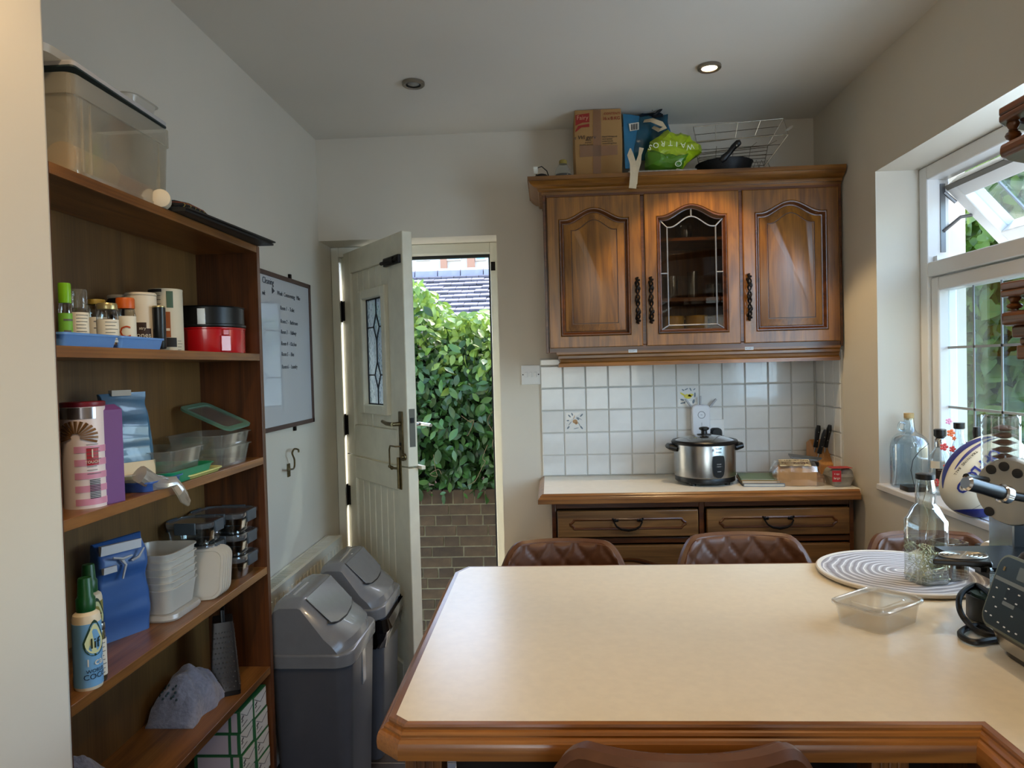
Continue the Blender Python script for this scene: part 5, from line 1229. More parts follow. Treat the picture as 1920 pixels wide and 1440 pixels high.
# ---- bottom shelf: tea boxes and a second towel
S5 = .20
ty2 = [at(q, 1420, X=-.87).y for q in (150, 165, 180, 200, 214)]
zt_ = at(180, 1392, X=-.87).z
cloth('tea_towel', 'grey tea towel with a dark blue stripe at the far left of the lower shelf', list(zip([max(v, 1.160) for v in ty2], (.02, .10, .12, .06, .004))), -.97, -.84, S4, TOWEL2, 9, .016) if False else None
mb = MB(); 
o = cloth('tea_towel', 'grey tea towel at the near end of the lower shelf, by the bookcase upright', [(1.20, .060), (1.225, .125), (1.27, .135), (1.31, .105), (1.365, .010)], -.955, -.845, S4, TOWEL2, 9, .012)
GRB = mat('box_green', '#1f5a34', .5); WHB = mat('box_print_white', '#c9c8c4', .5); INK2 = mat('box_ink', '#33343c', .5); PKB = mat('box_side_print', '#b9a9ac', .5)
for col in range(2):
    ya_, yb_ = (at(452, 1400, X=-.835).y, at(477, 1400, X=-.835).y) if col == 0 else (at(481, 1400, X=-.828).y, at(505, 1400, X=-.828).y)
    yb_ = min(yb_, BY1-.022); hh_ = .058
    for k in range(5 if col == 0 else 5):
        z = S5+.0005+k*(hh_+.0006); xf_ = (-.836 if col == 0 else -.829)+random.uniform(-.003, .003)
        if z+hh_ > S4-TH: continue
        if col == 0: lab = ['bottom', 'second from bottom', 'middle', 'second from top', 'topmost'][k]+' green and white tea carton in the column nearer the room'
        else: lab = ['bottom', 'second from bottom', 'middle', 'second from top', 'topmost'][k]+' green and white tea carton in the column against the bookcase side'
        t = thing('tea_carton', lab, 'box', (xf_-.065, (ya_+yb_)/2, z), group='green and white tea cartons on the bottom shelf')
        obj('carton', MB().box(xf_-.13, ya_+.0005, z, xf_, yb_-.0005, z+hh_), GRB, t, bevel=.001)
        obj('white_end', MB().box(xf_, ya_+.004, z+.003, xf_+.0008, yb_-.003, z+hh_-.003), WHB, t)
        obj('side_print', MB().box(xf_-.12, ya_-.0003, z+.004, xf_-.032, ya_+.0005, z+hh_-.004), PKB, t); obj('side_print', MB().box(xf_-.024, ya_-.0003, z+.004, xf_-.008, ya_+.0005, z+hh_-.004), PKB, t)
        mb = MB(); ym = (ya_+yb_)/2; X_ = xf_+.0012
        mb.tube([(X_, ya_+.006, z+hh_*.86), (X_, ym, z+hh_*.50), (X_, yb_-.005, z+hh_*.72)], .0007, 4)
        mb.tube([(X_, ya_+.007, z+hh_*.60), (X_, ya_+.018, z+hh_*.68)], .0018, 4); mb.tube([(X_, ya_+.007, z+hh_*.46), (X_, ya_+.015, z+hh_*.52)], .0014, 4); mb.tube([(X_, ya_+.010, z+hh_*.25), (X_, ym, z+hh_*.30)], .0008, 4)
        obj('carton_print', mb, INK2, t)
        if k == 1 or k == 3: pass

# ---- top of the bookcase
S0 = SH[0]
x1_, ya_, yb_ = -.828, at(138, 250, X=-.828).y, at(325, 330, X=-.828).y
zt_ = at(137, 130, X=-.826).z; hh_ = zt_-S0-.004
t = thing('storage_box', 'large clear plastic storage box with rolls inside on top of the bookcase', 'box', (-.91, (ya_+yb_)/2, S0))
d_ = yb_-ya_; w_ = .160; cx_, cy_ = x1_-w_/2, (ya_+yb_)/2
BXM = pane('storage_box_plastic', (.86, .84, .78), .14, .12, body=.27, bodycol=(.90, .85, .72))
mb = MB(); rloft(mb, [(w_*.90, d_*.93, .015, S0+.0005, cx_, cy_), (w_*.92, d_*.95, .016, S0+.012, cx_, cy_), (w_*.90, d_*.94, .016, S0+.013, cx_, cy_), (w_*.96, d_*.975, .018, S0+hh_*.80, cx_, cy_), (w_, d_, .02, S0+hh_*.80, cx_, cy_), (w_, d_, .02, S0+hh_, cx_, cy_), (w_*.95, d_*.97, .018, S0+hh_, cx_, cy_), (w_*.87, d_*.91, .014, S0+.004, cx_, cy_)], 5); obj('box', mb, BXM, t)
mb = MB()
for yy in (ya_+.032, ya_+.055, yb_-.05): mb.box(x1_-.007, yy-.0015, S0+.012, x1_-.003, yy+.0015, S0+hh_*.80)
obj('ribs', mb, BXM, t)
rollm = mat('cream_roll', '#d9b98a', .6); o = obj('paper_roll', MB().cyl((-.868, ya_+.022, S0+.036), (-.868, ya_+.150, S0+.036), .030, n=22), rollm); recenter(o); tag(o, 'fat cream roll lying in the storage box, nearest the photographer', 'roll')
o = obj('paper_roll', MB().cyl((-.868, ya_+.154, S0+.030), (-.868, yb_-.055, S0+.030), .024, n=20), mat('peach_roll', '#c98f68', .6)); recenter(o); tag(o, 'peach-coloured roll behind the cream one in the storage box', 'roll')
M_ = Matrix.Translation((cx_-.002, cy_-.012, S0+hh_+.005)) @ Matrix.Rotation(R(-1.5), 4, 'X')
mb = MB(); rloft(mb, [(w_+.012, d_*.93, .008, 0), (w_+.012, d_*.93, .008, .003)], 3, M=M_); o = obj('thin_board', mb, mat('dark_teal_board', '#26363a', .5)); recenter(o); tag(o, 'thin dark board lying across the clear storage box', 'board')
mb = MB(); rloft(mb, [(w_+.010, d_*.92, .008, .0035), (w_+.014, d_*.93, .01, .010), (w_+.010, d_*.92, .009, .012)], 3, M=M_); o = obj('box_cover', mb, mat('grey_lid', '#b5b3b4', .4)); recenter(o); tag(o, 'pale grey flat lid on top of the dark board and storage box', 'lid')
zz = S0+hh_+.020
mb = MB(); rloft(mb, [(.12, .12, .03, zz, -.905, ya_+.005), (.13, .135, .035, zz+.012, -.905, ya_+.005), (.10, .11, .03, zz+.016, -.905, ya_+.005)], 5); o = obj('tub_cover', mb, MILKY); recenter(o); tag(o, 'milky domed lid at the near end of the storage box top', 'lid')
tub('food_tub', 'small milky open tub standing on the lid of the storage box', (-.895, at(232, 175, X=-.895).y, zz-.002), .10, .105, .030, MILKY, cat='tub')
mb = MB().lathe([(.04, 0), (.046, .003), (.046, .012), (.04, .016)], (-.93, ya_-.035, zz+.060), 20); 
t = thing('tub_stack', 'cream round tub with a ribbed lid at the very top left of the bookcase', 'tub', (-.95, ya_-.02, zz+.0165)); cc = (-.925, ya_-.028, zz+.0165)
obj('tub', MB().lathe([(.034, 0), (.038, .045)], cc, 20), MILKY, t); obj('lid', MB().lathe([(.041, .045), (.043, .047), (.043, .052), (.041, .054), (.043, .056), (.041, .060), (.03, .062)], cc, 24), CRM, t)
p = at(330, 373, X=-.80); o = obj('paper_roll', MB().lathe([(.010, -.040), (.019, -.036), (.020, -.004), (.015, .004), (.004, .006)], n=20, M=Matrix.Translation((-.838, p.y+.012, S0+.0205)) @ Matrix.Rotation(R(-90), 4, 'X') @ Matrix.Rotation(R(-25), 4, 'Y')), mat('white_foam', '#d9cdb6', .5)); recenter(o); tag(o, 'white rounded roll end poking out beside the storage box', 'roll')
fy0, fy1 = at(318, 385, X=-.80).y+.02, BY1-.004
FOLD = mat('black_folder', '#1b1a19', .55)
t = thing('folder', 'large black folder hanging over the front edge of the bookcase top', 'folder', (-.88, (fy0+fy1)/2, S0))
mb = MB().rings([[(-.975, fy0+.02, S0+.0010), (-.792, fy0+.03, S0+.0010), (-.775, fy1, S0+.0010), (-.975, fy1, S0+.0010)], [(-.975, fy0+.02, S0+.006), (-.792, fy0+.03, S0+.006), (-.775, fy1, S0+.006), (-.975, fy1, S0+.006)]]); obj('cover', mb, FOLD, t)
mb = MB().rings([[(-.97, fy0+.03, S0+.0062), (-.785, fy0+.03, S0+.0062), (-.765, fy1-.01, S0+.0062), (-.97, fy1-.01, S0+.0062)], [(-.97, fy0+.03, S0+.010), (-.785, fy0+.03, S0+.010), (-.765, fy1-.01, S0+.010), (-.97, fy1-.01, S0+.010)]]); obj('cover', mb, FOLD, t)
o = obj('notepad', MB().box(-.935, fy0+.14, S0+.0105, -.835, fy1-.10, S0+.016), mat('pad_white', '#c4bfb4', .6)); recenter(o); tag(o, 'white paper pad lying on the black folder', 'notepad')
o = obj('notebook', MB().box(-.93, fy0+.10, S0+.0165, -.84, fy1-.22, S0+.028), mat('dark_cover_book', '#242830', .5), bevel=.002); recenter(o); tag(o, 'small dark book on the paper pad under the tartan pouch', 'book')
m_t = mat('tartan', '#1c1a18', .8); n_ = m_t.node_tree; b_ = n_.nodes['Principled BSDF']; tc = n_.nodes.new('ShaderNodeTexCoord'); sp = n_.nodes.new('ShaderNodeSeparateXYZ'); n_.links.new(tc.outputs['Object'], sp.inputs[0])
def strp(ax, sc, th_):
    a1 = n_.nodes.new('ShaderNodeMath'); a1.operation = 'MULTIPLY'; a1.inputs[1].default_value = sc; n_.links.new(sp.outputs[ax], a1.inputs[0]); a2 = n_.nodes.new('ShaderNodeMath'); a2.operation = 'FRACT'; n_.links.new(a1.outputs[0], a2.inputs[0]); a3 = n_.nodes.new('ShaderNodeMath'); a3.operation = 'LESS_THAN'; a3.inputs[1].default_value = th_; n_.links.new(a2.outputs[0], a3.inputs[0]); return a3.outputs[0]
m1 = n_.nodes.new('ShaderNodeMix'); m1.data_type = 'RGBA'; m1.inputs[6].default_value = (*lin('#1c1a18'), 1); m1.inputs[7].default_value = (*lin('#b09a4a'), 1); n_.links.new(strp('Y', 45, .14), m1.inputs[0])
m2 = n_.nodes.new('ShaderNodeMix'); m2.data_type = 'RGBA'; m2.inputs[7].default_value = (*lin('#8a3a1e'), 1); n_.links.new(m1.outputs[2], m2.inputs[6]); n_.links.new(strp('Z', 60, .16), m2.inputs[0]); n_.links.new(m2.outputs[2], b_.inputs['Base Color'])
y_a, y_b = at(343, 395, X=-.84).y+.01, at(408, 400, X=-.84).y
mb = MB(); 
rs = [[(-.885+.04*math.cos(2*PI*i/16)*s_, y_a+(y_b-y_a)*f_, S0+.029+.013*(1+math.sin(2*PI*i/16))*s_) for i in range(16)] for f_, s_ in ((0, .5), (.08, .9), (.3, 1), (.65, 1), (.88, .85), (1, .4))]
mb.rings(rs); crumple(mb, .002, 40); o = obj('tartan_pouch', mb, m_t); recenter(o); tag(o, 'dark tartan checked pouch on the stack beside the storage box', 'pouch')
mb = MB(); mb.ball((-.90, at(432, 412, X=-.90).y, S0+.030), .018, .020, .014, 12, 8); crumple(mb, .006, 60); o = obj('yellow_wrapper', mb, mat('mustard_foil', '#a5832a', .4)); recenter(o); tag(o, 'crumpled mustard yellow wrapper on the paper pad', 'wrapper')
# ============================================================ ON TOP OF THE WALL CABINET
TC = 2.113
obj('top_board', MB().box(X0+.0, 2.852, 2.06, X1-.005, D-.002, 2.066), OAKX, wc)
obj('dust_board', MB().box(X0-.02, 2.80, 2.100, X1-.005, D-.003, 2.1125), OAKX, wc)
CARD = mat('cardboard', '#a37b49', .75, noise_s=9, amt=.06, bump=.04)
A, B = at(1078, 300, Y=2.90), at(1168, 300, Y=2.90); zt_ = at(1120, 205, Y=2.90).z
t = thing('cardboard_box', 'brown cardboard carton with red and black printing on top of the wall cabinet', 'box', ((A.x+B.x)/2, 2.99, TC))
mb = MB(); rloft(mb, [(B.x-A.x, .20, .004, TC+.0005, (A.x+B.x)/2, 3.0), (B.x-A.x, .20, .004, TC+.030, (A.x+B.x)/2, 3.0)], 2); obj('base_tray', mb, CARD, t)
mb = MB(); n = 10; rs = []
for k in range(n+1):
    v = k/n; e = .003*math.sin(v*PI); zz = TC+.031+(zt_-TC-.031)*v; rs.append(rr(B.x-A.x-.006+e*2, .195+e, .005, zz, 2, (A.x+B.x)/2, 3.0))
mb.rings(rs); obj('carton', mb, CARD, t)
yf = 2.9005; REDP = mat('red_print_card', '#8f2317', .6); TAPE = pane('packing_tape', (.94, .86, .76), .15, .15, body=.12, bodycol=(.55, .36, .24))
def Pb(px, py, off=0): q = at(px, py, Y=yf-.0015-off); return q
def cardflat(nm, pts, m, off=0):
    w2 = [Pb(*p, off) for p in pts]; mb = MB().rings([[tuple(q) for q in w2], [(q.x, q.y-.0004, q.z) for q in w2]]); return obj(nm, mb, m, t)
cardflat('red_logo', [(1079, 216), (1105, 212), (1105, 229), (1092, 230), (1079, 236)], REDP); cardflat('red_logo', [(1079, 245), (1084, 236), (1105, 232), (1105, 238), (1090, 239), (1079, 248)], REDP)
lettering('lettering', 'Fairy', .024, Pb(1092, 221, .001), (1, 0, 0), (0, 0, 1), mat('faded_print', '#c09070', .6), t)
lettering('lettering', 'CONTENTS', .0125, Pb(1148, 213), (1, 0, 0), (0, 0, 1), REDP, t); lettering('lettering', '16 x 8 KG', .0185, Pb(1146, 222), (1, 0, 0), (0, 0, 1), REDP, t, sp=.9)
lettering('lettering', '« Wl gerv', .022, Pb(1096, 258), (1, 0, 0), (0, 0, 1), INK, t, shear=.2)
for i, (s, px, py) in enumerate((('tinyfla', 1103, 263), ('scents?', 1103, 267), ('double derma', 1099, 271.5), ('Hand Wrapped', 1143, 256), ('and tanker', 1139, 260.5), ('underklook', 1139, 264.5), ('overtillingimus', 1143, 268.5))): lettering('lettering', s, .0095, Pb(px, py), (1, 0, 0), (0, 0, 1), INK, t)
cardflat('tape', [(1112, 205), (1127, 205), (1127, 326), (1112, 326)], TAPE, .0006); cardflat('tape', [(1087, 273), (1158, 272), (1158, 290), (1087, 295)], TAPE, .001)
# blue bag-for-life, handles
BB = mat('blue_shopping_bag', '#2f6f92', .35, noise_s=10, amt=.12); BBD = mat('navy_bag_inside', '#0e2231', .4)
A = at(1170, 318, Y=2.92); t = thing('shopping_bag', 'half-folded blue shopping bag with a barcode sticker on top of the wall cabinet', 'bag', (.40, 3.0, TC))
def quad(px, y0, y1, th=.003):
    q = [at(a, b, Y=y) for (a, b), y in zip(px, y0)]; return q
def sheet(nm, pts, m, parent, th=.002, sub=8, amp=.003, seed=0, tile=None):
    """crumpled sheet through 4 corner points"""
    a, b, c, d = [Vector(p) for p in pts]; mb = MB(); nn = (b-a).cross(d-a).normalized()
    for side in (0, 1):
        for j in range(sub+1):
            for i in range(sub+1):
                u, v = i/sub, j/sub; p = (a*(1-u)+b*u)*(1-v)+(d*(1-u)+c*u)*v; p += nn*(noise.noise(p*22+Vector((seed, 0, 0)))*amp*4*math.sin(PI*min(1, max(0, u)))**.3 + side*th); mb.v.append((p.x, p.y, max(p.z, TC+.0006)))
    N1 = (sub+1)**2
    for j in range(sub):
        for i in range(sub): q = j*(sub+1)+i; mb.f.append((q, q+1, q+sub+2, q+sub+1)); mb.f.append((q+N1, q+1+N1, q+sub+2+N1, q+sub+1+N1))
    rim = list(range(sub+1))+[j*(sub+1)+sub for j in range(1, sub+1)]+[sub*(sub+1)+i for i in range(sub-1, -1, -1)]+[j*(sub+1) for j in range(sub-1, 0, -1)]
    for p, q in zip(rim, rim[1:]+rim[:1]): mb.f.append((p, q, q+N1, p+N1))
    return obj(nm, mb, m, parent, ang=60)
Y1 = 2.905
sheet('front_panel', [at(1172, 316, Y=Y1), at(1186, 316, Y=Y1), at(1199, 218, Y=Y1+.03), at(1168, 214, Y=Y1+.03)], BB, t, amp=.001)
sheet('side_panel', [at(1186, 300, Y=Y1), at(1250, 300, Y=Y1+.06), at(1252, 214, Y=Y1+.07), at(1199, 220, Y=Y1+.03)], mat('teal_bag_fold', '#1c4a5c', .3, noise_s=18, amt=.3, coat=.3), t, amp=.008, seed=4, sub=14)
sheet('back_panel', [at(1175, 230, Y=3.02), at(1262, 262, Y=3.02), at(1245, 208, Y=3.02), at(1216, 195, Y=3.02)], BB, t, amp=.003, seed=7)
sheet('inside', [at(1188, 224, Y=2.97), at(1245, 240, Y=2.97), at(1240, 212, Y=2.98), at(1205, 212, Y=2.98)], BBD, t, amp=.003, seed=2)
HB = mat('navy_handle', '#080f18', .5); PB = lambda a, b, y: tuple(at(a, b, Y=y))
obj('handle', MB().tube(crv([PB(1222, 206, 2.95), PB(1228, 199, 2.94), PB(1240, 203, 2.94), PB(1232, 212, 2.95), PB(1226, 218, 2.95), PB(1243, 216, 2.94)]), .006, 8), HB, t)
STRAP = mat('cream_strap', '#cbb999', .7, noise_s=60, amt=.06)
def ribbon(nm, pts, wds, m, parent):
    mb = MB(); rs = []; P_ = [Vector(p) for p in pts]
    for i, p in enumerate(P_):
        tdir = (P_[min(i+1, len(P_)-1)]-P_[max(i-1, 0)]).normalized(); s = tdir.cross(Vector((0, -1, .15))).normalized(); n_ = Vector((0, -1, 0)); w_ = wds[i]
        rs.append([tuple(p-s*w_), tuple(p+s*w_), tuple(p+s*w_-n_*.0025), tuple(p-s*w_-n_*.0025)])
    return obj(nm, mb.rings(rs), m, parent, ang=60)
stp = obj('barcode_sticker', MB().rings([[tuple(at(*p, Y=Y1+.016)) for p in ((1181, 246), (1198, 243), (1198, 229), (1179, 232))], [tuple(at(*p, Y=Y1+.0155)) for p in ((1181, 246), (1198, 243), (1198, 229), (1179, 232))]]), PAPER, t)
mb = MB()
for i in range(9):
    a = at(1183.5+i*1.5, 244-i*.2, Y=Y1+.0150); b = at(1183+i*1.5, 233-i*.25, Y=Y1+.0150); mb.box(a.x, a.y, a.z, a.x+(.0016 if i % 3 else .0028), a.y+.0003, b.z)
obj('barcode', mb, INK, t)
t2 = thing('fabric_strap', 'cream fabric handles hanging over the cornice from the blue bag', 'strap', (at(1187, 320, Y=2.78).x, 2.79, TC))
ribbon('strap_end', [PB(1182, 278, 2.80), PB(1182, 290, 2.79), PB(1187, 306, 2.776), PB(1188, 325, 2.773), PB(1187, 345, 2.773), PB(1186, 353, 2.773)], [.002, .012, .012, .013, .014, .014], STRAP, t2)
ribbon('strap_end', [PB(1203, 277, 2.83), PB(1200, 290, 2.82), PB(1197, 304, 2.80), PB(1192, 325, 2.776), PB(1191, 345, 2.7765)], [.009, .006, .010, .009, .008], STRAP, t2)
ribbon('strap_loop', [PB(1207, 227, 2.90), PB(1222, 225, 2.87), PB(1240, 232, 2.85), PB(1247, 239, 2.86), PB(1236, 244, 2.88), PB(1224, 238, 2.90)], [.006, .009, .010, .008, .008, .006], STRAP, t2)
# green carrier bag
A, B = at(1212, 316, Y=2.87), at(1318, 290, Y=2.87)
LG = mat('lime_carrier_bag', '#9fb81c', .3, noise_s=12, amt=.22, coat=.25); DG = mat('green_carrier_band', '#4f7d1c', .35, noise_s=12, amt=.2, coat=.2)
t = thing('carrier_bag', 'crumpled lime green carrier bag with white lettering on top of the wall cabinet', 'bag', (.50, 2.92, TC))
cx_, cz_ = at(1262, 290, Y=2.90).x, TC
def blob(nm, pts, yf_, yb_, m, amp, seed, z0=TC+.001):
    o_ = [at(a, b, Y=yf_) for a, b in pts]; cx = sum(p.x for p in o_)/len(o_); cz = sum(p.z for p in o_)/len(o_); mb = MB(); rs = []
    dense = []
    for i in range(len(o_)):
        a, b = o_[i], o_[(i+1) % len(o_)]
        for k in range(5): dense.append(a+(b-a)*k/5)
    for f_, y_ in ((.15, yf_-.015), (.4, yf_-.018), (.6, yf_-.014), (.78, yf_-.008), (.92, yf_+.004), (1, yf_+.02), (.95, (yf_+yb_)/2), (.8, yb_)):
        rs.append([(cx+(p.x-cx)*f_, y_, cz+(p.z-cz)*f_) for p in dense])
    mb.rings(rs); 
    for i, v in enumerate(mb.v):
        q = Vector(v); q += noise.noise_vector(q*26+Vector((seed, 0, 0)))*amp*1.5+noise.noise_vector(q*70+Vector((0, seed, 0)))*amp*.8; mb.v[i] = (q.x, q.y, max(q.z, z0))
    return obj(nm, mb, m, t, ang=22)
blob('bag_body', [(1211, 300), (1214, 278), (1224, 262), (1240, 252), (1252, 243), (1262, 248), (1280, 247), (1296, 252), (1302, 262), (1317, 270), (1318, 283), (1304, 286), (1296, 300), (1284, 312), (1262, 318), (1232, 318), (1213, 314)], 2.87, 3.02, LG, .008, 2)
blob('bag_band', [(1211, 312), (1212, 284), (1222, 280), (1245, 288), (1262, 287), (1275, 290), (1292, 288), (1288, 300), (1280, 316), (1262, 319), (1230, 318)], 2.855, 2.98, DG, .005, 5)
WP = mat('bag_white_print', '#dfe6c8', .4)
# the name reads upside down, along a bowed line
for s, px, py, rz_ in (('W', 1294, 275, 188), ('A', 1281, 272, 182), ('I', 1269, 270, 178), ('T', 1257, 268, 178), ('R', 1243, 269, 172), ('O', 1230, 272, 165), ('S', 1219, 276, 160)):
    a = R(rz_); p = at(px, py, Y=2.838); lettering('lettering', s, .030, p, (math.cos(a), 0, math.sin(a)), (-math.sin(a), 0, math.cos(a)), WP, t)
p = at(1272, 307, Y=2.832); obj('round_emblem', MB().rings([[(p.x+a, p.y, p.z+b) for a, b in ell(0, 0, .013, .011, .3)], [(p.x+a, p.y-.0005, p.z+b) for a, b in ell(0, 0, .013, .011, .3)], [(p.x+a, p.y-.0005, p.z+b) for a, b in ell(0, 0, .0105, .0085, .3)], [(p.x+a, p.y, p.z+b) for a, b in ell(0, 0, .0105, .0085, .3)]], loop=True), WP, t)
# papers under the bags
mb = MB(); a, b = at(1176, 322, Y=2.86), at(1303, 300, Y=2.86); mb.box(a.x, 2.83, TC+.0006, b.x, 3.05, TC+.016); crumple(mb, .002, 30, zmin=TC+.0006); o = obj('paper_pile', mb, mat('newsprint', '#a9a49a', .7, noise_s=70, amt=.25)); recenter(o); tag(o, 'pile of pale printed papers under the blue and green bags', 'papers')
ribbon('paper_scrap', [PB(1268, 317, 2.800), PB(1276, 322, 2.786), PB(1286, 325, 2.785)], [.004, .010, .004], mat('white_tissue', '#c9c4b8', .7), None); o = bpy.data.objects['paper_scrap']; recenter(o); tag(o, 'small torn scrap of white tissue hanging over the cornice below the green bag', 'paper')
# frying pan
t = thing('frying_pan', 'black speckled frying pan lying on the wall cabinet, handle up', 'pan', (at(1358, 305, Y=2.95).x, 2.95, TC))
pc = Vector((at(1358, 310, Y=2.94).x, 2.945, TC+.0015)); pr = (at(1412, 300, Y=2.94).x-at(1305, 300, Y=2.94).x)/2
PANM = mat('speckled_pan', '#191a1b', .45, noise_s=220, amt=.6)
obj('bowl', MB().lathe([(pr*.78, 0), (pr*.80, .001), (pr*.97, .052), (pr, .056), (pr*.985, .057), (pr*.96, .052), (pr*.77, .004)], pc, 40, c1=True), PANM, t)
mb = MB(); mb.tube([PB(1352, 302, 2.85), PB(1358, 296, 2.845), PB(1366, 288, 2.84), PB(1376, 275, 2.825), PB(1384, 268, 2.815), PB(1388, 266, 2.81)], [.012, .015, .0105, .012, .013, .009], 12); obj('handle', mb, BLACK, t)
mb = MB(); q = at(1381, 273, Y=2.804); mb.tube([(q.x, q.y, q.z-.003), (q.x+.001, q.y, q.z+.003)], .003, 8); obj('hanging_eye', mb, CHROME, t)
# wire rack
t = thing('wire_rack', 'chrome wire dish rack leaning on the wall behind the frying pan', 'rack', (.80, 3.04, TC))
WM = mat('rack_chrome', '#b9b3a4', .25, .95)
c = [Vector(at(1295, 250, Y=3.06)), Vector(at(1469, 222, Y=3.02)), Vector(at(1440, 316, Y=2.95)), Vector(at(1310, 322, Y=2.98))]
mb = MB()
def L2(a, b, r=.0014): mb.tube([a, (Vector(a)+Vector(b))/2, b], r, 5)
TLb, TRb = at(1300, 238, Y=3.09), at(1469, 222, Y=3.05); MLb, MRb = at(1302, 266, Y=3.0), at(1478, 252, Y=2.93)
BLb, BRb = at(1310, 288, Y=3.09), at(1440, 272, Y=3.09); FL, FR = at(1312, 318, Y=3.05), at(1432, 314, Y=2.99)
for rr_ in (.0018,):
    mb.tube([TLb, TRb, MRb, MLb], rr_, 6, closed=True); L2(BLb, BRb, .0016)
for k in range(5): f_ = k/4; a = TLb+(TRb-TLb)*f_; b = MLb+(MRb-MLb)*f_; d = BLb+(BRb-BLb)*f_; L2(a, d+(a-d)*.45); L2(d, d+(b-d)*.45); L2(d, FL+(FR-FL)*f_)
for f_ in (.3, .6): L2(TLb+(BLb-TLb)*f_, TRb+(BRb-TRb)*f_); L2(MLb+(FL-MLb)*f_, MRb+(FR-MRb)*f_)
L2(MRb, FR, .0030); L2(MLb, FL); L2(FL, FR); L2(BRb, FR); L2(TRb, BRb); L2(TLb, BLb)
for k in range(6): f_ = (k+.5)/6; a = FL+(BLb-FL)*f_; b = FR+(BRb-FR)*f_; L2(a, b)
for k in range(3): x0_ = at(1418+k*10, 314, Y=2.99); mb.tube([x0_+Vector((-.012, 0, 0)), x0_+Vector((0, 0, .03)), x0_+Vector((.012, 0, 0))], .0014, 5)
mb.v = [(x, min(y, D-.004), max(z, TC+.001)) for x, y, z in mb.v]; obj('wires', mb, WM, t)
q = at(1480, 241, Y=2.93); obj('rubber_foot', MB().rings([[tuple(q+Vector((a*.8+b*.6, -.004+k_, a*.6-b*.3)))for a, b in ell(0, 0, .018, .009)] for k_ in (0, .006)]), mat('white_rubber', '#b9b6ac', .6), t)
# onion bottle, cable object
c = at(1056, 322, Y=2.87); t = thing('squeeze_bottle', 'small round-bellied clear bottle with a yellow cap beside the carton on the wall cabinet', 'bottle', (c.x, 2.87, TC))
obj('belly', MB().lathe([(.030, .0005), (.036, .006), (.036, .020), (.028, .045), (.017, .062), (.015, .066)], (c.x, 2.87, TC), 22), CLEARP, t)
obj('liquid', MB().lathe([(.029, .002), (.033, .008), (.032, .022)], (c.x, 2.87, TC), 20), mat('dark_sauce', '#1b120c', .3), t); obj('cap', MB().lathe([(.016, .064), (.016, .076), (.013, .080), (.008, .081)], (c.x, 2.87, TC), 18), mat('dull_yellow_cap', '#8d7a35', .45), t)
c = at(1015, 328, Y=2.86); t = thing('cable_bundle', 'small black gadget with a looped cable at the left end of the wall cabinet top', 'gadget', (c.x, 2.86, TC))
mb = MB(); mb.ball((c.x, 2.86, TC+.014), .028, .022, .0135); obj('body', mb, BLACK, t)
obj('cable', MB().tube([(c.x-.02, 2.85, TC+.02), (c.x-.02, 2.845, TC+.045), (c.x+.002, 2.845, TC+.052), (c.x+.022, 2.85, TC+.035), (c.x+.030, 2.85, TC+.010)], .0022, 6), BLACK, t); mb = MB().box(c.x-.030, 2.835, TC+.022, c.x-.014, 2.842, TC+.048); crumple(mb, .003, 40); obj('paper_label', mb, PAPER, t)

# ============================================================ ON THE WORKTOP
ZW = .9005
c = Vector((at(1322, 905, Y=2.89).x, 2.89, ZW)); r = (at(1380, 850, Y=2.89).x-at(1266, 850, Y=2.89).x)/2
t = thing('rice_cooker', 'brushed steel rice cooker with a glass lid and black handles on the worktop', 'cooker', c)
zt_ = at(1322, 826, Y=2.89).z; h = zt_-ZW
mb = MB().lathe([(r*.93, .010), (r*.97, .013), (r*.97, .030), (r*.95, .034)], c, 40)
for a in (40, 130, 230, 320): mb.cyl((c.x+r*.8*math.cos(R(a)), c.y+r*.8*math.sin(R(a)), ZW), (c.x+r*.8*math.cos(R(a)), c.y+r*.8*math.sin(R(a)), ZW+.012), .011)
obj('base', mb, BLACK, t)
obj('body', MB().lathe([(r*.96, .030), (r*.99, .034), (r*1.0, h*.93), (r*.99, h*.95)], c, 128), STEEL, t)
obj('lid_rim', MB().lathe([(r*.98, h*.93), (r*1.07, h*.95), (r*1.08, h*1.0), (r*1.04, h*1.03), (r*.96, h*1.03), (r*.94, h*.98)], c, 48, c0=False, c1=False), BLACK, t)
obj('glass_lid', MB().lathe([(r*.97, h*1.015), (r*.8, h*1.06), (r*.5, h*1.12), (r*.15, h*1.15)], c, 40, c0=False), pane('smoked_lid_glass', (.45, .43, .40), .35, .05, body=.25, bodycol=(.25, .23, .2)), t)
obj('lid_knob', MB().lathe([(.028, h*1.14), (.028, h*1.16), (.012, h*1.17), (.011, h*1.24), (.020, h*1.27), (.020, h*1.31), (.012, h*1.33)], c, 22), BLACK, t)
for s in (-1, 1):
    mb = MB().tube([(c.x+s*r*.96, c.y-.03, ZW+h*.84), (c.x+s*(r+.018), c.y-.028, ZW+h*.88), (c.x+s*(r+.024), c.y, ZW+h*.89), (c.x+s*(r+.018), c.y+.028, ZW+h*.88), (c.x+s*r*.96, c.y+.03, ZW+h*.84)], [.012, .012, .011, .012, .012], 10); obj('handle', mb, BLACK, t)
a = R(-90+13); n_ = Vector((math.cos(a), math.sin(a), 0)); 
mb = MB(); rs = []
for q in (0, .006):
    ring = []
    for x_, z_, _q in crv([(a_, b_, 0) for a_, b_ in ((-.022, .080), (-.024, .05), (-.020, .018), (-.010, .005), (0, .003), (.010, .005), (.020, .018), (.024, .05), (.022, .080), (.015, .088), (-.015, .088))], 4, True):
        aa = a+x_/r; ring.append((c.x+(r+q)*math.cos(aa), c.y+(r+q)*math.sin(aa), ZW+.032+z_))
    rs.append(ring)
obj('control_panel', mb.rings(rs), BLACK, t)
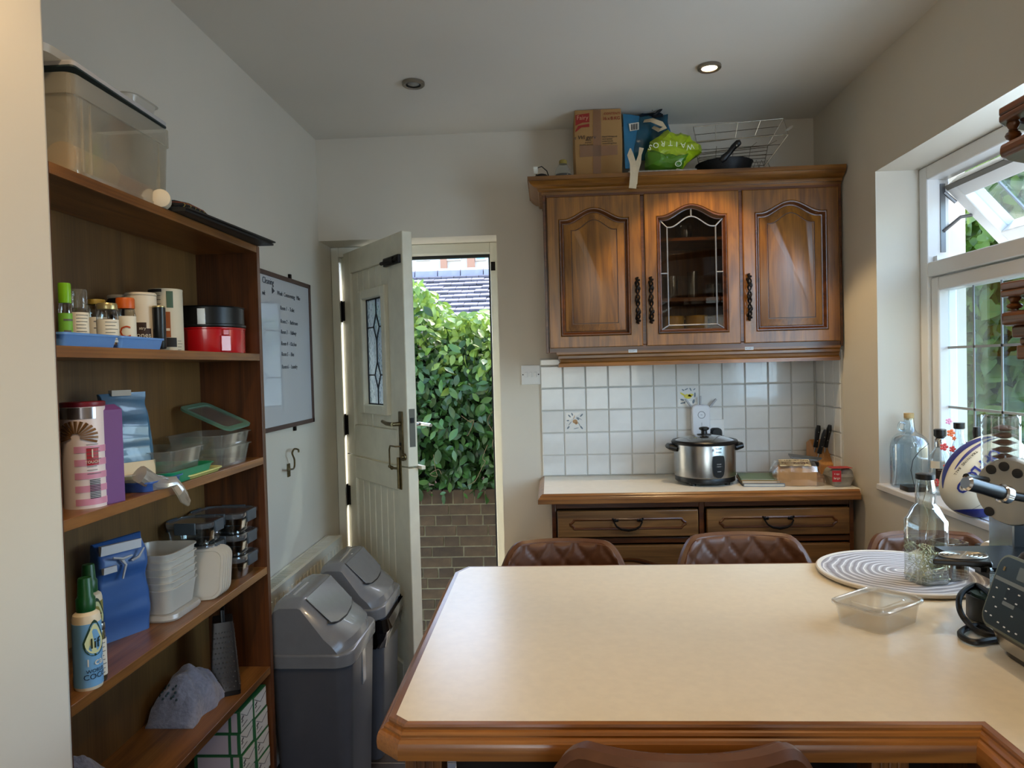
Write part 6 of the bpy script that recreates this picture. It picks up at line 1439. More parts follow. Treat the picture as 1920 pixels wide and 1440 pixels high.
uu = (-math.sin(a), math.cos(a), 0); oo = c+n_*(r+.0066)
lettering('lettering', 'COOK', .006, oo+Vector((0, 0, .088)), uu, (0, 0, 1), mat('panel_print', '#b9b9b9', .4), t, bend=r); lettering('lettering', '•  READY  •', .005, oo+Vector((0, 0, .079)), uu, (0, 0, 1), mat('panel_print2', '#b9b9b9', .4), t, bend=r); lettering('lettering', 'WARM', .005, oo+Vector((0, 0, .060)), uu, (0, 0, 1), mat('panel_print3', '#b9b9b9', .4), t, bend=r)
a2 = R(-90+14); o2 = c+Vector((math.cos(a2), math.sin(a2), 0))*(r+.0004)
lettering('lettering', 'Russell', .009, o2+Vector((0, 0, h*.88)), (-math.sin(a2), math.cos(a2), 0), (0, 0, 1), mat('engraved', '#38383a', .5), t, bend=r, off=.0001); lettering('lettering', 'Hobbs', .009, o2+Vector((0, 0, h*.80)), (-math.sin(a2), math.cos(a2), 0), (0, 0, 1), mat('engraved2', '#38383a', .5), t, bend=r, off=.0001)
a3 = R(-90+4); o3 = c+Vector((math.cos(a3), math.sin(a3), 0))*(r+.0004); lettering('lettering', 'R', .016, o3+Vector((0, 0, h*.84)), (-math.sin(a3), math.cos(a3), 0), (0, 0, 1), mat('engraved3', '#38383a', .5), t, bend=r, off=.0001)
# wall socket + extender + plug
t = thing('wall_socket', 'white double wall socket on the tiles behind the rice cooker', 'socket', (.60, D-.01, 1.12)); a, b = at(1296, 818, Y=D-.015), at(1357, 786, Y=D-.015)
obj('plate', MB().box(a.x, D-.022, a.z, b.x, D-.0115, b.z), WHITE, t, bevel=.003)
t = thing('wifi_extender', 'white rounded plug-in wireless extender with three aerials behind the rice cooker', 'extender', (.57, D-.04, 1.1)); a, b = at(1298.5, 818, Y=D-.055), at(1331, 759, Y=D-.055)
mb = MB(); Mx = Matrix.Translation(((a.x+b.x)/2, D-.024, (a.z+b.z)/2)) @ Matrix.Rotation(R(90), 4, 'X'); rloft(mb, [((b.x-a.x), (b.z-a.z), .018, 0), (b.x-a.x, b.z-a.z, .018, .030), (b.x-a.x-.008, b.z-a.z-.008, .016, .034)], 5, M=Mx); obj('case', mb, mat('extender_white', '#d9dce2', .3), t)
q = at(1315.5, 778, Y=D-.0585); mb = MB(); mb.tube([(q.x+.0145*math.cos(2*PI*i/24), q.y, q.z+.0145*math.sin(2*PI*i/24)) for i in range(24)], .0014, 6, closed=True); obj('ring_button', mb, mat('ring_grey', '#8f9298', .3, .6), t)
mb = MB(); mb.box(q.x-.002, q.y+.0002, q.z-.037, q.x+.002, q.y+.001, q.z-.034); mb.box(q.x-.002, q.y+.0002, q.z-.044, q.x+.002, q.y+.001, q.z-.041); mb.box(q.x-.004, q.y+.0002, q.z-.001, q.x+.004, q.y+.001, q.z+.001); obj('indicator_lights', mb, mat('grey_mark', '#777a80', .4), t)
AER = mat('aerial_grey', '#a9abb0', .4)
for p0, p1 in (((1300, 768), (1285, 748)), ((1313, 762), (1313, 742)), ((1331, 763), (1343, 748))): obj('aerial', MB().cyl(at(*p0, Y=D-.035), at(*p1, Y=D-.035), .0052, .0045, 10), AER, t)
t = thing('black_plug', 'black mains plug in the wall socket right of the wireless extender', 'plug', (.66, D-.04, 1.06)); a = at(1344, 812, Y=D-.05)
mb = MB(); rloft(mb, [(.046, .046, .014, 0), (.046, .046, .016, .026), (.036, .036, .012, .034)], 4, M=Matrix.Translation((a.x, D-.0235, a.z-.002)) @ Matrix.Rotation(R(90), 4, 'X')); obj('plug_body', mb, BLACK, t)
# books
def book(label, pl, pr, y0, y1, z, h, m, rz=-.10):
    a, b = at(pl, 905, Y=y0), at(pr, 905, Y=y0); t = thing('book', label, 'book', (a.x, y0, z), rz, 'books lying on the worktop')
    wd = b.x-a.x; obj('cover', MB().box(0, 0, 0, wd, y1-y0, .0015).box(0, 0, h-.0015, wd, y1-y0, h).box(wd-.0015, 0, 0, wd, y1-y0, h), m, t, local=True); obj('pages', MB().box(.003, .003, .0016, wd-.002, y1-y0-.003, h-.0016), PAPER, t, local=True)
book('blue-grey book at the bottom of the pile beside the rice cooker', 1394, 1470, 2.775, 2.93, ZW, .011, mat('book_blue_grey', '#6d7f95', .5))
book('tan book in the middle of the pile beside the rice cooker', 1391, 1462, 2.785, 2.94, ZW+.0115, .009, mat('book_tan', '#b38d56', .5))
book('green book on top of the pile beside the rice cooker', 1389, 1455, 2.80, 2.95, ZW+.021, .006, mat('book_green', '#5e7452', .5), -.16)
# bread
c = at(1492, 908, Y=2.80); BR = mat('bread_crust', '#c79a63', .7, noise_s=20, amt=.15)
t = thing('bread_loaf', 'sliced loaf in a printed clear bag beside the egg box on the worktop', 'bread', (c.x, 2.82, ZW), R(-6))
w_ = at(1528, 900, Y=2.80).x-at(1456, 900, Y=2.80).x
mb = MB(); rs = []
n = 11
for k in range(n+1):
    v = k/n; s = (.86+.14*math.sin(PI*v)) * (1 if k % 2 == 0 else .985); x_ = -w_/2+w_*v
    rs.append([(x_, y_*s, z_*s+.001) for y_, z_ in ((-.055, 0), (.055, 0), (.058, .05), (.05, .068), (.02, .078), (-.02, .078), (-.05, .068), (-.058, .05))])
mb.rings(rs); obj('loaf', mb, BR, t, local=True, ang=30)
mb = MB(); rs = []
for k in range(15):
    v = k/14; x_ = -w_/2-.012+(w_+.075)*v; s = 1.07 if v < .74 else max(.25, 1.07-(v-.74)*2.6)
    s = s if k else .7
    rs.append([(x_, y_*s, max(.0004, z_*(s if v < .74 else s*.6)+.001)) for y_, z_ in ((-.055, -.001), (.055, -.001), (.060, .05), (.052, .070), (.02, .081), (-.02, .081), (-.052, .070), (-.060, .05))])
mb.rings(rs); crumple(mb, .004, 45, zmin=.0003); obj('bag', mb, pane('bread_bag', (.93, .90, .84), .2, .12, body=.10, bodycol=(.9, .85, .75)), t, local=True, ang=20)
lab = MB().rings([[(-w_*.42, -.052, .0765), (w_*.36, -.052, .0765), (w_*.40, .01, .0925), (-w_*.38, .01, .0925)], [(-w_*.42, -.052, .0775), (w_*.36, -.052, .0775), (w_*.40, .01, .0935), (-w_*.38, .01, .0935)]]); obj('bread_label', lab, mat('bread_print_cream', '#d9c8a2', .5), t, local=True)
Mr = Matrix.Rotation(R(-6), 3, 'Z'); ub_ = Mr @ Vector((1, 0, 0)); vb_ = Mr @ Vector((0, .968, .25)); o_ = Vector((c.x, 2.82, ZW)) + Mr @ Vector((-.002, -.028, .0850))
lettering('lettering', 'Farmhouse', .022, o_, ub_, vb_, mat('bread_brown_print', '#5a3524', .5), t); lettering('lettering', 'WARBURTONS', .016, o_+vb_*.022, ub_, vb_, mat('bread_black_print', '#1c1512', .5), t)
# egg box
a, b = at(1567, 915, Y=2.735), at(1609, 915, Y=2.735)
t = thing('egg_box', 'grey pulp egg box with a red label at the right end of the worktop', 'box', ((a.x+b.x)/2, 2.79, ZW))
PULP = mat('egg_pulp', '#8f8a80', .9, noise_s=60, amt=.1, bump=.2); x0_, x1_ = a.x-.012, min(b.x+.004, XR-.012); ex = (x0_+x1_)/2; ew = x1_-x0_
mb = MB(); rloft(mb, [(ew*.80, .085, .012, ZW+.0005, ex, 2.785), (ew*.98, .105, .015, ZW+.034, ex, 2.785), (ew, .11, .015, ZW+.036, ex, 2.785)], 4); obj('base', mb, PULP, t)
mb = MB(); rloft(mb, [(ew, .11, .015, ZW+.0365, ex, 2.785), (ew*.94, .10, .015, ZW+.048, ex, 2.785)], 4)
for i in range(2):
    for j in range(2): mb.ball((ex-ew*.22+i*ew*.46, 2.760+j*.05, ZW+.046), .024, .024, .022, 14, 8)
obj('lid', mb, PULP, t)
obj('red_label', MB().box(x0_-.002, 2.728, ZW+.020, x0_+.030, 2.7305, ZW+.062).box(x0_-.002, 2.7305, ZW+.0700, x1_-.01, 2.78, ZW+.0712), mat('egg_label_red', '#b3262c', .4), t)
lettering('lettering', 'large', .012, (x0_+.014, 2.7275, ZW+.034), (1, 0, 0), (0, 0, 1), PAPER, t); lettering('lettering', '6 eggs', .008, (x0_+.014, 2.7275, ZW+.050), (1, 0, 0), (0, 0, 1), PAPER, t)
# knife block with knives
BLK = wood('knife_block_beech', '#9a6430', '#c48a4a', 'z', .4, .2)
kb = at(1545, 870, Y=3.00); t = thing('knife_block', 'slanted wooden knife block in the corner of the worktop', 'knife block', (kb.x, 3.0, ZW))
Mk = Matrix.Translation((kb.x, 3.00, ZW)) @ Matrix.Rotation(R(8), 4, 'Z')
mb = MB(); mb.rings([[tuple(Mk @ Vector((x_, y_, z_))) for y_, z_ in ((-.06, .0005), (.06, .0005), (.06, .135), (.03, .150), (-.02, .095), (-.06, .055))] for x_ in (-.045, .045)]); obj('block', mb, BLK, t, bevel=.003)
for i, (px0, py0, px1, py1, lab) in enumerate(((1529, 838, 1535, 798, 'left'), (1536, 850, 1548, 806, 'middle, lower'), (1548, 838, 1556, 797, 'right'))):
    a, b = at(px0, py0, Y=2.945+.01*(i != 1)), at(px1, py1, Y=2.925+.01*(i != 1)); k_ = thing('kitchen_knife', lab+' black-handled knife in the wooden knife block', 'knife', a, group='knives in the wooden block')
    obj('handle', MB().tube([a, a+(b-a)*.3, a+(b-a)*.8, b], [.0095, .0085, .0105, .007], 10), BLACK, k_); mb = MB(); 
    for f_ in (.3, .7): q = a+(b-a)*f_; mb.cyl((q.x, q.y-.0107, q.z), (q.x, q.y-.0085, q.z), .002, n=6)
    obj('rivets', mb, STEEL, k_); obj('blade', MB().tube([a-(b-a)*.25, a], [.002, .004], 6), STEEL, k_)
# loose grey slicer in front of the block
a, b = at(1478, 853, Y=2.90), at(1540, 858, Y=2.86); t = thing('sharpener', 'grey and black folding slicer lying behind the bread', 'slicer', ((a.x+b.x)/2, 2.9, ZW))
mb = MB().rings([[tuple(at(1478, 850, Y=2.92)), tuple(at(1541, 858, Y=2.88)), tuple(at(1532, 862, Y=2.86)), tuple(at(1482, 856, Y=2.88))], [tuple(Vector(at(*p, Y=y_))-Vector((0, 0, .006))) for p, y_ in (((1478, 850), 2.92), ((1541, 858), 2.88), ((1532, 862), 2.86), ((1482, 856), 2.88))]]); obj('blade_plate', mb, mat('slicer_grey', '#70767c', .3, .6), t)
a = at(1476, 865, Y=2.92); mb = MB().box(a.x, 2.890, a.z-.020, a.x+.115, 2.935, a.z-.001); obj('body', mb, BLACK, t, bevel=.004); a2 = at(1505, 870, Y=2.92); mb = MB().box(a.x+.02, 2.89, ZW, a.x+.09, 2.925, a.z-.019); obj('foot', mb, BLACK, t)
a = at(1522, 876, Y=2.86); mb = MB().box(a.x, 2.845, ZW, a.x+.045, 2.895, ZW+.020); o = obj('wooden_block', mb, BLK, bevel=.002); recenter(o); tag(o, 'small wooden block between the bread and the egg box', 'block')

# ============================================================ ON THE PENINSULA
ZP = .9005
c = Vector(((.589+.935)/2, 1.612, ZP)); rx, ry = .176, .158
mm = bpy.data.materials.new('spiral_rope'); mm.use_nodes = True; n_ = mm.node_tree; b_ = n_.nodes['Principled BSDF']; b_.inputs['Roughness'].default_value = .8
tc = n_.nodes.new('ShaderNodeTexCoord'); ln = n_.nodes.new('ShaderNodeVectorMath'); ln.operation = 'LENGTH'; n_.links.new(tc.outputs['Object'], ln.inputs[0])
ns = n_.nodes.new('ShaderNodeTexNoise'); ns.inputs['Scale'].default_value = 9; n_.links.new(tc.outputs['Object'], ns.inputs['Vector'])
a1 = n_.nodes.new('ShaderNodeMath'); a1.operation = 'MULTIPLY_ADD'; a1.inputs[1].default_value = 62; n_.links.new(ln.outputs['Value'], a1.inputs[0]); a0 = n_.nodes.new('ShaderNodeMath'); a0.operation = 'MULTIPLY'; a0.inputs[1].default_value = 2.6; n_.links.new(ns.outputs[0], a0.inputs[0]); n_.links.new(a0.outputs[0], a1.inputs[2])
a2 = n_.nodes.new('ShaderNodeMath'); a2.operation = 'FRACT'; n_.links.new(a1.outputs[0], a2.inputs[0])
cr = n_.nodes.new('ShaderNodeValToRGB'); cr.color_ramp.interpolation = 'EASE'; e = cr.color_ramp.elements; e[0].position = 0; e[0].color = (*lin('#d9d8d6'), 1); e[1].position = .28; e[1].color = (*lin('#8e8c90'), 1)
e2 = e.new(.6); e2.color = (*lin('#7f7b7c'), 1); e3 = e.new(.9); e3.color = (*lin('#a9a6a6'), 1); n_.links.new(a2.outputs[0], cr.inputs[0]); n_.links.new(cr.outputs[0], b_.inputs['Base Color'])
nx = n_.nodes.new('ShaderNodeTexNoise'); nx.inputs['Scale'].default_value = 160; n_.links.new(tc.outputs['Object'], nx.inputs['Vector']); bp = n_.nodes.new('ShaderNodeBump'); bp.inputs['Strength'].default_value = .4; bp.inputs['Distance'].default_value = .004; n_.links.new(nx.outputs[0], bp.inputs['Height']); n_.links.new(bp.outputs[0], b_.inputs['Normal'])
t = thing('round_placemat', 'large round grey and white swirled board with a pale rim on the breakfast bar', 'board', c)
obj('face', MB().lathe([(.164, .009), (.164, .0105)], n=72), mm, t, local=True)
obj('rim', MB().lathe([(.166, .001), (.173, .006), (.174, .011), (.171, .0125), (.163, .0108)], n=72, c0=True, c1=False), mat('pale_rim', '#c2b9aa', .6), t, local=True)
ZM = ZP+.0112
# square bottle full of fairy-light wire
c = Vector((.775, 1.532, ZM)); t = thing('glass_bottle', 'square-shouldered clear glass bottle with a black cap, full of wire lights, on the round board', 'bottle', c, R(12)); w_ = .066; hb = at(1730, 890, Y=1.53).z-ZM
BG = pane('bottle_glass', (.90, .94, .92), .22, .02)
mb = MB(); rloft(mb, [(w_*.94, w_*.94, .012, 0), (w_, w_, .014, .004), (w_, w_, .014, hb*.575), (w_*.95, w_*.95, .02, hb*.60), (.046, .046, .018, hb*.70), (.036, .036, .0175, hb*.735), (.039, .039, .019, hb*.82), (.037, .037, .018, hb*.88), (.031, .031, .0153, hb*.96)], 5, c1=False); obj('body', mb, BG, t, local=True)
mb = MB(); rloft(mb, [(w_*.9, w_*.9, .012, .003), (w_*.9, w_*.9, .012, .007)], 4); obj('thick_base', mb, pane('thick_glass', (.8, .88, .86), .3), t, local=True)
obj('cap', MB().lathe([(.0165, hb*.955), (.0185, hb*.96), (.0185, hb*1.005), (.016, hb*1.01)], n=24), BLACK, t, local=True)
mb = MB(); random.seed(5); pts = []
p = Vector((0, 0, .02))
for k in range(240):
    p = p+Vector((random.gauss(0, .013), random.gauss(0, .013), random.gauss(.0003, .010))); p.x = max(-.029, min(.029, p.x)); p.y = max(-.029, min(.029, p.y)); p.z = max(.010, min(hb*.44, p.z)); pts.append(p.copy())
mb.tube(pts, .0008, 4)
for q in pts[::5]: mb.ball(tuple(q), .0028, n=6, m=4)
o = obj('wire_lights', mb, mat('wire_silver', '#cfc9a4', .22, .6), t, local=True); o['kind'] = 'stuff'
obj('wire', MB().tube([(0, 0, hb*.42), (.008, .003, hb*.6), (-.006, 0, hb*.75), (.004, 0, hb*.88), (0, 0, hb*.955)], .0009, 5), mat('wire_silver2', '#c9c6b4', .2, .9), t, local=True)
mb = MB().tube([(.015, 0, hb*.96), (.022, -.004, hb*.93), (.020, -.006, hb*.88), (.019, 0, hb*.82), (.024, 0, hb*.70), (.040, .0, hb*.55)], .0007, 4); obj('outer_wire', mb, mat('wire_silver3', '#c9c6b4', .2, .9), t, local=True)
# clear box of cards behind, under the drip grid
c = Vector((.834, 1.555, ZM)); t = thing('square_jar', 'clear square glass jar of small brown sachets beside the glass bottle', 'jar', c, R(20))
mb = MB(); rloft(mb, [(.052, .052, .008, 0), (.054, .054, .008, .004), (.054, .054, .008, .078), (.048, .048, .007, .078), (.048, .048, .007, .004)], 4, c1=True); obj('jar', mb, BG, t, local=True)
for i, cc_ in enumerate(('#7d4f38', '#8f8a80', '#6a4a3a', '#a07050')): obj('sachet', MB().box(-.020+i*.011, -.018, .0045, -.013+i*.011, .018, .062), mat('sachet_%s' % cc_[1:3], cc_, .4), t, local=True)
# takeaway container with a lid
tc_ = Vector((.585, 1.330, ZP)); t = thing('food_container', 'clear rectangular takeaway container with a tight lid standing on the breakfast bar', 'container', tc_, R(36))
mb = MB(); w_, d_ = .142, .100; rloft(mb, [(w_*.86, d_*.88, .018, .0003), (w_*.97, d_*.975, .022, .036), (w_*1.02, d_*1.02, .024, .036), (w_*1.02, d_*1.02, .024, .038), (w_*.95, d_*.96, .022, .038), (w_*.85, d_*.87, .018, .002)], 6); obj('box', mb, pane('container_plastic', (.96, .94, .90), .08, .18, body=.07, bodycol=(.92, .90, .84)), t, local=True)
mb = MB(); rloft(mb, [(w_*1.05, d_*1.05, .026, .035), (w_*1.07, d_*1.08, .027, .037), (w_*1.07, d_*1.08, .027, .0405), (w_*1.02, d_*1.02, .026, .0415), (w_*.97, d_*.96, .024, .0398), (w_*.66, d_*.62, .016, .0398), (w_*.64, d_*.59, .015, .0412)], 6, c0=False); obj('lid', mb, pane('container_lid', (.92, .90, .86), .15, .12, body=.20, bodycol=(.93, .92, .88)), t, local=True)
# multi-cooker / blender base
KB = mat('cooker_dark_grey', '#232529', .38); t = thing('blender', 'black countertop blender base with a silver-framed button panel at the right edge', 'appliance', (.80, 1.10, ZP))
cx, cy = .805, 1.075
def ring_(x0_, x1_, y0_, y1_, r_, z): return rr(x1_-x0_, y1_-y0_, r_, z, 6, (x0_+x1_)/2, (y0_+y1_)/2)
mb = MB().rings([ring_(.715, .90, .965, 1.195, .035, ZP+.001), ring_(.712, .905, .960, 1.20, .04, ZP+.014)]); obj('foot', mb, BLACK, t)
mb = MB().rings([ring_(.706, .91, .95, 1.208, .045, ZP+.014), ring_(.700, .915, .945, 1.214, .045, ZP+.036)]); obj('steel_band', mb, STEEL, t)
mb = MB().rings([ring_(.700, .915, .945, 1.214, .045, ZP+.036), ring_(.692, .918, .94, 1.222, .045, ZP+.060), ring_(.702, .912, .95, 1.212, .045, ZP+.110), ring_(.730, .905, .965, 1.19, .045, ZP+.165), ring_(.748, .895, .985, 1.165, .045, ZP+.182), ring_(.772, .88, 1.00, 1.14, .04, ZP+.188)]); obj('housing', mb, KB, t)
obj('collar', MB().lathe([(.050, .186), (.048, .200), (.040, .205)], (.825, 1.075, ZP), 28), BLACK, t)
# panel plane on the -x face, leaning back
pA, pB = Vector((.6895, 1.185, ZP+.058)), Vector((.6895, .965, ZP+.058)); vv = Vector((.036, 0, .104)).normalized(); uu = Vector((0, -1, 0)); nn = uu.cross(vv)
if nn.x > 0: nn = -nn
o0 = pA + nn*.001
def onp(u, v, off=0): return o0+uu*u+vv*v+nn*off
def panel(nm, u0, u1, v0, v1, r_, off0, off1, m):
    w_, h_ = u1-u0, v1-v0; ring = rr(w_, h_, r_, 0, 5, (u0+u1)/2, (v0+v1)/2); return obj(nm, MB().rings([[tuple(onp(a, b, off0)) for a, b, _ in ring], [tuple(onp(a, b, off1)) for a, b, _ in ring]]), m, t)
panel('panel_frame', .0, .215, -.008, .110, .022, -.004, .006, mat('panel_trim', '#7d7460', .32, .75)); pp_ = panel('control_panel', .004, .211, -.004, .106, .019, .0, .0075, mat('panel_charcoal', '#1b1f25', .3))
panel('panel_stripe', .006, .209, .066, .072, .001, .0076, .0080, mat('panel_silver_line', '#7b7a74', .35, .5)); panel('display', .052, .085, .078, .098, .002, .0076, .0081, mat('display_grey', '#5b626b', .2)); panel('logo_plate', .040, .068, .034, .040, .002, .0076, .0081, mat('logo_plate', '#7c7c7c', .3, .5)); panel('dark_key_block', .040, .150, .040, .066, .002, .0072, .0077, mat('gloss_black', '#050506', .4))
for i, (u, v) in enumerate(((.018, .054), (.018, .038), (.044, .060), (.044, .044), (.070, .058), (.070, .044), (.098, .056), (.098, .042), (.030, .026), (.070, .024), (.012, .012), (.026, .010), (.046, .006), (.062, .004), (.074, .002), (.090, .004), (.100, .086), (.120, .05))): panel('button_mark', u-.0022, u+.0022, v-.0010, v+.0010, .0009, .0078, .0086, mat('button_white', '#c9ccd2', .3) if i == 0 else bpy.data.materials['button_white'])
q = onp(.020, .086, .0078); lettering('lettering', '8', .010, q, uu, vv, mat('amber_print', '#8f7a4a', .4), t)
# cable
CAB = mat('black_cable', '#0d0d0e', .45); zc_ = ZP+.0065
o = obj('power_cable', MB().tube(crv([(.76, 1.24, ZP+.05), tuple(at(1838, 1100, Z=ZP+.052)), tuple(at(1815, 1103, Z=ZP+.050)), tuple(at(1800, 1118, Z=ZP+.045)), tuple(at(1799, 1142, Z=ZP+.030)), tuple(at(1812, 1165, Z=ZP+.014)), tuple(at(1838, 1186, Z=ZP+.010)), (.75, 1.235, zc_)]), .0052, 8), CAB); recenter(o); tag(o, 'upper loop of black power cable beside the blender base', 'cable', 'black cables')
o = obj('power_cable', MB().tube(crv([(.74, 1.235, zc_), tuple(at(1838, 1174, Z=zc_)), tuple(at(1815, 1177, Z=zc_)), tuple(at(1801, 1186, Z=zc_)), tuple(at(1806, 1196, Z=zc_)), tuple(at(1830, 1204, Z=zc_)), (.735, 1.226, zc_), (.77, 1.225, zc_)]), .0052, 8), CAB); recenter(o); tag(o, 'lower loop of black power cable lying on the breakfast bar', 'cable', 'black cables')
c, r = Vector((.792, 1.335, ZP)), .042
t = thing('round_canister', 'low dark green-black canister with a ringed lid behind the blender base', 'canister', c); mb = MB().lathe([(r*.9, .0005), (r, .004), (r, .040), (r*.97, .044), (r*.8, .044)], c, 30); obj('body', mb, mat('canister_dark', '#20262a', .35), t); obj('lid_ring', MB().lathe([(r*.82, .044), (r*.8, .048), (r*.5, .047), (r*.45, .050), (r*.2, .050)], c, 30), mat('canister_teal', '#33504a', .3, .3), t)
# drinks machine
t = thing('drinks_machine', 'black and silver lever drinks machine with a ringed drip grid behind the blender base', 'machine', (.93, 1.36, ZP)); Ym = 1.36
xc0, xc1 = at(1886, 1000, Y=Ym+.03).x, at(1925, 1000, Y=Ym+.03).x
obj('base', MB().box(.83, 1.29, ZP+.0005, 1.04, 1.45, ZP+.022), BLACK, t, bevel=.006)
obj('column', MB().box(xc0, Ym+.01, ZP+.022, xc1+.03, Ym+.075, 1.15), BLACKM, t, bevel=.004); obj('column_rail', MB().box(xc0-.004, Ym+.005, ZP+.022, xc0, Ym+.075, 1.145), STEEL, t)
dc = at(1893, 922, Y=Ym-.02); rd_ = .061
Md = Matrix.Translation((dc.x+.006, Ym-.02, dc.z)) @ Matrix.Rotation(R(-58), 4, 'Z') @ Matrix.Rotation(R(90), 4, 'X')
dd = obj('silver_disc', MB().lathe([(rd_*.97, -.022), (rd_, -.016), (rd_, .006), (rd_*.95, .012), (rd_*.5, .013)], n=44, M=Md), mat('satin_silver', '#a5a49e', .38, .75), t)
for (a, b) in ((-.030, .038), (-.008, .046), (.014, .036), (-.034, -.040)): obj('rubber_pad', MB().lathe([(.0085, .012), (.0085, .0150), (.006, .0158)], n=18, M=Md @ Matrix.Translation((a, b, 0))), BLACKM, dd)
p0, p1 = at(1813, 906, Y=1.27), at(1876, 924, Y=1.29); mb = MB().tube([p0, p0+(p1-p0)*.5, p1], [.0125, .0115, .0125], 14); obj('lever_handle', mb, BLACK, t)
obj('chrome_end', MB().tube([tuple(p0-(p1-p0)*.05), tuple(p0)], [.010, .0135], 14), CHROME, t); mb = MB(); mb.tube([tuple(p1), tuple(p1+(p1-p0)*.04), tuple(p1+(p1-p0)*.20), tuple(p1+(p1-p0)*.24)], [.0135, .0165, .0165, .012], 14); obj('chrome_collar', mb, CHROME, t)
p2 = at(1925, 934, Y=1.30); mb = MB().tube([tuple(p1+(p1-p0)*.24), tuple(p2)], .008, 10); mb.tube([tuple(p0+Vector((.01, .02, .008))), tuple(at(1850, 900, Y=1.34))], .006, 8); obj('lever_arm', mb, BLACK, t)
# clear tube on top with coiled spring
tx = at(1898, 830, Y=Ym).x; zt_ = at(1898, 782, Y=Ym).z; zb_ = dc.z+.03
mb = MB(); rloft(mb, [(.052, .052, .010, zb_, tx+.004, Ym+.04), (.052, .052, .010, zt_, tx+.004, Ym+.04)], 4, c0=False, c1=False); obj('clear_hopper', mb, BG, t)
mb = MB()
for k in range(6): z = zb_+.012+k*.0135; mb.lathe([(.006, -.006), (.021, 0), (.006, .006)], (tx+.010, Ym+.04, z), 20)
obj('brown_discs', mb, mat('amber_brown', '#5a2f14', .3), t)
mb = MB(); rloft(mb, [(.048, .048, .010, zt_-.004, tx+.004, Ym+.04), (.044, .044, .010, zt_+.001, tx+.004, Ym+.04)], 4); obj('hopper_lid', mb, CLEARB, t)
# drip grid
gz = 1.033; g0, g1, g2, g3 = at(1748, 1048, Z=gz), at(1862, 1055, Z=gz), at(1850, 1034, Z=gz), at(1765, 1033, Z=gz)
gc = (g0+g1+g2+g3)/4
obj('drip_plate', MB().rings([[tuple(p-Vector((0, 0, .010))) for p in (g0, g1, g2, g3)], [tuple(p) for p in (g0, g1, g2, g3)]]), BLACK, t, bevel=.003)
mb = MB(); ua = (g1-g0)/2*.86; va = (g3-g0)/2*.86; 
for k in range(5):
    f_ = .95-.19*k; mb.tube([tuple(gc+ua*f_*math.cos(2*PI*i/28)+va*f_*math.sin(2*PI*i/28)+Vector((0, 0, .0015))) for i in range(28)], .0013, 5, closed=True)
mb.tube([tuple(gc-ua*.9+Vector((0, 0, .0015))), tuple(gc+ua*.9+Vector((0, 0, .0015)))], .0015, 5); mb.tube([tuple(gc-va*.9+Vector((0, 0, .0015))), tuple(gc+va*.9+Vector((0, 0, .0015)))], .0015, 5); obj('chrome_rings', mb, mat('ring_steel', '#a8a49a', .35, .7), t)
mb = MB(); mb.tube([tuple(g1-Vector((.01, 0, .012))), (.875, 1.33, .99), (.90, 1.36, .94)], .006, 8); mb.box(g1.x-.02, min(g1.y, g2.y), gz-.016, .93, Ym+.02, gz-.009); obj('tray_bracket', mb, BLACK, t)
p = at(1872, 1028, Y=1.50); q = at(1860, 1018, Y=1.50); o = obj('paper_roll', MB().cyl((p.x-.022, 1.50, p.z), (p.x+.05, 1.56, p.z), .013, n=18), mat('white_roll', '#cfc8bc', .6)); 
recenter(o); tag(o, 'small white roll end beside the black column of the drinks machine', 'roll'); o.location.z = ZP+.0005 if False else o.location.z
mb = MB().box(.91, 1.48, ZP+.0005, 1.02, 1.60, p.z-.014); o = obj('black_crate', mb, BLACKM, bevel=.004); recenter(o); tag(o, 'matt black box behind the drinks machine, the white roll lying on it', 'box')

# ============================================================ WINDOW SILL
ZS = WZ0+.0045
c = Vector((1.208, 2.49, ZS)); t = thing('demijohn', 'big clear glass demijohn with a ring handle and cork on the window sill', 'bottle', c)
r = .060; hb = at(1712, 775, Y=2.48).z-ZS
DJ = pane('demijohn_glass', (.80, .90, .96), .25, .03, body=.06, bodycol=(.7, .82, .95))
obj('body', MB().lathe([(r*.9, 0), (r, .006), (r*.99, hb*.15), (r, hb*.30), (r, hb*.54), (r*.97, hb*.60), (r*.86, hb*.66), (r*.62, hb*.715), (r*.40, hb*.745), (.019, hb*.78), (.017, hb*.82), (.015, hb*.93), (.017, hb*.935)], c, 34, c1=False), DJ, t)
mb = MB().tube(crv([(c.x-.016, c.y-.004, ZS+hb*.86), (c.x-.030, c.y-.004, ZS+hb*.88), (c.x-.037, c.y-.004, ZS+hb*.82), (c.x-.032, c.y-.004, ZS+hb*.77), (c.x-.018, c.y-.004, ZS+hb*.765)]), .0040, 8); obj('ring_handle', mb, CLEARB, t)
obj('cork', MB().lathe([(.013, hb*.91), (.0155, hb*.935), (.0155, hb*1.0)], c, 18), mat('cork', '#b99c6a', .8, noise_s=80, amt=.15), t)
a, b = at(1673, 916, Y=2.40), at(1718, 918, Y=2.34); o = obj('flat_box', MB().rings([rr(.075, .060, .004, z_, 2, 1.185, 2.405) for z_ in (ZS+.0003, ZS+.016)]), BLACK); recenter(o); tag(o, 'flat black plastic box on the sill edge in front of the demijohn', 'box')
c = Vector((1.228, 2.335, ZS)); r = .033; hb = at(1747, 808, Y=2.28).z-ZS; t = thing('glass_bottle', 'clear spirits bottle with a black and steel stopper and dark label on the sill', 'bottle', c)
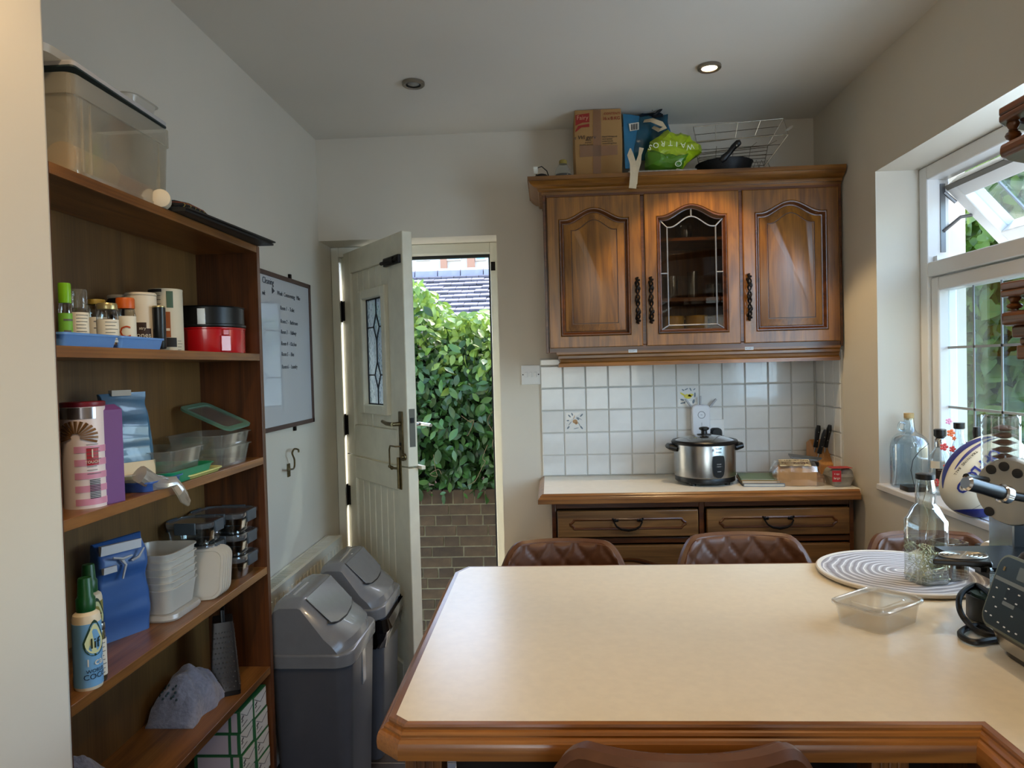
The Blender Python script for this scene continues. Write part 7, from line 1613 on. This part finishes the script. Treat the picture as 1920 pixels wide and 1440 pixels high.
obj('body', MB().lathe([(r*.92, 0), (r, .004), (r, hb*.50), (r*.85, hb*.60), (.016, hb*.70), (.013, hb*.76)], c, 28, c1=False), CLEARB, t); obj('stopper_neck', MB().lathe([(.014, hb*.72), (.016, hb*.73), (.016, hb*.84), (.013, hb*.86)], c, 20), CHROME, t); obj('stopper', MB().lathe([(.011, hb*.86), (.018, hb*.90), (.018, hb*.99), (.015, hb)], c, 20), BLACK, t)
wrap('dark_label', mat('bottle_dark_label', '#2a1d18', .4), t, c, r, ZS+.045, ZS+.085, R(-140), R(-60)); wrap('white_patch', PAPER, t, c, r, ZS+.085, ZS+.108, R(-170), R(-120)); text_rows(t, c, r+.0006, ZS+.078, ZS+.084, 1, PAPER, R(-130), R(-75))
c2 = Vector((1.232, 2.235, ZS)); r = .027; hb = at(1778, 797, Y=2.14).z-ZS; t = thing('flower_bottle', 'slim clear bottle painted with red and orange flowers, black stopper, on the sill', 'bottle', c2)
obj('body', MB().lathe([(r*.92, 0), (r, .004), (r, hb*.55), (r*.8, hb*.66), (.012, hb*.80), (.011, hb*.92)], c2, 26, c1=False), CLEARB, t); obj('stopper', MB().lathe([(.013, hb*.91), (.0155, hb*.92), (.0155, hb*.99)], c2, 18), BLACK, t)
FR_ = mat('painted_red', '#c8413a', .5); FO_ = mat('painted_orange', '#d5642a', .5); FPk = mat('painted_pink', '#dc96b0', .5)
for (px, py, m, s) in ((1770, 838, FR_, .011), (1786, 842, FR_, .009), (1783, 812, FO_, .011), (1779, 790, FPk, .009), (1755, 905, FR_, .011), (1775, 876, FR_, .010), (1789, 822, FO_, .006)):
    p = at(px, py, Y=c2.y-.032); mb = MB()
    for k in range(5): a = 2*PI*k/5; mb.ball((p.x+s*.7*math.cos(a), p.y, p.z+s*.7*math.sin(a)), s*.5, .0015, s*.4, 8, 5)
    mb.ball(tuple(p), s*.35, .002, s*.35, 8, 5); obj('painted_flower', mb, m, t)
c3 = Vector((1.244, 2.165, ZS)); hb = at(1803, 808, Y=2.06).z-ZS; t = thing('yellow_bottle', 'dark bottle with a yellow band and small black top behind the rugby ball', 'bottle', c3)
obj('body', MB().lathe([(.026, 0), (.030, .004), (.030, hb*.72), (.028, hb*.80)], c3, 22), BLACK, t); wrap('yellow_band', mat('yellow_label', '#c3b02a', .5), t, c3, .030, ZS+hb*.45, ZS+hb*.66); obj('nozzle', MB().lathe([(.010, hb*.79), (.009, hb*.84), (.012, hb*.93), (.010, hb)], c3, 16), BLACK, t)
o = obj('light_wire', MB().tube([PB(1741, 832, 2.24), PB(1724, 846, 2.22), PB(1712, 862, 2.22), PB(1708, 882, 2.22), PB(1713, 905, 2.23), (at(1722, 918, Y=2.26).x, 2.26, ZS+.002)], .0010, 5), mat('dark_wire', '#2a2f36', .4)); recenter(o); tag(o, 'thin dark looped wire hanging beside the demijohn', 'wire')
# white cloth on the sill
mb = MB(); n = 14
for j in range(n+1):
    for i in range(n+1): x_ = 1.142+.10*i/n; y_ = 1.45+.68*j/n; mb.v.append((x_, y_, ZS+.0015+abs(noise.noise(Vector((x_*30, y_*14, 0))))*.005))
for j in range(n):
    for i in range(n): a = j*(n+1)+i; mb.f.append((a, a+1, a+n+2, a+n+1))
n0 = len(mb.v); mb.v += [(x_, y_, ZS+.0004) for x_, y_, _ in mb.v[:n0]]; mb.f += [(a+n0, b+n0, c_+n0, d_+n0) for a, b, c_, d_ in mb.f[:n*n]]
o = obj('cloth', mb, mat('white_blue_cloth', '#cdd3e4', .9, noise_s=25, amt=.12)); recenter(o); tag(o, 'white cloth with pale blue print spread on the sill under the rugby ball', 'cloth')
# rugby ball
bcen = at(1838, 885, Y=1.86); RB = .088; bc_ = Vector((1.168, 2.0, ZS+.111))
px_, py_ = 0, 0
t = thing('rugby_ball', 'cream rugby ball with navy swooshes and navy lettering on the sill', 'ball', (bc_.x, bc_.y, ZS))
axis = Vector((-.55, .30, .78)); 
# long axis in the picture plane, tilted; build in a frame facing the camera
view = (Vector((0, 0, CZ))-bc_).normalized(); rgt = Vector((0, 0, 1)).cross(view).normalized(); upv = view.cross(rgt)
ta = R(52); ax = (rgt*math.cos(ta)+upv*math.sin(ta)); bx = (-rgt*math.sin(ta)+upv*math.cos(ta))
Mb = Matrix(((ax.x, bx.x, view.x, bc_.x), (ax.y, bx.y, view.y, bc_.y), (ax.z, bx.z, view.z, bc_.z), (0, 0, 0, 1)))
RL = .124; RB = .092
def bp_(l, a, off=0): s = math.sqrt(max(0, 1-l*l)); s = s**.92; return Mb @ Vector((RL*l*(1+off/RL), (RB+off)*s*math.sin(a), (RB+off)*s*math.cos(a)))
rs = [[tuple(bp_(math.sin(PI/2*(2*k/44-1))*.9995, 2*PI*i/64)) for i in range(64)] for k in range(45)]
obj('ball', MB().rings(rs), mat('ball_cream', '#d6d0bc', .5, noise_s=12, amt=.08, bump=.08), t)
NV = mat('ball_navy', '#26307c', .45)
def swoosh(pts_l, nm='navy_swoosh', m=NV):
    mb = MB(); rs = []; K = 10
    for l, a0, a1 in pts_l:
        rs.append([tuple(bp_(l, a0+(a1-a0)*k/K, .0006)) for k in range(K+1)]+[tuple(bp_(l, a0+(a1-a0)*k/K, .0013)) for k in range(K, -1, -1)])
    return obj(nm, mb.rings(rs), m, t)
N_ = 30
swoosh([(-.72+1.5*k/N_, R(50)+R(8)*math.sin(k/N_*PI), R(50)+R(8)*math.sin(k/N_*PI)+R(1)+R(24)*math.sin(PI*k/N_)**.8) for k in range(N_+1)])
swoosh([(-.25+1.1*k/N_, R(42), R(42)+R(1)+R(5)*math.sin(PI*k/N_)) for k in range(N_+1)])
swoosh([(-.97+.50*k/N_, R(-8)-R(40)*(k/N_), R(-8)-R(40)*(k/N_)-R(2)-R(48)*math.sin(PI*min(1, k/N_*1.05))) for k in range(N_+1)])
swoosh([(-.45+1.2*k/N_, R(-66)+R(6)*k/N_, R(-66)+R(6)*k/N_-R(1)-R(14)*math.sin(PI*k/N_)) for k in range(N_+1)])
swoosh([(-.30+1.1*k/N_, R(-50)+R(6)*k/N_, R(-50)+R(6)*k/N_-R(1)-R(5)*math.sin(PI*k/N_)) for k in range(N_+1)])
mb = MB().tube([tuple(bp_(-.95+1.9*k/20, R(-30), .0002)) for k in range(21)], .0006, 4); obj('seam', mb, mat('ball_seam', '#8f8b80', .6), t)
for i, s in enumerate('OFFLOAD'):
    l = .46-i*.155; a = R(13); p = bp_(l, a, .001); u_ = (bp_(l-.03, a)-bp_(l+.03, a)).normalized(); n_ = (p-bc_).normalized(); v_ = n_.cross(u_); lettering('lettering', s, .036, p, u_, v_, NV, t, off=.0022, bend=.12, bend2=.088, bold=.0011)
for i, s in enumerate('TRAINING BALL'):
    if s == ' ': continue
    l = .30-i*.052; a = R(36); p = bp_(l, a, .001); u_ = (bp_(l-.03, a)-bp_(l+.03, a)).normalized(); n_ = (p-bc_).normalized(); v_ = n_.cross(u_); lettering('lettering', s, .010, p, u_, v_, INK, t, off=.0005)

# ============================================================ CORNER GALLERY SHELVES at the right edge
t = thing('gallery_shelf', 'dark oak corner end shelves with turned spindle galleries at the right edge, by the window', 'shelf', (1.0, 1.2, 1.36))
Yc = 1.25; xs = .752
SHO = wood('gallery_oak', '#3e200c', '#7a481f', 'y', .3, .4); SHU = mat('shelf_underside', '#7d6d52', .6)
def plate(z0, z1, ins, m, nm):
    x0_, yc = xs+ins, Yc-ins*.4
    pl = [(x0_, .45), (XR-.002, .45), (XR-.002, yc+.19), (XR-.05, yc+.19), (x0_+.02, yc+.012), (x0_, yc-.01)]; return pl
def slab(nm, z0, z1, ins, m, bev=.004): return obj(nm, MB().prism(plate(0, 0, ins, None, None), z0, z1), m, t, bevel=bev)
slab('shelf', 1.706, 1.729, 0, SHO, .008); slab('shelf', 1.428, 1.452, 0, SHO, .008); slab('shelf', 2.02, 2.04, 0, SHO)
slab('pelmet_moulding', 1.408, 1.428, .014, SHO); slab('pelmet_moulding', 1.396, 1.408, .024, SHO); slab('pelmet_moulding', 1.372, 1.396, .020, SHO)
def rail(z0, z1):
    pl = plate(0, 0, 0, None, None); mb = MB(); pts = [Vector(pl[0]), Vector(pl[5]), Vector(pl[4]), Vector(pl[3])]; o1 = offset_path(pts, 0); o2 = offset_path(pts, -.026)
    mb.rings([[(a.x, a.y, z0), (b.x, b.y, z0), (b.x, b.y, z1), (a.x, a.y, z1)] for a, b in zip(o1, o2)]); return obj('gallery_rail', mb, SHO, t, bevel=.003)
def rail2(zt_): rail(zt_-.024, zt_-.013); rail(zt_-.013, zt_); 
rail2(1.788); rail2(1.500)
def spindle(x_, y_, z0, z1):
    h = z1-z0; pr = [(.008, 0), (.008, .08), (.005, .10), (.005, .16), (.0085, .24), (.0105, .38), (.0085, .52), (.005, .58), (.0065, .62), (.005, .66), (.007, .78), (.0085, .90), (.008, 1)]
    obj('spindle', MB().lathe([(r_*1.15, z_*h) for r_, z_ in pr], (x_, y_, z0), 16), SHO, t)
for (z0, z1) in ((1.729, 1.764), (1.452, 1.476)):
    for (x_, y_) in ((xs+.022, Yc-.012), (xs+.10, Yc+.040), (xs+.18, Yc+.095), (xs+.26, Yc+.145), (xs+.018, Yc-.10), (xs+.018, Yc-.20)): spindle(x_, y_, z0, z1)
obj('cornice', MB().prism([(xs-.02, .45), (XR-.002, .45), (XR-.002, Yc+.2), (XR-.05, Yc+.2), (xs, Yc+.01), (xs-.02, Yc-.02)], 2.0, 2.02), SHO, t)
for k, (ins, z) in enumerate(((0.0, 1.985), (-.012, 1.972), (-.02, 1.955))): pass
mb = MB(); mb.box(XR-.02, .45, 1.372, XR-.002, Yc+.18, 2.02); obj('wall_rail', mb, SHO, t)
c = at(1910, 240, Y=1.22); o = MB().lathe([(.020, 0), (.022, .003), (.022, .040), (.010, .052), (.008, .062)], (max(c.x, .815), 1.19, 1.7295), 20)
tj = thing('dark_bottle', 'dark green bottle with a gold neck on the upper gallery shelf at the right edge', 'bottle', (max(c.x, .815), 1.19, 1.7295)); obj('body', o, mat('bottle_dark_green', '#0f2420', .2), tj); obj('neck', MB().lathe([(.009, .058), (.010, .062), (.008, .070)], (max(c.x, .815), 1.19, 1.7295), 14), mat('gold_neck', '#b38a35', .3, .8), tj)
